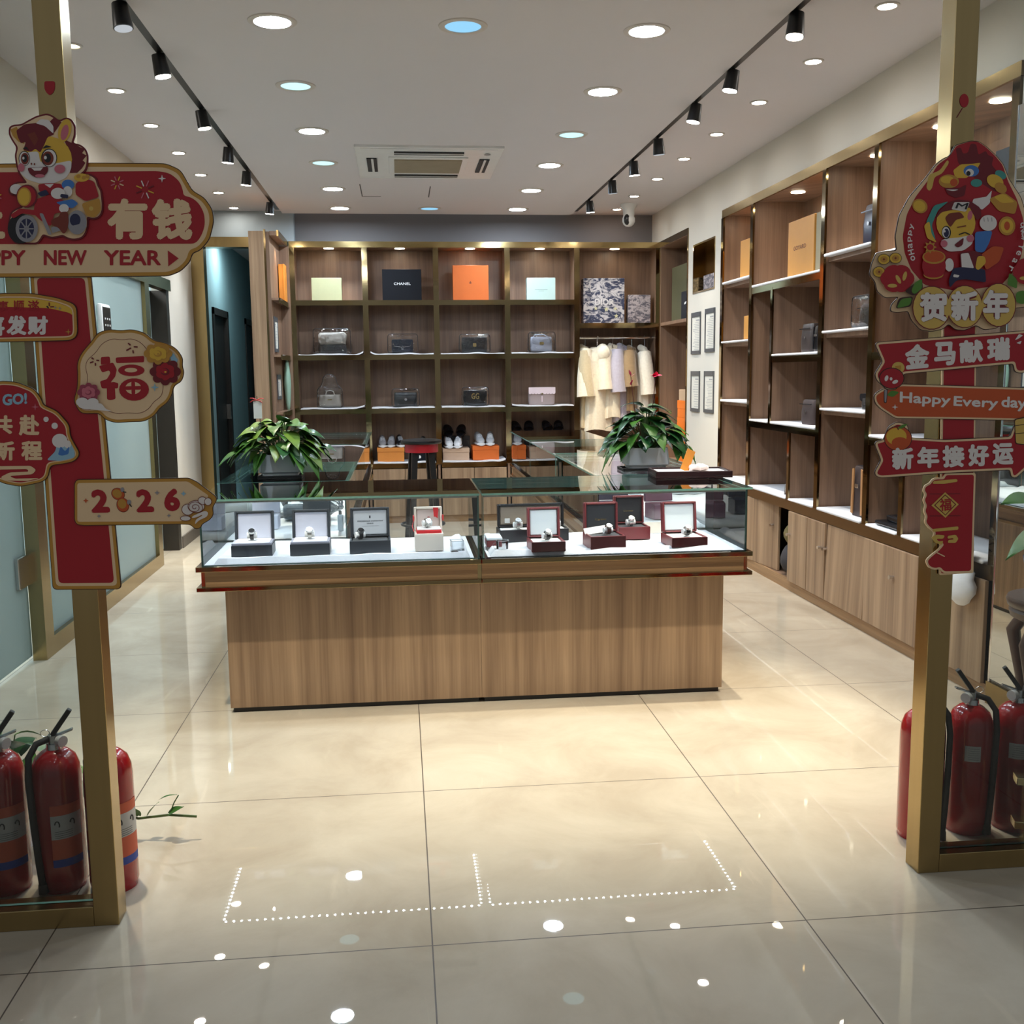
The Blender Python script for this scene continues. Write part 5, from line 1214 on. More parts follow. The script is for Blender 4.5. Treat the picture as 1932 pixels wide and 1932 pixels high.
t = begin('flat_case', 'flat dark red case lying at the counter seam behind the glass cup', 'case', (0.405, 4.62, TZ)); MB().box(-.035, -.06, 0, .035, .06, .030, .004).build('base', REDC, t); MB().box(-.036, -.061, .0305, .036, .061, .044, .004).build('lid', SATW, t); finish(t)
t = begin('price_stand', 'white folded price tent at the rear of the dark red case counter', 'card', (1.20, 4.83, TZ)); MB().box(-.045, -.002, .001, .045, .002, .055, M=Matrix.Rotation(-0.3, 4, 'X')).build('card', PAPER, t); finish(t)

# goods in the counters behind (seen through the glass)
pad('white cloth in the nearest counter of the partition arm', -0.82, -0.31, 5.08, 6.05, DZ, 5); pad('white cloth in the middle counter of the partition arm', -0.82, -0.31, 6.16, 7.58, DZ, 6)
pad('white cloth in the nearest counter of the arm before the coats', 1.01, 1.52, 5.09, 6.40, DZ, 7); pad('white cloth in the middle counter of the arm before the coats', 1.01, 1.52, 6.52, 7.70, DZ, 8)
def packet(label, x, y, w, h, d, mat, rz=0.0, z=DZ+0.0155):
    t = begin('display_case', label, 'case', (x, y, z), 'cases in the rear glass counters')
    MB().box(-w/2, -d/2, 0, w/2, d/2, h*0.4, 0.004).build('base', mat, t); M_ = Matrix.Translation((0, d/2, h*0.4)) @ Matrix.Rotation(-0.15, 4, 'X'); MB().box(-w/2, -0.012, 0.001, w/2, 0.012, h*0.6, 0.004, M=M_).build('lid', mat, t); return finish(t, rz)
packet('dark grey open case in the nearest partition arm counter', -0.44, 5.30, 0.14, 0.17, 0.11, BLKC)
packet('pale case in the nearest partition arm counter', -0.70, 5.34, 0.14, 0.17, 0.11, LIL)
packet('slate blue case in the middle partition arm counter', -0.55, 6.45, 0.16, 0.18, 0.13, col('slate_blue_leatherette', 70, 86, 104, 0.4))
packet('purple open case in the nearest counter before the coats', 1.38, 5.35, 0.16, 0.20, 0.12, col('plum_leatherette', 112, 74, 92, 0.4), 0.2)
packet('navy case in the nearest counter before the coats', 1.14, 5.45, 0.17, 0.20, 0.12, NAVY)
packet('grey case in the middle counter before the coats', 1.20, 6.8, 0.18, 0.18, 0.13, col('grey_leatherette', 128, 126, 130, 0.4)); packet('mauve case in the middle counter before the coats', 1.42, 6.9, 0.15, 0.2, 0.12, col('mauve_leatherette', 150, 120, 134, 0.4))
t = begin('plastic_wrapped_pack', 'crumpled clear plastic pack lying in the nearest partition arm counter', 'packet', (-0.52, 5.62, DZ+0.016)); b_ = MB(); b_.ball((0, 0, 0.075), 0.20, 0.12, 0.072, n=22); rr_ = random.Random(11); b_.v = [(v[0]+0.012*math.sin(v[1]*70+v[2]*40), v[1]+0.010*math.sin(v[0]*60), max(0.001, v[2]+0.010*math.sin(v[0]*50+v[1]*30))) for v in b_.v]; b_.build('film', PLASTIC, t); MB().box(-0.12, -0.07, 0.01, 0.12, 0.07, 0.08, 0.02).build('wrapped_pouch', col('slate_pouch', 86, 100, 112, 0.6), t); finish(t, 0.1)
t = begin('perfume_bottle', 'small white and blue bottle standing in the nearest partition arm counter', 'bottle', (-0.31, 5.16, DZ+0.0155)); MB().box(-.014, -.010, 0, .014, .010, .085, .004).build('body', col('white_blue_label', 206, 216, 226, 0.4), t); MB().cyl((0, 0, .085), (0, 0, .105), .008, n=14).build('cap', SILV, t); finish(t)

# ------------------------------------------------------------------ stool between the counter arms
t = begin('bar_stool', 'tall black stool with red seat skirt between the counter arms', 'stool', (0.155, 8.0, 0))
MB().lathe([(0.001, 0.925), (0.15, 0.925), (0.16, 0.935), (0.158, 0.95), (0.13, 0.957), (0.001, 0.958)], n=28).build('seat', col('black_seat_vinyl', 16, 16, 18, 0.3), t, True)
mb = MB()
for s_ in range(4):
    a = PI/4+s_*PI/2; c, q = math.cos(a), math.sin(a)
    MB().add([(0.085*c+dx, 0.085*q+dy, 0.925) for dx, dy in ((-.022, -.022), (.022, -.022), (.022, .022), (-.022, .022))]+[(0.165*c+dx, 0.165*q+dy, 0) for dx, dy in ((-.02, -.02), (.02, -.02), (.02, .02), (-.02, .02))], [(0, 1, 2, 3), (7, 6, 5, 4), (0, 4, 5, 1), (1, 5, 6, 2), (2, 6, 7, 3), (3, 7, 4, 0)]).build('leg', col('black_painted_wood', 14, 13, 14, 0.4), t)
MB().lathe([(0.12, 0.86), (0.128, 0.86), (0.128, 0.924), (0.12, 0.924), (0.12, 0.86)], n=28).build('seat_skirt', col('red_vinyl', 176, 20, 34, 0.4), t, True)
MB().tube([(0.165*math.cos(2*PI*k/24), 0.165*math.sin(2*PI*k/24), 0.30) for k in range(24)], 0.010, 8, close=True).build('foot_ring', BLACKM, t, True); finish(t, 0.15)
MB_ = None

# ------------------------------------------------------------------ plants
def leaf(mb, base, d, L, W, r_, droop=0.5, fold=0.25, heart=0.35):
    d = Vector(d).normalized(); side = d.cross(Vector((0, 0, 1)))
    if side.length < 1e-3: side = Vector((1, 0, 0))
    side.normalize(); up = side.cross(d).normalized()
    tw = r_.uniform(-0.5, 0.5); side = side*math.cos(tw)+up*math.sin(tw); up = side.cross(d).normalized()
    ts = [0, .07, .18, .32, .48, .64, .80, .92, 1.0]; ws = [.42, .78, .98, 1.0, .86, .64, .36, .14, 0.0]
    vs = []; fs = []
    for t_, w_ in zip(ts, ws):
        c = Vector(base)+d*(L*t_)+Vector((0, 0, -1))*(droop*L*t_*t_)
        back = -d*(heart*0.25*L*(1 if t_ == 0 else 0.4 if t_ < .1 else 0))
        for k in (-1, -.5, 0, .5, 1):
            vs.append(c+side*(k*w_*W/2)+up*(abs(k)*fold*w_*W/2 - 0.10*W*(k*k)*0.6)+back*abs(k))
    for i in range(len(ts)-1):
        for k in range(4): fs.append((i*5+k, i*5+k+1, (i+1)*5+k+1, (i+1)*5+k))
    mb.add(vs, fs)
def foliage(t, c, n, rad, hgt, L, W, mats, seed, spread=(1, 1), bias=None, stems=True, zlow=-0.02):
    r_ = random.Random(seed); ms = [MB() for _ in mats]; st = MB(); c = Vector(c)
    for k in range(n):
        a = 2*PI*(k*0.381966)+r_.uniform(-.3, .3); rr = rad*math.sqrt((k+0.6)/n)*r_.uniform(.85, 1.1)
        el_ = 1-(k/n)
        p = c+Vector((math.cos(a)*rr*spread[0], math.sin(a)*rr*spread[1], zlow+hgt*(0.18+0.82*el_)*r_.uniform(.72, 1.05)))
        d = Vector((math.cos(a)*spread[0], math.sin(a)*spread[1]-.25, r_.uniform(-.9, .15)+.7*el_))
        leaf(ms[r_.choices(range(len(mats)), weights=[3, 2, 1][:len(mats)])[0]], p, d, L*r_.uniform(.75, 1.15), W*r_.uniform(.8, 1.15), r_, droop=r_.uniform(.25, .8))
        q = c+Vector((math.cos(a)*rr*.22*spread[0], math.sin(a)*rr*.22*spread[1], -0.01))
        if stems: st.tube([q, (q+p)/2+Vector((0, 0, 0.03)), p], [.003, .0026, .002], 5)
    names = ['leaves', 'pale_leaves', 'dark_leaves']
    for i, (mb, mt) in enumerate(zip(ms, mats)):
        if mb.v: mb.build('foliage', mt, t, True, fix=False)
    if st.v: st.build('stems', STEM, t, True)
def planter(t, w, d, h, z, foot=True):
    """faceted rectangular planter, a little wider low down"""
    prof = [(0.40, 0.40, z), (0.44, 0.44, z+0.006), (0.44, 0.44, z+0.018), (0.515, 0.515, z+0.026), (0.515, 0.515, z+0.036), (0.48, 0.47, z+h), (0.455, 0.44, z+h), (0.45, 0.43, z+h*0.75)]
    rings = []
    for a, b, zz_ in prof:
        ch = 0.12
        rings.append([(sx*w, sy*d, zz_) for sx, sy in ((-a, -b+ch*.5), (-a+ch*.4, -b), (a*-.1, -b*1.03), (a-ch*.4, -b), (a, -b+ch*.5), (a, b-ch*.5), (a-ch*.4, b), (-a+ch*.4, b), (-a, b-ch*.5))])
    n = len(rings[0]); vs = [p for r in rings for p in r]; fs = [(q*n+k, q*n+(k+1) % n, (q+1)*n+(k+1) % n, (q+1)*n+k) for q in range(len(rings)-1) for k in range(n)]
    fs.append(tuple(range(n-1, -1, -1))); MB().add(vs, fs).build('pot', MARBLE, t)
    MB().prism([(p[0], p[1]) for p in rings[-1]], lambda u, v, q: (u*.99, v*.99, q), z+h*0.6, z+h*0.8).build('soil', SOIL, t)
def saucer(label, x, y, w, d, z):
    t = begin('plant_saucer', label, 'saucer', (x, y, z)); mb = MB(); mb.box(-w/2, -d/2, 0, w/2, d/2, 0.006, 0.002); mb.box(-w/2, -d/2, 0.0061, w/2, -d/2+0.008, 0.016, 0.002); mb.box(-w/2, d/2-.008, 0.0061, w/2, d/2, 0.016, 0.002); mb.box(-w/2, -d/2+.008, 0.0061, -w/2+.008, d/2-.008, 0.016, 0.002); mb.box(w/2-.008, -d/2+.008, 0.0061, w/2, d/2-.008, 0.016, 0.002)
    mb.build('tray', BLACKP, t); return finish(t)
TOPZ = 0.9525
saucer('black saucer under the pale green potted plant', -0.60, 5.25, 0.215, 0.15, TOPZ)
t = begin('potted_plant', 'pale green pothos in a white marbled planter on the glass counter', 'potted plant', (-0.60, 5.25, TOPZ+0.0068)); planter(t, 0.195, 0.13, 0.112, 0.0)
foliage(t, (0, 0, 0.10), 84, 0.19, 0.20, 0.105, 0.078, [LEAF, LEAFY, LEAFD], 21, (1.08, 0.5)); finish(t)
saucer('black saucer under the dark green flowering plant', 1.245, 5.26, 0.235, 0.16, TOPZ)
t = begin('potted_plant', 'dark green anthurium with pink flowers in a white marbled planter', 'potted plant', (1.26, 5.26, TOPZ+0.0068)); planter(t, 0.215, 0.14, 0.112, 0.0)
foliage(t, (0, 0, 0.10), 70, 0.165, 0.24, 0.105, 0.085, [LEAFD, LEAF], 33, (1.05, 0.5))
PINK = col('pink_red_spathe', 214, 50, 92, 0.3); r_ = random.Random(4)
for (x, z, dx) in ((0.045, 0.475, 0.3), (-0.085, 0.485, -0.2)):
    MB().tube([(0.02*dx, 0, 0.1), (x*.7, -.01, z*.6), (x, -.02, z)], .0022, 6).build('flower_stem', col('red_brown_stem', 96, 52, 44), t, True)
    mb = MB()
    if x > 0:
        for a in (0, 1.6, 3.1, 4.6): leaf(mb, (x, -.02, z), (math.cos(a), -.4, .35+.3*math.sin(a)), .036, .034, r_, .1, .3)
    else:
        for a, zz_ in ((1.9, 0), (0.4, -.012), (5.0, -.05)): leaf(mb, (x, -.02, z+zz_), (math.cos(a)*.7, -.2, .6), .034, .012, r_, .1, .3)
    mb.build('flower', PINK, t, True, fix=False)
mb = MB(); leaf(mb, (0.215, -0.05, 0.115), (0.35, -.3, -.9), 0.095, 0.075, r_, .1, .35); leaf(mb, (0.155, -0.06, 0.13), (-.1, -.4, -.6), 0.085, 0.06, r_, .2, .3); mb.build('foliage', LEAF, t, True, fix=False); MB().tube([(0.08, 0, .11), (0.15, -.03, .15), (0.215, -.05, .115)], .0026, 6).build('stems', STEM, t, True); finish(t)
t = begin('gift_pick', 'white tag on a stick tied with red ribbon stuck in the pale green plant', 'gift tag', (-0.70, 5.22, 1.03)); MB().cyl((0.03, 0, 0.03), (0, 0, 0.33), .0018, n=6).build('stick', col('dark_twig', 40, 34, 30), t); MB().box(-.018, -.003, .22, .022, -.001, .305).build('tag', PAPER, t); mb = MB()
for a in (0.3, 2.7, 3.6, 5.6): mb.tube([(0, -.004, .31), (.02*math.cos(a), -.008, .315+.012*math.sin(a)), (.035*math.cos(a), -.006, .31+.022*math.sin(a))], .0022, 5)
mb.build('ribbon', REDR, t); finish(t)
# tray with papers
t = begin('serving_tray', 'dark wooden tray lying across the glass counter in front of the flowering plant', 'tray', (1.40, 4.925, TOPZ))
DW = col('dark_mahogany', 44, 16, 18, 0.3); mb = MB(); W_, D_ = 0.185, 0.115
mb.box(-W_, -D_, 0, W_, D_, 0.008, 0.002); mb.box(-W_, -D_, .0081, W_, -D_+.012, .032, .002); mb.box(-W_, D_-.012, .0081, W_, D_, .032, .002); mb.box(-W_, -D_+.012, .0081, -W_+.012, D_-.012, .032, .002); mb.box(W_-.012, -D_+.012, .0081, W_, D_-.012, .032, .002); mb.build('tray', DW, t)
MB().box(-W_+.014, -D_+.014, .0085, W_-.014, D_-.014, .024, .002).build('pale_mat', CUSH, t); finish(t, -0.06)
t = begin('price_card', 'amber card leaning up in the dark wooden tray', 'card', (1.375, 4.93, TOPZ+0.0245)); MB().box(-.022, -.001, .001, .022, .001, .115, .0005, M=Matrix.Rotation(0.45, 4, 'Y') @ Matrix.Rotation(-0.35, 4, 'X')).build('card', col('amber_card', 224, 142, 52), t); finish(t, 0.0)
t = begin('wrapped_sweet', 'crumpled white and pink wrapper beside the amber card in the tray', 'wrapper', (1.445, 4.92, TOPZ+0.0245)); b_ = MB(); b_.ball((0, 0, .016), .05, .035, .016, n=16); b_.v = [(v[0], v[1], max(0.0005, v[2]+.005*math.sin(v[0]*140+v[1]*90))) for v in b_.v]; b_.build('paper', col('white_pink_wrapper', 236, 216, 208, 0.5, var=0.12, scale=30), t); finish(t)

# ------------------------------------------------------------------ fire extinguishers behind the shop-front glass
LBLW = col('pale_label', 196, 194, 190, 0.5); LBLO = col('orange_label', 206, 92, 60, 0.5); LBLB = col('blue_label', 40, 70, 160, 0.5)
def extinguisher(label, x, y, rz, big=True, group='red fire extinguishers', lev=1):
    t = begin('fire_extinguisher', label, 'fire extinguisher', (x, y, 0), group)
    R = 0.0675
    MB().lathe([(0.001, 0.0), (R*.94, 0.0), (R*.96, 0.012), (R*.97, 0.014), (R, 0.02), (R, 0.335), (R*.96, 0.362), (R*.82, 0.388), (R*.55, 0.405), (0.024, 0.412), (0.001, 0.412)], n=36).build('cylinder', REDM, t, True)
    v = MB(); v.cyl((0, 0, 0.4125), (0, 0, 0.428), 0.023, 0.021, 16); v.cyl((0, 0, 0.4285), (0, 0, 0.452), 0.015, 0.016, 16); v.build('valve', STEEL, t, True)
    MB().cyl((0.016*lev, -0.012, 0.437), (0.028*lev, -0.024, 0.437), 0.016, n=18).build('gauge', WHITEP, t, True)
    M1 = Matrix.Translation((0.0, 0, 0.455)) @ Matrix.Rotation(-0.55, 4, 'Y'); MB().box(-.004, -.010, -.002, .010, .010, .085, .003, M=Matrix.Translation((-0.004, 0, 0.455)) @ Matrix.Rotation(0.62*lev, 4, 'Y')).build('top_lever', RUBBER, t)
    MB().box(-.002, -.008, 0, .004, .008, .055, .002, M=Matrix.Translation((0.0, 0, 0.448)) @ Matrix.Rotation(1.25*lev, 4, 'Y')).build('carry_handle', STEEL, t)
    MB().tube([(-.022+.012*math.cos(2*PI*k/14), 0, .458+.010*math.sin(2*PI*k/14)) for k in range(14)], .0012, 5, close=True).build('safety_pin_ring', STEEL, t)
    hx = [(-0.014, 0, 0.44), (-0.045, -.012, .432), (-.064, -.03, .40), (-.066, -.042, .34), (-.060, -.050, .22), (-.052, -.056, .10), (-.046, -.058, .03)]
    h = MB().tube(hx, .0095, 10).build('hose', RUBBER, t, True); MB().cyl((-.046, -.058, .035), (-.044, -.059, .008), .0115, .014, 12).build('nozzle', RUBBER, h, True)
    def wrap(z0, z1, a0, a1, mt, nm, off=.0008, par=None):
        mb = MB(); mb.grid(lambda u, q: ((R+off)*math.cos(a0+(a1-a0)*u), (R+off)*math.sin(a0+(a1-a0)*u), z0+(z1-z0)*q), 12, 1); return mb.build(nm, mt, par or t, True)
    if big:
        wrap(.235, .265, -1.75, -.45, LBLO, 'orange_label'); wrap(.165, .2348, -1.75, -.45, LBLW, 'white_label'); wrap(.105, .1648, -1.75, -.45, LBLO, 'orange_label'); wrap(.082, .1048, -1.75, -.45, LBLB, 'blue_label')
        mb = MB()
        for a in (-1.5, -.9):
            mb.tube([((R+.0012)*math.cos(a+.09*math.cos(q)), (R+.0012)*math.sin(a+.09*math.cos(q)), .208+.011*math.sin(q)) for q in [PI*k/7-.6 for k in range(9)]], .0018, 4)
        for k in range(4): mb.tube([((R+.0012)*math.cos(-1.6+.1*q), (R+.0012)*math.sin(-1.6+.1*q), .188-.006*k) for q in range(8)], .0006, 4)
        mb.build('label_print', INK, t)
    else:
        o = wrap(.245, .295, -1.75, -1.05, LBLW, 'white_label'); mb = MB()
        for k in range(6): mb.tube([((R+.0012)*math.cos(-1.68+.08*q), (R+.0012)*math.sin(-1.68+.08*q), .287-.007*k) for q in range(7)], .0006, 4)
        mb.build('label_print', col('grey_print', 120, 120, 122), t)
    return finish(t, rz)
extinguisher('red fire extinguisher at the frame edge under the potted vine', -1.165, 2.97, 0.25)
extinguisher('red fire extinguisher with labels in the middle of the three under the long sign', -1.008, 2.968, 0.15)
extinguisher('red fire extinguisher half hidden behind the brass upright of the long sign', -0.858, 2.945, 0.55, lev=-1)
extinguisher('red fire extinguisher half hidden behind the brass upright of the banner signpost', 1.600, 2.958, PI*0.0, False, lev=-1)
mir = extinguisher('red fire extinguisher in the middle beneath the banner signpost', 1.772, 2.985, -0.2, False)
extinguisher('red fire extinguisher beside the mirror and the gilt plant shelf', 1.930, 2.985, -0.35, False)
# the three by the mirror have their levers pointing the other way
for o in bpy.data.objects:
    if o.get('label', '').startswith('red fire extinguisher') and ('banner' in o['label'] or 'mirror' in o['label']):
        o.scale = (-1, 1, 1)

# pothos behind the extinguishers, with a trailing shoot on the floor
t = begin('potted_vine', 'green pothos vine in a low pot behind the fire extinguishers under the long sign', 'potted plant', (-1.26, 3.24, 0))
MB().lathe([(.001, .0), (.075, .0), (.10, .15), (.105, .17), (.092, .17), (.09, .15), (.001, .145)], n=28).build('pot', MARBLE, t, True)
foliage(t, (0, 0, 0.16), 26, 0.20, 0.24, 0.125, 0.075, [LEAFD, LEAF, LEAFY], 51, (1, .6))
v = [(0.05, 0, .16), (.16, .05, .20), (.28, .04, .10), (.40, .0, .07), (.50, -.02, .085), (.585, -.02, .075)]
MB().tube(v, .004, 6).build('stems', STEM, t, True); mb = MB(); r_ = random.Random(8)
for p, d in (((.30, .03, .10), (.2, -.1, .8)), ((.43, 0, .08), (.5, .2, .7)), ((.50, -.02, .09), (.75, -.1, .5)), ((.47, 0, .13), (.8, 0, .35)), ((.40, 0, .08), (-.3, -.3, .7)), ((.20, .05, .2), (.3, -.2, .5))): leaf(mb, p, d, .058, .032, r_, .15, .3)
mb.tube([(.50, -.02, .085), (.515, -.01, .12), (.53, -.01, .145)], .002, 5); mb.build('foliage', LEAF, t, True, fix=False); finish(t)

# plant on a carved wooden stand in front of the mirror, and a gilt corner shelf
t = begin('plant_stand', 'round carved dark wood plant stand in front of the mirror', 'plant stand', (2.17, 3.16, 0)); CW = col('carved_brown_wood', 84, 66, 58, 0.4, var=0.2)
MB().lathe([(.001, .62), (.12, .62), (.15, .635), (.155, .655), (.15, .665), (.16, .672), (.165, .69), (.16, .702), (.001, .704)], n=32).build('top', CW, t, True)
for k in range(4):
    a = k*PI/2+.4; c, s_ = math.cos(a), math.sin(a); MB().tube([(c*.12, s_*.12, .63), (c*.165, s_*.165, .56), (c*.13, s_*.13, .40), (c*.12, s_*.12, .2), (c*.16, s_*.16, .03), (c*.18, s_*.18, .01)], [.022, .024, .016, .014, .016, .012], 10).build('leg', CW, t, True)
MB().lathe([(.10, .20), (.13, .20), (.13, .22), (.10, .22), (.10, .20)], n=28).build('lower_ring', CW, t, True); finish(t)
t = begin('potted_plant', 'large leaved green plant in a blue pot on the carved stand by the mirror', 'potted plant', (2.17, 3.16, .705)); MB().lathe([(.001, 0), (.07, 0), (.11, .08), (.12, .13), (.10, .13), (.09, .08), (.001, .07)], n=28).build('pot', col('blue_glazed_pot', 60, 96, 140, 0.2), t, True)
mb = MB(); st = MB(); r_ = random.Random(5)
for (x, y, z, dx, dz, L, W_) in ((-.10, -.05, .24, -1, -.30, .17, .085), (-.06, -.08, .20, -.7, -.55, .16, .10), (-.08, 0, .32, -.8, .25, .20, .11), (.02, -.06, .34, .5, .2, .20, .11), (.06, 0, .28, 1, -.1, .2, .1), (-.02, .05, .38, -.3, .6, .2, .11), (-.06, -.10, .06, -1, -.18, .13, .07), (.05, -.08, .12, .5, -.4, .16, .09)):
    leaf(mb, (x, y, z), (dx, -.25, dz), L, W_, r_, .25, .2); st.tube([(0, 0, .08), (x*.5, y*.5, z*.8), (x, y, z)], .004, 6)
mb.build('foliage', plain('bright_green_leaf', rgb(72, 128, 52), 0.35, var=0.3, scale=9), t, True, fix=False); st.build('stems', STEM, t, True); finish(t)
t = begin('gilt_shelf_stand', 'gilt two tier shelf stand at the frame edge beside the extinguishers', 'shelf stand', (1.878, 2.862, 0)); GILT = plain('pale_gilt_metal', (0.80, 0.64, 0.34, 1), 0.22, 1.0, var=0.05)
for z in (.055, .195): MB().box(-.022, -.027, z, .19, .027, z+.024, .002).build('tier', GILT, t)
for x in (.005, .15): MB().box(x, -.02, .0792, x+.03, .02, .1948, .002).build('post', GILT, t); MB().box(x, -.02, 0, x+.03, .02, .0548, .002).build('foot', GILT, t)
finish(t, -0.33)
t = begin('pale_carton', 'pale blue grey carton standing on the gilt shelf stand', 'carton', (1.925, 2.846, .2195)); MB().box(-.02, -.022, 0, .10, .022, .17, .002).build('body', col('pale_blue_grey_card', 160, 168, 172, 0.6), t); MB().box(-.022, -.024, .1705, .102, .024, .19, .002).build('lid', col('pale_blue_grey_card', 160, 168, 172, 0.6), t); finish(t, -0.33)
# black and white soft bundle hanging over the ledge beside the mirror
t = begin('scarf_bundle', 'black and white scarf bundle hanging over the cupboard ledge beside the mirror', 'scarf', (2.49, 4.33, 0.40))
b_ = MB(); b_.ball((0, 0, .10), .045, .10, .10, n=20); b_.v = [(v[0]+.006*math.sin(v[2]*90), v[1]+.008*math.sin(v[2]*60), v[2]) for v in b_.v]; b_.build('white_end', CLOTH, t, True)
b_ = MB(); b_.ball((0.0, .02, .26), .045, .085, .12, n=20); b_.build('dotted_fold', toile_mat('black_white_dots', rgb(190, 186, 184), rgb(24, 24, 28), 22, 0.44), t, True)
b_ = MB(); b_.ball((0.005, .03, .40), .04, .07, .10, n=18); b_.build('dark_fold', col('dark_blue_knit', 34, 40, 54, 0.8), t, True); finish(t)
# ------------------------------------------------------------------ new year signs hung on the two brass uprights
YS = 2.701
def S(u, v, d):
    """point of the sign sheets, which hang flat against the front of the brass frames; d grows towards the street"""
    p = on_y(u, v, YS); return (p.x, YS-d, p.z)
SRED = col('sign_red_print', 170, 18, 32, 0.5, var=0.03); SGOLD = col('sign_gold_print', 196, 142, 52, 0.45, var=0.03); SCREAM = col('sign_cream_print', 238, 204, 160, 0.55, var=0.02); SDARK = col('sign_dark_edge', 58, 28, 14, 0.5)
SWHITE = col('sign_white_print', 232, 224, 218, 0.55, var=0.02); SORG = col('sign_orange_print', 198, 82, 30, 0.5); SYEL = col('sign_yellow_print', 226, 180, 60, 0.5); SPINK = col('sign_pink_print', 206, 110, 124, 0.5); SBLUE = col('sign_blue_print', 66, 120, 190, 0.5)
SSKY = col('sign_pale_blue_print', 150, 190, 210, 0.5); SBRN = col('sign_brown_print', 122, 44, 24, 0.5); SGRN = col('sign_green_print', 84, 132, 44, 0.5); SBLK = col('sign_black_print', 22, 18, 20, 0.5); SMAR = col('sign_maroon_print', 112, 14, 26, 0.5); SGRY = col('sign_grey_print', 150, 146, 150, 0.45); SNAVY = col('sign_navy_print', 34, 34, 70, 0.5); STEAL = col('sign_teal_print', 70, 150, 140, 0.5); SPALEG = col('sign_pale_gold_print', 214, 178, 88, 0.5)
def plaque(t, name, pts, d, layers, r=8.0, thick=0.0035, seg=4):
    o = MB().prism(fillet(pts, r, seg), S, d-thick, d).build(name, layers[0], t)
    dd = d
    for nm, mt, ins in layers[1:]:
        dd += 0.0004; MB().prism(fillet(inset(pts, ins), r, seg), S, dd-0.00038, dd).build(nm, mt, o)
    return o, dd
def art(parent, shapes, d):
    """flat printed shapes, one mesh per colour; later shapes lie on top"""
    byc = {}; order = []
    for mt, pts in shapes:
        d += 0.00012
        if mt.name not in byc: byc[mt.name] = (MB(), mt)
        byc[mt.name][0].prism(pts, S, d-0.0001, d)
    for k, (mb, mt) in byc.items(): mb.build(k.replace('sign_', ''), mt, parent)
    return d
def txt(parent, items, mt, d, name='lettering', bold=0.03):
    mb = MB()
    for it in items:
        s_, q = it[0], it[1]
        if len(q) == 4 and not isinstance(q[0], (tuple, list)): q = [(q[0], q[1]), (q[2], q[1]), (q[2], q[3]), (q[0], q[3])]
        text_quad(mb, s_, q, S, d, bold, it[2] if len(it) > 2 else 0.0)
    return mb.build(name, mt, parent)
A1 = lambda *p: [(x/4.391, 180+y/4.391) for x, y in p]
A2 = lambda *p: [(x/3.018, 500+y/3.018) for x, y in p]
A3 = lambda *p: [(160+x/6.0375, 500+y/6.0375) for x, y in p]
A4 = lambda *p: [(160+x/6.0375, 800+y/6.0375) for x, y in p]
A5 = lambda *p: [(1600+x/4.831, 240+y/4.831) for x, y in p]
A6 = lambda *p: [(1600+x/3.864, 620+y/3.864) for x, y in p]
e1 = lambda x, y, a, b, r=0: ell(x/4.391, 180+y/4.391, a/4.391, b/4.391, 22, r)
e3 = lambda x, y, a, b, r=0: ell(160+x/6.0375, 500+y/6.0375, a/6.0375, b/6.0375, 22, r)
e4 = lambda x, y, a, b, r=0: ell(160+x/6.0375, 800+y/6.0375, a/6.0375, b/6.0375, 22, r)
e5 = lambda x, y, a, b, r=0: ell(1600+x/4.831, 240+y/4.831, a/4.831, b/4.831, 22, r)
e6 = lambda x, y, a, b, r=0: ell(1600+x/3.864, 620+y/3.864, a/3.864, b/3.864, 22, r)
def star4(x, y, r, w=0.25):
    return [(x+(r if k % 2 == 0 else r*w)*math.cos(k*PI/4), y+(r if k % 2 == 0 else r*w)*math.sin(k*PI/4)) for k in range(8)]
def bar(x0, y0, x1, y1, w):
    d = Vector((x1-x0, y1-y0)).normalized(); n = Vector((-d.y, d.x))*w/2
    return fillet([(x0+n.x, y0+n.y), (x1+n.x, y1+n.y), (x1-n.x, y1-n.y), (x0-n.x, y0-n.y)], w*0.45, 3)

# ---- long sign
t = thing('new_year_sign', 'tall red and gold new year signboard with cartoon horse rider on the shopfront', 'signboard', tuple(S(110, 800, 0)))
P_ = [(56, 512), (171, 512), (229, 1112), (99, 1113)]
pole, d0 = plaque(t, 'pole_panel', P_, -0.001, [SDARK, ('gold_border', SGOLD, 1.2), ('cream_border', SCREAM, 7.0), ('red_field', SRED, 12.5)], 9, thick=0.006)
H_ = [(-150, 311), (168, 307.5), (314, 308.7), (341.6, 321), (357.6, 348.5), (364, 360), (387, 373.6), (402, 396), (404.5, 419), (396, 453), (378, 474), (364, 478), (360, 494), (341.6, 512.5), (319, 521.6), (228, 522.7), (-150, 525)]
hdr, d1 = plaque(t, 'header_panel', H_, 0.0042, [SDARK, ('gold_border', SGOLD, 1.5), ('cream_field', SCREAM, 8.0)], 9)
d1 += 0.0004
R_ = [(-140, 327), (300, 323.5), (322, 328), (340, 343), (346, 360), (347, 370), (362, 373), (376, 384), (386, 403), (387.5, 425), (381, 445), (370, 460.3), (-140, 461.5)]
MB().prism(fillet(R_, 9), S, d1-0.0004, d1).build('red_field', SRED, hdr)
txt(hdr, [('有', (203.5, 375, 279.5, 452.5)), ('钱', (287, 375.5, 364, 453.5)), ('上', (-66, 376, 11.5, 451)), ('马', (-146, 376, -74, 451))], SCREAM, d1+0.0006, bold=0.045)
txt(hdr, [('HAPPY', (-75, 472.5, 50, 501)), ('NEW', (84, 472.5, 165, 501)), ('YEAR', (197, 472.5, 304.5, 501))], SRED, d1+0.0003, 'greeting_lettering', bold=0.035)
sh = [(SRED, [(317.5, 473), (338, 488), (318.5, 503)])]
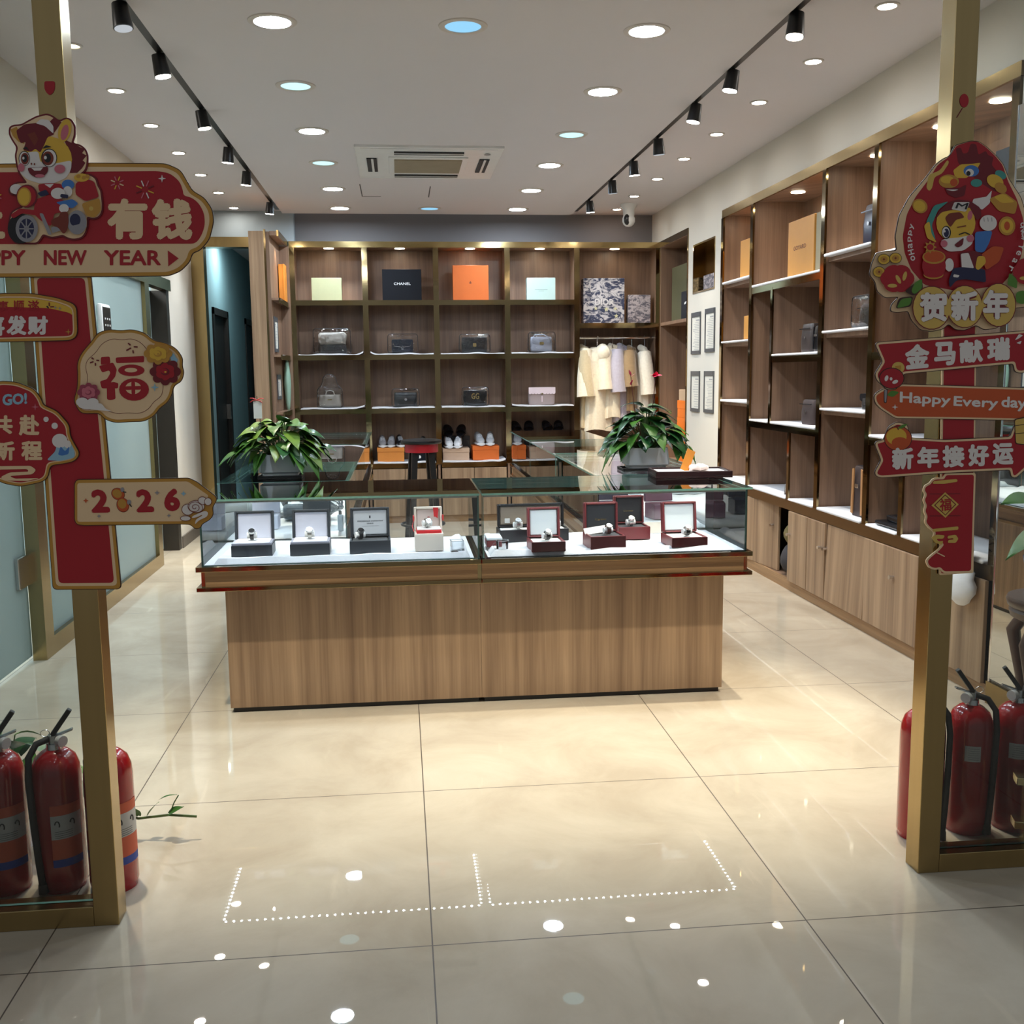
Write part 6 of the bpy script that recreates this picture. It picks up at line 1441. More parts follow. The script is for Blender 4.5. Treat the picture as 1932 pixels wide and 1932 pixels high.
def burst(cx, cy_, r, cols):
    out = []
    for k in range(8):
        a = k*PI/4+PI/8; c, s_ = math.cos(a), math.sin(a); out.append((cols[k % len(cols)], bar(cx+c*r*.35, cy_+s_*r*.35, cx+c*r, cy_+s_*r, 2.2)))
    return out
sh += burst(222.5, 346, 13, [SCREAM, SPINK, SYEL, SPINK]) + burst(275, 358.5, 18, [SYEL, SWHITE, SPINK, SMAR]) + [(SWHITE, star4(307, 338, 7.5, .3))] + burst(-4, 372, 10, [SPINK, SYEL])
art(hdr, sh, d1+0.0003)
# horse rider cut-out
HO = A1((85, 270), (120, 250), (190, 245), (240, 215), (310, 178), (400, 155), (450, 175), (500, 215), (550, 190), (600, 200), (637, 260), (635, 340), (615, 400), (680, 415), (722, 450), (742, 500), (740, 570), (725, 630), (690, 655), (760, 655), (812, 690), (825, 745), (852, 790), (866, 900), (865, 965), (840, 1015), (785, 1038), (742, 1025), (745, 1080), (725, 1150), (690, 1192), (620, 1207), (560, 1192), (530, 1172), (440, 1192), (370, 1168), (350, 1205), (320, 1238), (140, 1236), (100, 1185), (78, 1120), (80, 1050), (98, 972), (140, 942), (188, 925), (150, 860), (140, 832), (95, 832), (78, 790), (98, 752), (150, 722), (215, 720), (165, 655), (143, 580), (133, 500), (148, 440), (108, 380), (83, 330))
ho, d2 = plaque(t, 'horse_rider_panel', HO, 0.0092, [SMAR, ('cream_edge', SCREAM, 3.2)], 5)
sh = [(SMAR, A1((540, 370), (655, 425), (712, 455), (690, 485), (728, 505), (695, 545), (718, 565), (690, 610), (650, 648), (590, 650), (600, 520))),
 (SGOLD, A1((98, 290), (150, 268), (185, 330), (215, 410), (165, 390), (120, 345))), (SBRN, A1((150, 290), (175, 330), (195, 385), (165, 360))),
 (SMAR, A1((460, 190), (520, 230), (480, 290), (450, 330), (420, 230))),
 (SYEL, e1(400, 540, 208, 195)), (SWHITE, fillet(A1((165, 560), (230, 480), (330, 470), (345, 560), (450, 575), (605, 545), (600, 620), (560, 690), (460, 735), (340, 735), (240, 705), (180, 650)), 6)),
 (SMAR, fillet(A1((148, 300), (215, 248), (330, 235), (420, 285), (462, 330), (405, 355), (380, 415), (345, 482), (305, 448), (272, 475), (205, 462), (228, 392), (185, 405), (160, 350)), 3)),
 (SBRN, A1((240, 330), (300, 310), (330, 370), (300, 430), (270, 380))),
 (SWHITE, fillet(A1((308, 240), (350, 205), (415, 212), (455, 265), (455, 326), (385, 262)), 3)),
 (SYEL, e1(548, 300, 52, 98, .25)), (SPINK, e1(548, 315, 30, 66, .25)),
 (SBLK, e1(215, 530, 46, 62)), (SWHITE, e1(215, 532, 41, 57)), (SBRN, e1(220, 532, 33, 48)), (SBLK, e1(218, 530, 20, 32)), (SWHITE, e1(208, 528, 9, 12)),
 (SBLK, e1(420, 525, 65, 76)), (SWHITE, e1(422, 527, 58, 70)), (SBRN, e1(410, 530, 48, 58)), (SBLK, e1(408, 527, 28, 38)), (SWHITE, e1(390, 524, 12, 15)),
 (SBLK, fillet(A1((200, 450), (232, 432), (258, 470), (235, 452)), 2)), (SBLK, fillet(A1((362, 452), (395, 420), (442, 436), (400, 442)), 2)),
 (SBRN, e1(275, 575, 6, 9)), (SBRN, e1(300, 578, 6, 9)),
 (SMAR, fillet(A1((240, 608), (330, 606), (416, 598), (410, 645), (370, 685), (310, 690), (262, 660)), 5)), (SWHITE, A1((275, 610), (372, 606), (350, 632), (300, 632))), (SPINK, e1(345, 675, 40, 14)),
 (SPINK, e1(192, 606, 28, 34)), (SPINK, e1(510, 618, 45, 36)),
 (SRED, fillet(A1((330, 745), (420, 735), (520, 740), (560, 800), (520, 870), (420, 850), (340, 800)), 4)), (SWHITE, A1((385, 745), (460, 742), (430, 775))),
 (SBLUE, e1(578, 748, 52, 42)), (SWHITE, e1(575, 805, 38, 45)), (SWHITE, e1(152, 785, 52, 42)),
 (SRED, fillet(A1((640, 735), (720, 700), (795, 720), (835, 850), (720, 885), (640, 830)), 5)), (SYEL, e1(690, 690, 62, 34)), (SGOLD, e1(665, 680, 18, 15)), (SGOLD, e1(710, 690, 18, 15)), (SGOLD, e1(740, 680, 18, 15)),
 (SGOLD, fillet(A1((690, 905), (838, 858), (852, 960), (800, 1020), (730, 1005)), 5)), (SPALEG, e1(770, 945, 18, 18)),
 (SBLK, e1(190, 1110, 108, 124)), (SGRY, e1(240, 1110, 92, 112)), (SNAVY, e1(238, 1110, 62, 82)), (SGRY, e1(238, 1112, 22, 26)),
 ] + [(SGRY, bar((238+10*math.cos(a))/4.391, 180+(1112+10*math.sin(a))/4.391, (238+60*math.cos(a))/4.391, 180+(1112+80*math.sin(a))/4.391, 2.4)) for a in [k*PI/4 for k in range(8)]] + [
 (SGRY, e1(655, 1060, 80, 100)), (SNAVY, e1(640, 1040, 44, 52)), (SGRY, A1((610, 1090), (725, 1060), (735, 1100), (620, 1150))),
 (SRED, fillet(A1((105, 1000), (185, 945), (310, 960), (330, 1005), (205, 985), (130, 1030)), 4)),
 (SRED, fillet(A1((315, 870), (430, 832), (570, 890), (620, 930), (560, 975), (470, 985), (440, 1095), (350, 1040), (295, 985)), 5)),
 (SGRY, fillet(A1((345, 985), (375, 985), (450, 1160), (420, 1165)), 3)), (SGRY, fillet(A1((440, 1100), (525, 1085), (530, 1125), (450, 1150)), 3)),
 (SBLUE, fillet(A1((480, 895), (620, 868), (668, 905), (620, 945), (530, 925)), 4)), (SWHITE, e1(548, 945, 40, 36)),
 (SBRN, fillet(A1((440, 1040), (510, 1010), (520, 975), (580, 970), (588, 1050), (575, 1130), (545, 1160), (500, 1100), (450, 1090)), 5)),
 (SMAR, e1(245, 845, 88, 96)), (SRED, e1(240, 845, 78, 86)), (SGOLD, e1(222, 850, 58, 78)), (SYEL, e1(220, 850, 48, 68)), (SWHITE, e1(500, 822, 58, 46)), (SNAVY, fillet(A1((330, 820), (400, 790), (430, 830), (360, 850)), 3)), (SNAVY, bar(520/4.391, 180+840/4.391, 585/4.391, 180+850/4.391, 7))]
art(ho, sh, d2+0.0002)
# upper round-topped plaque
PA = A2((-330, 300), (-200, 205), (0, 160), (180, 160), (330, 185), (440, 225), (447, 400), (410, 432), (0, 441), (-330, 445))
pa, d3 = plaque(t, 'wish_plaque', PA, 0.0040, [SDARK, ('gold_border', SGOLD, 1.4), ('cream_border', SCREAM, 6.5), ('red_field', SRED, 9.0)], 12)
MB().prism(fillet(inset(A2((-330, 300), (-200, 205), (0, 160), (180, 160), (330, 185), (440, 225), (443, 340), (390, 300), (280, 275), (60, 268), (-330, 280)), 9.5), 8), S, d3, d3+0.0003).build('gold_band', SYEL, pa)
txt(pa, [('万', A2((-90, 205), (-30, 205), (-30, 262), (-90, 262))), ('事', A2((-8, 205), (54, 205), (54, 264), (-8, 264))), ('顺', A2((80, 203), (142, 203), (142, 262), (80, 262))), ('遂', A2((164, 202), (228, 202), (228, 261), (164, 261)))], SRED, d3+0.0007, bold=0.02)
txt(pa, [('恭', A2((-210, 290), (-95, 290), (-95, 405), (-210, 405))), ('喜', A2((-84, 290), (32, 290), (32, 404), (-84, 404))), ('发', A2((42, 288), (156, 288), (156, 400), (42, 400))), ('财', A2((162, 290), (278, 290), (278, 398), (162, 398)))], SWHITE, d3+0.0007, 'white_lettering', bold=0.045)
art(pa, [(SGOLD, star4(393/3.018, 500+381/3.018, 6)), (SBLK, bar(270/3.018, 500+235/3.018, 282/3.018, 500+246/3.018, 2.6)), (SBRN, bar(284/3.018, 500+214/3.018, 286/3.018, 500+236/3.018, 2.6)), (SMAR, bar(290/3.018, 500+240/3.018, 312/3.018, 500+238/3.018, 2)), (SGRY, star4(320/3.018, 500+243/3.018, 4)), (SGRY, star4(345/3.018, 500+248/3.018, 4))], d3+0.0006)
# fortune plaque
PB = A3((0, 960), (80, 870), (150, 770), (280, 730), (420, 745), (540, 730), (690, 770), (790, 860), (930, 885), (1050, 950), (1125, 1060), (1115, 1150), (1140, 1220), (1110, 1330), (1020, 1375), (1000, 1480), (950, 1570), (860, 1630), (800, 1720), (680, 1785), (500, 1790), (350, 1800), (230, 1760), (170, 1690), (60, 1695)) + A2((460, 845), (420, 775), (442, 700), (445, 620), (440, 570), (455, 520))
pb, d4 = plaque(t, 'fortune_plaque', PB, 0.0042, [SDARK, ('gold_border', SGOLD, 1.3), ('cream_field', SCREAM, 6.0)], 9)
PI_ = A3((10, 1170), (30, 1080), (130, 1000), (200, 890), (320, 835), (430, 855), (540, 835), (650, 880), (730, 980), (800, 1050), (880, 1200), (905, 1400), (880, 1500), (790, 1560), (740, 1640), (640, 1695), (480, 1685), (380, 1700), (200, 1640), (60, 1560), (20, 1400), (40, 1270))
d4 += 0.0003; q = fillet(PI_, 10); MB().prism(q, S, d4-.0003, d4).build('inner_line', SMAR, pb); d4 += .0003; MB().prism(fillet(inset(PI_, 1.0), 10), S, d4-.0003, d4).build('inner_field', SCREAM, pb)
sh = []
def a3(mt, *p, r=3): sh.append((mt, fillet(A3(*p), r)))
# the character drawn with brush-like strokes
a3(SRED, (190, 1050), (290, 1042), (300, 1120), (190, 1140)); a3(SRED, (168, 1150), (250, 1130), (330, 1110), (372, 1190), (355, 1270), (300, 1340), (330, 1330), (390, 1345), (385, 1405), (200, 1405), (180, 1325), (260, 1300), (300, 1230), (285, 1200), (205, 1225)); a3(SRED, (258, 1390), (350, 1390), (358, 1525), (300, 1540), (260, 1530))
a3(SRED, (358, 1055), (682, 1035), (682, 1108), (365, 1118))
sh += [(SRED, e3(537, 1200, 150, 66)), (SCREAM, e3(533, 1197, 72, 26)), (SRED, e3(568, 1418, 170, 128)), (SCREAM, e3(560, 1400, 90, 70)), (SRED, bar(160+558/6.0375, 500+1325/6.0375, 160+562/6.0375, 500+1475/6.0375, 7)), (SRED, bar(160+465/6.0375, 500+1402/6.0375, 160+655/6.0375, 500+1398/6.0375, 7))]
for a, b, c_, d_ in ((500, 890, 530, 915), (480, 975, 535, 945), (555, 970, 562, 1008), (565, 932, 612, 935), (85, 1055, 112, 1075), (68, 1115, 110, 1100), (130, 1115, 132, 1148), (140, 1085, 175, 1088)): sh.append((SMAR, bar(160+a/6.0375, 500+b/6.0375, 160+c_/6.0375, 500+d_/6.0375, 2.6)))
sh.append((SSKY, star4(160+805/6.0375, 500+1393/6.0375, 8, .3)))
def peony(cx, cy_, r, c1, c2, c3, sq=0.75):
    out = []
    for k in range(8): a = k*PI/4; out.append((c2, e3(cx+r*.62*math.cos(a), cy_+r*.62*sq*math.sin(a), r*.46, r*.36, a)))
    for k in range(6): a = k*PI/3+.3; out.append((c1, e3(cx+r*.40*math.cos(a), cy_+r*.40*sq*math.sin(a), r*.34, r*.24, a+1)))
    out += [(c2, e3(cx, cy_, r*.30, r*.24)), (c1, e3(cx-r*.06, cy_-r*.04, r*.22, r*.17)), (c3, e3(cx+r*.02, cy_+r*.02, r*.08, r*.06))]
    return out
sh += [(SSKY, fillet(A3((975, 1040), (1020, 1000), (1050, 1060), (1072, 1075), (1050, 1120), (1000, 1100)), 3))] + peony(925, 1215, 165, SRED, SMAR, SYEL, .8) + peony(845, 1010, 150, SYEL, SGOLD, SGOLD, .62) + peony(60, 1450, 120, SPINK, col('sign_rose_print', 158, 62, 82), SPINK, .75)
sh += [(SMAR, e3(60, 1590, 124, 56)), (SWHITE, e3(60, 1592, 118, 50)), (SWHITE, e3(-10, 1560, 70, 52)), (SWHITE, e3(110, 1560, 66, 46)), (SWHITE, fillet(A3((60, 1560), (210, 1575), (260, 1640), (335, 1665), (220, 1655), (60, 1640)), 4))]
art(pb, sh, d4+.0002)
# round-cornered plaque at the frame edge
PC = A2((-190, 850), (-110, 720), (0, 658), (100, 665), (200, 705), (240, 760), (250, 795), (330, 830), (400, 910), (403, 970), (430, 1020), (462, 1075), (430, 1118), (370, 1132), (290, 1142), (278, 1210), (240, 1238), (120, 1262), (30, 1246), (-40, 1215), (-150, 1180), (-210, 1000))
pc, d5 = plaque(t, 'journey_plaque', PC, 0.0044, [SDARK, ('gold_border', SGOLD, 1.3), ('cream_border', SCREAM, 5.5), ('red_field', SRED, 7.5)], 9)
txt(pc, [('GO!', A2((18, 735), (158, 728), (160, 790), (20, 802)))], SSKY, d5+.0006, 'pale_lettering', bold=0.045)
txt(pc, [('共', A2((-50, 855), (78, 855), (78, 962), (-50, 962))), ('赴', A2((112, 852), (230, 852), (230, 970), (112, 970))), ('新', A2((-40, 1000), (90, 1000), (90, 1112), (-40, 1112))), ('程', A2((126, 1000), (246, 1000), (246, 1112), (126, 1112)))], SCREAM, d5+.0006, bold=0.04)
A2e = lambda x, y, a, b: ell(x/3.018, 500+y/3.018, a/3.018, b/3.018, 20)
art(pc, [(SPINK, star4(205/3.018, 500+808/3.018, 7)), (SWHITE, A2e(267, 878, 15, 15)), (SWHITE, A2e(316, 915, 18, 18)), (SSKY, fillet(A2((270, 1110), (320, 1060), (330, 1010), (400, 1000), (430, 1060), (430, 1095), (350, 1115)), 5)), (SWHITE, A2e(345, 1000, 44, 40)), (SWHITE, A2e(390, 1020, 20, 22)), (SBLUE, fillet(A2((335, 1080), (350, 1030), (375, 1060), (400, 1030), (395, 1075), (360, 1085)), 3)),
 (SCREAM, fillet(A2((-60, 1145), (180, 1142), (212, 1165), (190, 1190), (60, 1200), (90, 1215), (230, 1212), (160, 1228), (20, 1225), (10, 1205), (60, 1180), (170, 1175), (160, 1160), (-60, 1165)), 4))], d5+.0004)
# year plaque
PD = [(141, 911), (146, 904), (357, 901), (372, 908), (408.5, 936), (410, 944), (402, 957), (404, 970.6), (397, 980.5), (382, 989), (380, 995.5), (370, 999), (359, 989.6), (340, 989), (160, 991.5), (146, 990), (141, 982)]
pd, d6 = plaque(t, 'year_plaque', PD, 0.0042, [SDARK, ('gold_border', SGOLD, 1.3), ], 5)
d6 += .0004; MB().prism(fillet([(147, 911), (355, 908), (395, 935), (388, 945), (345, 983), (147, 984)], 5), S, d6-.0004, d6).build('cream_field', SCREAM, pd)
txt(pd, [('2', A4((78, 742), (262, 742), (298, 1005), (80, 1010))), ('2', A4((588, 740), (766, 740), (800, 1000), (592, 1005))), ('6', A4((912, 730), (1090, 730), (1092, 990), (908, 992)))], SRED, d6+.0005, 'year_lettering', bold=0.06)
sh = [(SBRN, e4(385, 795, 80, 68, .5)), (SORG, e4(385, 795, 74, 62, .5)), (SGOLD, e4(375, 790, 55, 46, .5)), (SBRN, e4(440, 920, 72, 84, -.3)), (SORG, e4(440, 918, 66, 78, -.3)), (SGOLD, e4(432, 905, 48, 56, -.3)), (SGRY, e4(435, 745, 22, 26)), (SBLK, bar(160+440/6.0375, 800+768/6.0375, 160+480/6.0375, 800+775/6.0375, 2)), (SGRY, e4(512, 888, 24, 28)), (SBLK, bar(160+515/6.0375, 800+905/6.0375, 160+540/6.0375, 800+940/6.0375, 2)),
 (SORG, star4(160+20/6.0375, 800+870/6.0375, 5, .4)), (SSKY, star4(160+1130/6.0375, 800+790/6.0375, 5, .5)), (SGRY, star4(160+965/6.0375, 800+1040/6.0375, 4, .4)), (SGRY, star4(160+170/6.0375, 800+1045/6.0375, 4, .4)), (SGRY, star4(160+830/6.0375, 800+780/6.0375, 5, .4))]
for (x, y, a, b) in ((1180, 970, 72, 66), (1275, 935, 98, 72), (1345, 870, 52, 48), (1410, 880, 44, 46), (1155, 1070, 62, 32)): sh += [(SBRN, e4(x, y, a, b)), (SWHITE, e4(x, y, a-7, b-7))]
sp = [(160+(1262+(10+11*k*.32)*math.cos(k*.55))/6.0375, 800+(945+(8+9*k*.32)*math.sin(k*.55))/6.0375) for k in range(26)]
for a, b in zip(sp[:-1], sp[1:]): sh.append((SBRN, bar(a[0], a[1], b[0], b[1], 1.2)))
sh.append((SWHITE, fillet(A4((1240, 1040), (1330, 1000), (1385, 980), (1418, 1005), (1400, 1050), (1310, 1090), (1262, 1140), (1275, 1080), (1350, 1035), (1345, 1025), (1290, 1055), (1225, 1065)), 4)))
art(pd, sh, d6+.0003)

# ---- banner signpost
t = thing('banner_signpost', 'red new year signpost with round horse and dragon badge over three banner arrows', 'signboard', tuple(S(1800, 700, 0)))
pole, d0 = plaque(t, 'pole_panel', [(1779, 605), (1843, 605), (1837, 1081), (1773, 1085)], -0.001, [SCREAM, ('red_field', SRED, 3.0)], 3, thick=0.006)
FC = A6((700, 1055), (690, 1085), (640, 1085), (610, 1095), (590, 1125), (555, 1140), (540, 1180), (560, 1210), (540, 1250), (560, 1290), (545, 1330), (565, 1370), (550, 1410), (580, 1450), (605, 1470), (625, 1490), (610, 1530), (650, 1560), (680, 1575), (650, 1610), (600, 1650), (560, 1690), (580, 1740), (630, 1760), (665, 1750), (690, 1782), (906, 1778), (928, 1050))
fc, dd = plaque(t, 'firecracker_panel', FC, 0.0022, [SCREAM, ('red_field', SRED, 3.5)], 5)
sh = [(SMAR, bar(1600+590/3.864, 620+y/3.864, 1600+815/3.864, 620+(y-2)/3.864, 1.2)) for y in (1205, 1285, 1365)] + [(SPALEG, fillet(A6((620, 1110), (790, 1095), (795, 1115), (700, 1130), (610, 1130)), 3)), (SPALEG, fillet(A6((610, 1460), (800, 1440), (800, 1465), (615, 1480)), 3)),
 (SPALEG, A6((603, 1288), (703, 1192), (802, 1280), (705, 1378))), (SMAR, A6((622, 1287), (703, 1207), (784, 1280), (705, 1362))), (SPALEG, A6((632, 1286), (703, 1216), (774, 1280), (705, 1354))),
 (SPALEG, fillet(A6((600, 1520), (640, 1500), (700, 1505), (690, 1530), (640, 1530), (650, 1550), (690, 1545), (680, 1575), (630, 1560)), 3)), (SPALEG, fillet(A6((720, 1510), (780, 1500), (800, 1530), (780, 1560), (720, 1560), (725, 1540), (765, 1535), (760, 1525), (720, 1530)), 3)), (SCREAM, bar(1600+640/3.864, 620+1630/3.864, 1600+700/3.864, 620+1660/3.864, 2))]
d_ = art(fc, sh, dd+.0003); txt(fc, [('福', A6((662, 1240), (748, 1235), (748, 1325), (662, 1330)))], SRED, d_+.0004, bold=0.02)
# banners
B1 = [(1649, 650), (1655, 645), (1770, 636), (1975, 620), (1995, 645), (1935, 702), (1924, 705), (1912, 702), (1909, 687), (1800, 697), (1704, 706), (1690, 735), (1672, 736), (1652, 718), (1648, 706), (1663, 682)]
b1, dd = plaque(t, 'upper_banner', B1, 0.0050, [SDARK, ('cream_border', SCREAM, 1.2), ('red_field', SRED, 5.0)], 5)
txt(b1, [('金', A6((405, 118), (585, 108), (585, 285), (408, 300))), ('马', A6((615, 100), (775, 92), (778, 262), (620, 280))), ('献', A6((800, 88), (975, 78), (975, 245), (805, 255))), ('瑞', A6((1002, 68), (1172, 58), (1172, 228), (1005, 240)))], SWHITE, dd+.0006, bold=0.045)
d_ = art(b1, [(SPALEG, e6(358, 285, 46, 42)), (SGOLD, A6((335, 272), (378, 268), (380, 300), (338, 302))), (SDARK, e6(310, 362, 92, 78)), (SRED, e6(310, 362, 86, 72)), (SWHITE, e6(272, 362, 13, 22, .3)), (SWHITE, e6(305, 366, 10, 12)), (SWHITE, e6(335, 388, 22, 13, -.4)), (SWHITE, fillet(A6((1205, 85), (1235, 40), (1265, 50), (1230, 75)), 2)), (SWHITE, fillet(A6((1215, 105), (1255, 88), (1245, 115)), 2))], dd+.0004)
B2 = [(1647, 750), (1650, 742), (1663, 734), (1700, 724), (1932, 731), (1990, 733), (1990, 795), (1932, 794), (1780, 791), (1688, 790), (1660, 772), (1650, 762)]
b2, dd = plaque(t, 'middle_banner', B2, 0.0034, [SDARK, ('cream_border', SCREAM, 1.2), ('orange_field', SORG, 4.5)], 5)
txt(b2, [('Happy', A6((372, 458), (745, 488), (735, 575), (370, 562))), ('Every', A6((765, 490), (1090, 508), (1082, 598), (760, 585))), ('day', A6((1112, 492), (1296, 505), (1290, 605), (1108, 595)))], SWHITE, dd+.0005, bold=0.03)
art(b2, [(SDARK, fillet(A6((255, 445), (285, 442), (275, 545), (255, 540)), 3)), (SGRY, fillet(A6((260, 445), (280, 445), (272, 540), (260, 535)), 3)), (SGRN, fillet(A6((275, 485), (310, 450), (370, 462), (320, 500)), 4)), (SWHITE, star4(1600+336/3.864, 620+572/3.864, 6, .3))], dd+.0003)
B3 = [(1648, 838), (1652, 832), (1665, 829), (1674, 805), (1690, 795), (1710, 800), (1717, 825), (1780, 829), (1903, 823), (1912, 800), (1960, 790), (1990, 815), (1995, 850), (1935, 884), (1915, 902), (1905, 900), (1903, 887), (1780, 893), (1660, 902), (1650, 898), (1648, 890), (1660, 868)]
b3, dd = plaque(t, 'lower_banner', B3, 0.0050, [SDARK, ('cream_border', SCREAM, 1.2), ('red_field', SRED, 5.0)], 5)
d_ = art(b3, [(SDARK, e6(357, 800, 102, 92)), (SORG, e6(357, 800, 97, 87)), (SYEL, e6(345, 785, 74, 62)), (SORG, e6(370, 830, 60, 40)), (SGRN, fillet(A6((345, 730), (385, 700), (430, 692), (390, 728)), 3)), (SBRN, bar(1600+345/3.864, 620+712/3.864, 1600+360/3.864, 620+738/3.864, 2)), (SDARK, fillet(A6((1200, 660), (1290, 640), (1300, 850), (1210, 840)), 4)), (SPALEG, fillet(A6((1206, 665), (1290, 648), (1300, 845), (1214, 834)), 4)), (SDARK, bar(1910, 803, 1936, 800, 1.2)), (SDARK, bar(1910, 818, 1936, 816, 1.2))], dd+.0003)
txt(b3, [('新', A6((308, 868), (470, 862), (465, 1022), (312, 1030))), ('年', A6((492, 860), (655, 858), (655, 1012), (495, 1018))), ('接', A6((675, 850), (838, 850), (838, 1008), (680, 1012))), ('好', A6((862, 842), (1015, 842), (1018, 1000), (865, 1004))), ('运', A6((1040, 835), (1195, 830), (1195, 990), (1042, 992)))], SWHITE, d_+.0004, bold=0.045)
# badge
BO = A5((1100, 128), (1040, 145), (960, 168), (928, 230), (905, 268), (850, 290), (780, 345), (690, 465), (540, 640), (448, 810), (412, 1000), (425, 1125), (330, 1130), (240, 1148), (200, 1248), (178, 1350), (230, 1412), (248, 1500), (320, 1560), (440, 1552), (378, 1620), (366, 1682), (430, 1695), (530, 1682), (560, 1765), (640, 1850), (740, 1868), (850, 1845), (900, 1800), (960, 1850), (1050, 1855), (1150, 1810), (1220, 1850), (1330, 1840), (1450, 1760), (1500, 1655), (1620, 1640), (1680, 1560), (1760, 1500), (1800, 1400), (1790, 1280), (1700, 1180), (1640, 1060), (1625, 850), (1560, 640), (1455, 480), (1400, 340), (1330, 258), (1250, 185), (1180, 135))
bo, dd = plaque(t, 'round_badge', BO, 0.0088, [SDARK, ('cream_border', SCREAM, 1.3)], 5)
d_ = dd
RO = fillet(A5((1100, 135), (970, 175), (935, 235), (905, 275), (800, 350), (720, 480), (600, 640), (520, 800), (482, 1000), (500, 1150), (560, 1300), (680, 1440), (1000, 1500), (1380, 1440), (1480, 1330), (1560, 1180), (1590, 1000), (1575, 830), (1520, 660), (1440, 500), (1390, 350), (1320, 265), (1240, 190), (1170, 140)), 6)
sh = [(SRED, RO)]
sh += [(SSKY, ell(0, 0, 1, 1, 4))] if False else []
def a5(mt, *p, r=3): sh.append((mt, fillet(A5(*p), r)))
# dragon head over the rider
a5(SMAR, (985, 330), (965, 200), (1010, 190), (1030, 250), (1075, 240), (1100, 155), (1150, 160), (1170, 260), (1240, 220), (1255, 260), (1310, 280), (1290, 350), (1350, 420), (1400, 520), (1330, 600), (1200, 520), (1050, 400), r=4)
a5(SPALEG, (695, 560), (720, 440), (820, 400), (890, 300), (905, 330), (840, 430), (770, 460), (750, 560), (725, 590), r=6)
a5(SYEL, (940, 400), (1010, 345), (1120, 340), (1190, 330), (1150, 400), (1060, 470), (960, 470)); sh += [(SBLUE, e5(1105, 405, 70, 52)), (SWHITE, e5(1090, 420, 38, 34)), (SBLK, e5(1078, 428, 20, 22))]
sh += [(SGOLD, e5(900, 500, 92, 62)), (SYEL, e5(885, 485, 60, 34)), (SORG, e5(945, 510, 34, 34)), (STEAL, e5(1150, 515, 52, 36)), (STEAL, e5(1370, 440, 55, 36, .5)), (SYEL, e5(1320, 500, 80, 58, .5)), (SGOLD, e5(1370, 560, 60, 44, .6))]
a5(SMAR, (860, 560), (1000, 560), (1060, 530), (1040, 630), (960, 650), (890, 620)); a5(SWHITE, (870, 575), (990, 575), (940, 590)); a5(SWHITE, (1120, 660), (1240, 640), (1290, 580), (1270, 700), (1200, 760), (1110, 700))
a5(SGOLD, (1260, 660), (1400, 600), (1525, 690), (1500, 800), (1350, 770), r=6); a5(SYEL, (1300, 640), (1400, 612), (1500, 690), (1380, 700), r=6)
sh += [(SGOLD, e5(635, 725, 72, 62, .6)), (SYEL, e5(632, 725, 56, 48, .6)), (SGOLD, e5(1425, 905, 76, 86)), (SYEL, e5(1425, 905, 58, 66)), (SORG, e5(1425, 905, 26, 40))]
a5(STEAL, (690, 870), (760, 720), (900, 680), (800, 760), (740, 900), (780, 1040), (720, 1030), r=6); a5(SYEL, (670, 900), (720, 860), (740, 980), (790, 1060), (700, 1020), r=5)
# horse
sh += [(SYEL, e5(960, 880, 178, 175)), (SWHITE, fillet(A5((820, 1040), (870, 1020), (1000, 1010), (1120, 980), (1110, 1070), (1030, 1130), (900, 1140), (830, 1100)), 6)), (SYEL, e5(1090, 800, 44, 72, .2)), (SPINK, e5(1088, 810, 22, 44, .2))]
a5(SMAR, (770, 850), (830, 780), (930, 760), (1020, 770), (1080, 730), (1150, 860), (1195, 820), (1180, 740), (1090, 680), (980, 665), (880, 700), (800, 780), r=5); a5(SBRN, (860, 830), (900, 790), (1000, 780), (1040, 830), (960, 850), (910, 920), (880, 880), r=4)
a5(SWHITE, (945, 690), (1085, 690), (1050, 778), (918, 755), r=3)
sh += [(SBLK, e5(872, 965, 42, 60)), (SWHITE, e5(868, 965, 34, 50)), (SNAVY, e5(872, 970, 24, 40)), (SWHITE, e5(856, 955, 9, 11)), (SPINK, e5(850, 1068, 32, 32)), (SPINK, e5(1090, 1020, 34, 32))]
a5(SMAR, (940, 1080), (1030, 1010), (1020, 1080), (975, 1105), r=4); sh += [(SBLK, bar(1600+985/4.831, 240+985/4.831, 1600+1040/4.831, 240+965/4.831, 2)), (SBLK, bar(1600+1040/4.831, 240+965/4.831, 1600+1085/4.831, 240+985/4.831, 2)), (SBRN, bar(1600+970/4.831, 240+920/4.831, 1600+1050/4.831, 240+905/4.831, 2))]
a5(SBLUE, (1130, 960), (1290, 950), (1260, 1060), (1210, 1150), (1130, 1140), r=6); sh += [(SWHITE, e5(1250, 880, 78, 72))]
for x in (1210, 1245, 1280): sh.append((SGRY, bar(1600+x/4.831, 240+830/4.831, 1600+(x+4)/4.831, 240+868/4.831, 1.1)))
a5(SORG, (1180, 1170), (1290, 1090), (1395, 1100), (1350, 1230), (1230, 1310), r=6)
a5(SMAR, (990, 1150), (1130, 1130), (1200, 1170), (1150, 1290), (1000, 1290), r=4); a5(SWHITE, (1000, 1160), (1070, 1150), (1120, 1290), (1010, 1295), r=3); a5(SNAVY, (930, 1290), (1010, 1280), (1220, 1300), (1230, 1420), (1040, 1390), (960, 1400), (900, 1470), (890, 1400), r=5); a5(SWHITE, (935, 1345), (990, 1355), (975, 1375), (930, 1370), r=2); a5(SYEL, (1150, 1180), (1215, 1180), (1230, 1240), (1160, 1310), (1130, 1290), r=5)
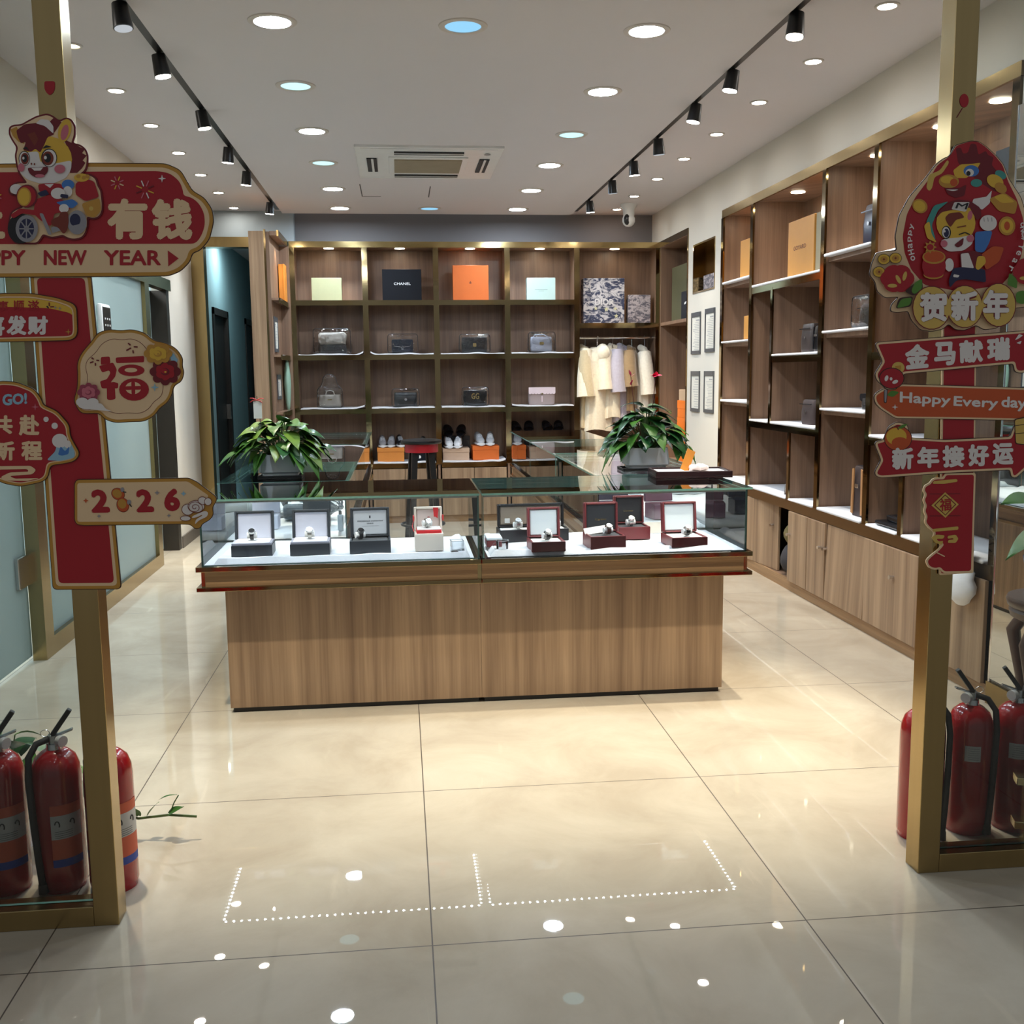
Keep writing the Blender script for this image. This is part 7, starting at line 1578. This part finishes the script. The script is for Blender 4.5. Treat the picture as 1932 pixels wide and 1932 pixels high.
sh += [(SWHITE, e5(895, 1260, 40, 60)), (SRED, e5(755, 1270, 108, 118)), (SGOLD, e5(755, 1190, 105, 62)), (SORG, e5(755, 1185, 92, 50)), (SGOLD, e5(750, 1350, 90, 40)), (SRED, e5(750, 1338, 90, 38)), (SGOLD, [(1600+(720+(60 if k % 2 == 0 else 36)*math.cos(k*PI/8))/4.831, 240+(1100+(60 if k % 2 == 0 else 36)*math.sin(k*PI/8))/4.831) for k in range(16)]), (SRED, e5(720, 1100, 30, 28))]
# blossoms and leaves on both sides
for x, y in ((300, 1210), (405, 1200), (255, 1325)): sh += [(SDARK, e5(x, y, 57, 50)), (SYEL, e5(x, y, 52, 45)), (SGOLD, e5(x, y, 34, 28)), (SBRN, star4(1600+x/4.831, 240+y/4.831, 3, .5))]
def blossom(cx, cy_, r):
    out = [(SRED, e5(cx+r*.45*math.cos(a), cy_+r*.38*math.sin(a), r*.62, r*.52)) for a in [k*2*PI/6 for k in range(6)]]
    return out+[(SPALEG, e5(cx+dx*r, cy_+dy*r, r*.30, r*.12, rr)) for dx, dy, rr in ((-.32, .45, .0), (.05, .05, 1.1), (.45, -.15, -1.3))]
sh += blossom(420, 1385, 145) + blossom(1610, 1320, 140)
a5(SDARK, (480, 1500), (560, 1440), (640, 1380), (648, 1480), (560, 1545), r=5); a5(SGRN, (540, 1500), (575, 1420), (640, 1385), (640, 1480), (570, 1530), r=5); a5(SDARK, (398, 1660), (430, 1560), (560, 1545), (540, 1640), r=6); a5(SGRN, (408, 1655), (450, 1570), (550, 1555), (530, 1628), r=6); a5(SGRN, (1410, 1440), (1430, 1330), (1500, 1400), (1500, 1480), r=5); a5(SGRN, (1490, 1510), (1560, 1490), (1640, 1570), (1550, 1620), (1490, 1600), r=5)
for x, y, a, b in ((725, 1650, 175, 200), (1025, 1640, 165, 195), (1330, 1625, 160, 200)): sh += [(SMAR, e5(x, y, a, b))]
for x, y, a, b in ((725, 1650, 167, 191), (1025, 1640, 158, 187), (1330, 1625, 152, 191)): sh += [(SPALEG, e5(x, y, a, b))]
d_ = art(bo, sh, dd+.0002)
chars = [('贺', A5((612, 1512), (862, 1508), (862, 1775), (615, 1780))), ('新', A5((895, 1500), (1148, 1492), (1145, 1768), (898, 1772))), ('年', A5((1190, 1488), (1425, 1486), (1425, 1755), (1185, 1758)))]
txt(bo, chars, SMAR, d_+.0004, 'lettering_outline', bold=0.075); txt(bo, chars, SWHITE, d_+.0008, 'lettering', bold=0.04)
txt(bo, [('M', A5((955, 702), (1060, 702), (1040, 762), (935, 752)))], SBLK, d_+.0004, 'cap_letter', bold=0.03)
# greeting round the rim: "Happy" climbs one side, "New Year" runs down the other
def rim_text(s_, pts, h, up):
    mb = MB(); n = len(s_)
    for k, ch in enumerate(s_):
        if ch == ' ': continue
        f_ = (k+.5)/n; i = min(len(pts)-2, int(f_*(len(pts)-1))); u = f_*(len(pts)-1)-i
        c = Vector(pts[i])*(1-u)+Vector(pts[i+1])*u; d = (Vector(pts[i+1])-Vector(pts[i])).normalized(); L = sum((Vector(pts[j+1])-Vector(pts[j])).length for j in range(len(pts)-1))/n*.40
        nrm = Vector((d.y, -d.x)); hh = h*(1 if ch.isupper() else .8)
        text_quad(mb, ch, [c-d*L+nrm*hh/2, c+d*L+nrm*hh/2, c+d*L-nrm*hh/2, c-d*L-nrm*hh/2], S, d_+.0004, 0.03)
    return mb.build('rim_lettering', SWHITE, bo)
rim_text('oHappy', A5((560, 1230), (530, 1120), (525, 1000), (555, 890)), 11, True)
rim_text('oNew Year', A5((1545, 880), (1560, 1000), (1530, 1120), (1420, 1330)), 11, False)

# small red balloon stickers on the uprights
t = thing('balloon_sticker', 'red balloon sticker on the brass upright above the horse rider sign', 'sticker', tuple(S(91, 163, 0)))
MB().prism(fillet([(81, 151), (101, 151), (101, 166), (97, 174), (91, 178), (85, 173), (81, 165)], 4), S, -0.0105, -0.0096).build('sticker', SRED, t)
t = thing('balloon_sticker', 'red balloon sticker with ribbon on the brass upright above the round badge', 'sticker', tuple(S(1823, 190, 0)))
MB().prism(ell(1823, 188, 8.5, 13, 20), S, -0.0105, -0.0096).build('balloon', SRED, t)
mb = MB(); mb.prism(bar(1820, 202, 1809, 220, 1.6), S, -0.0105, -0.0098); mb.build('string', SMAR, t)
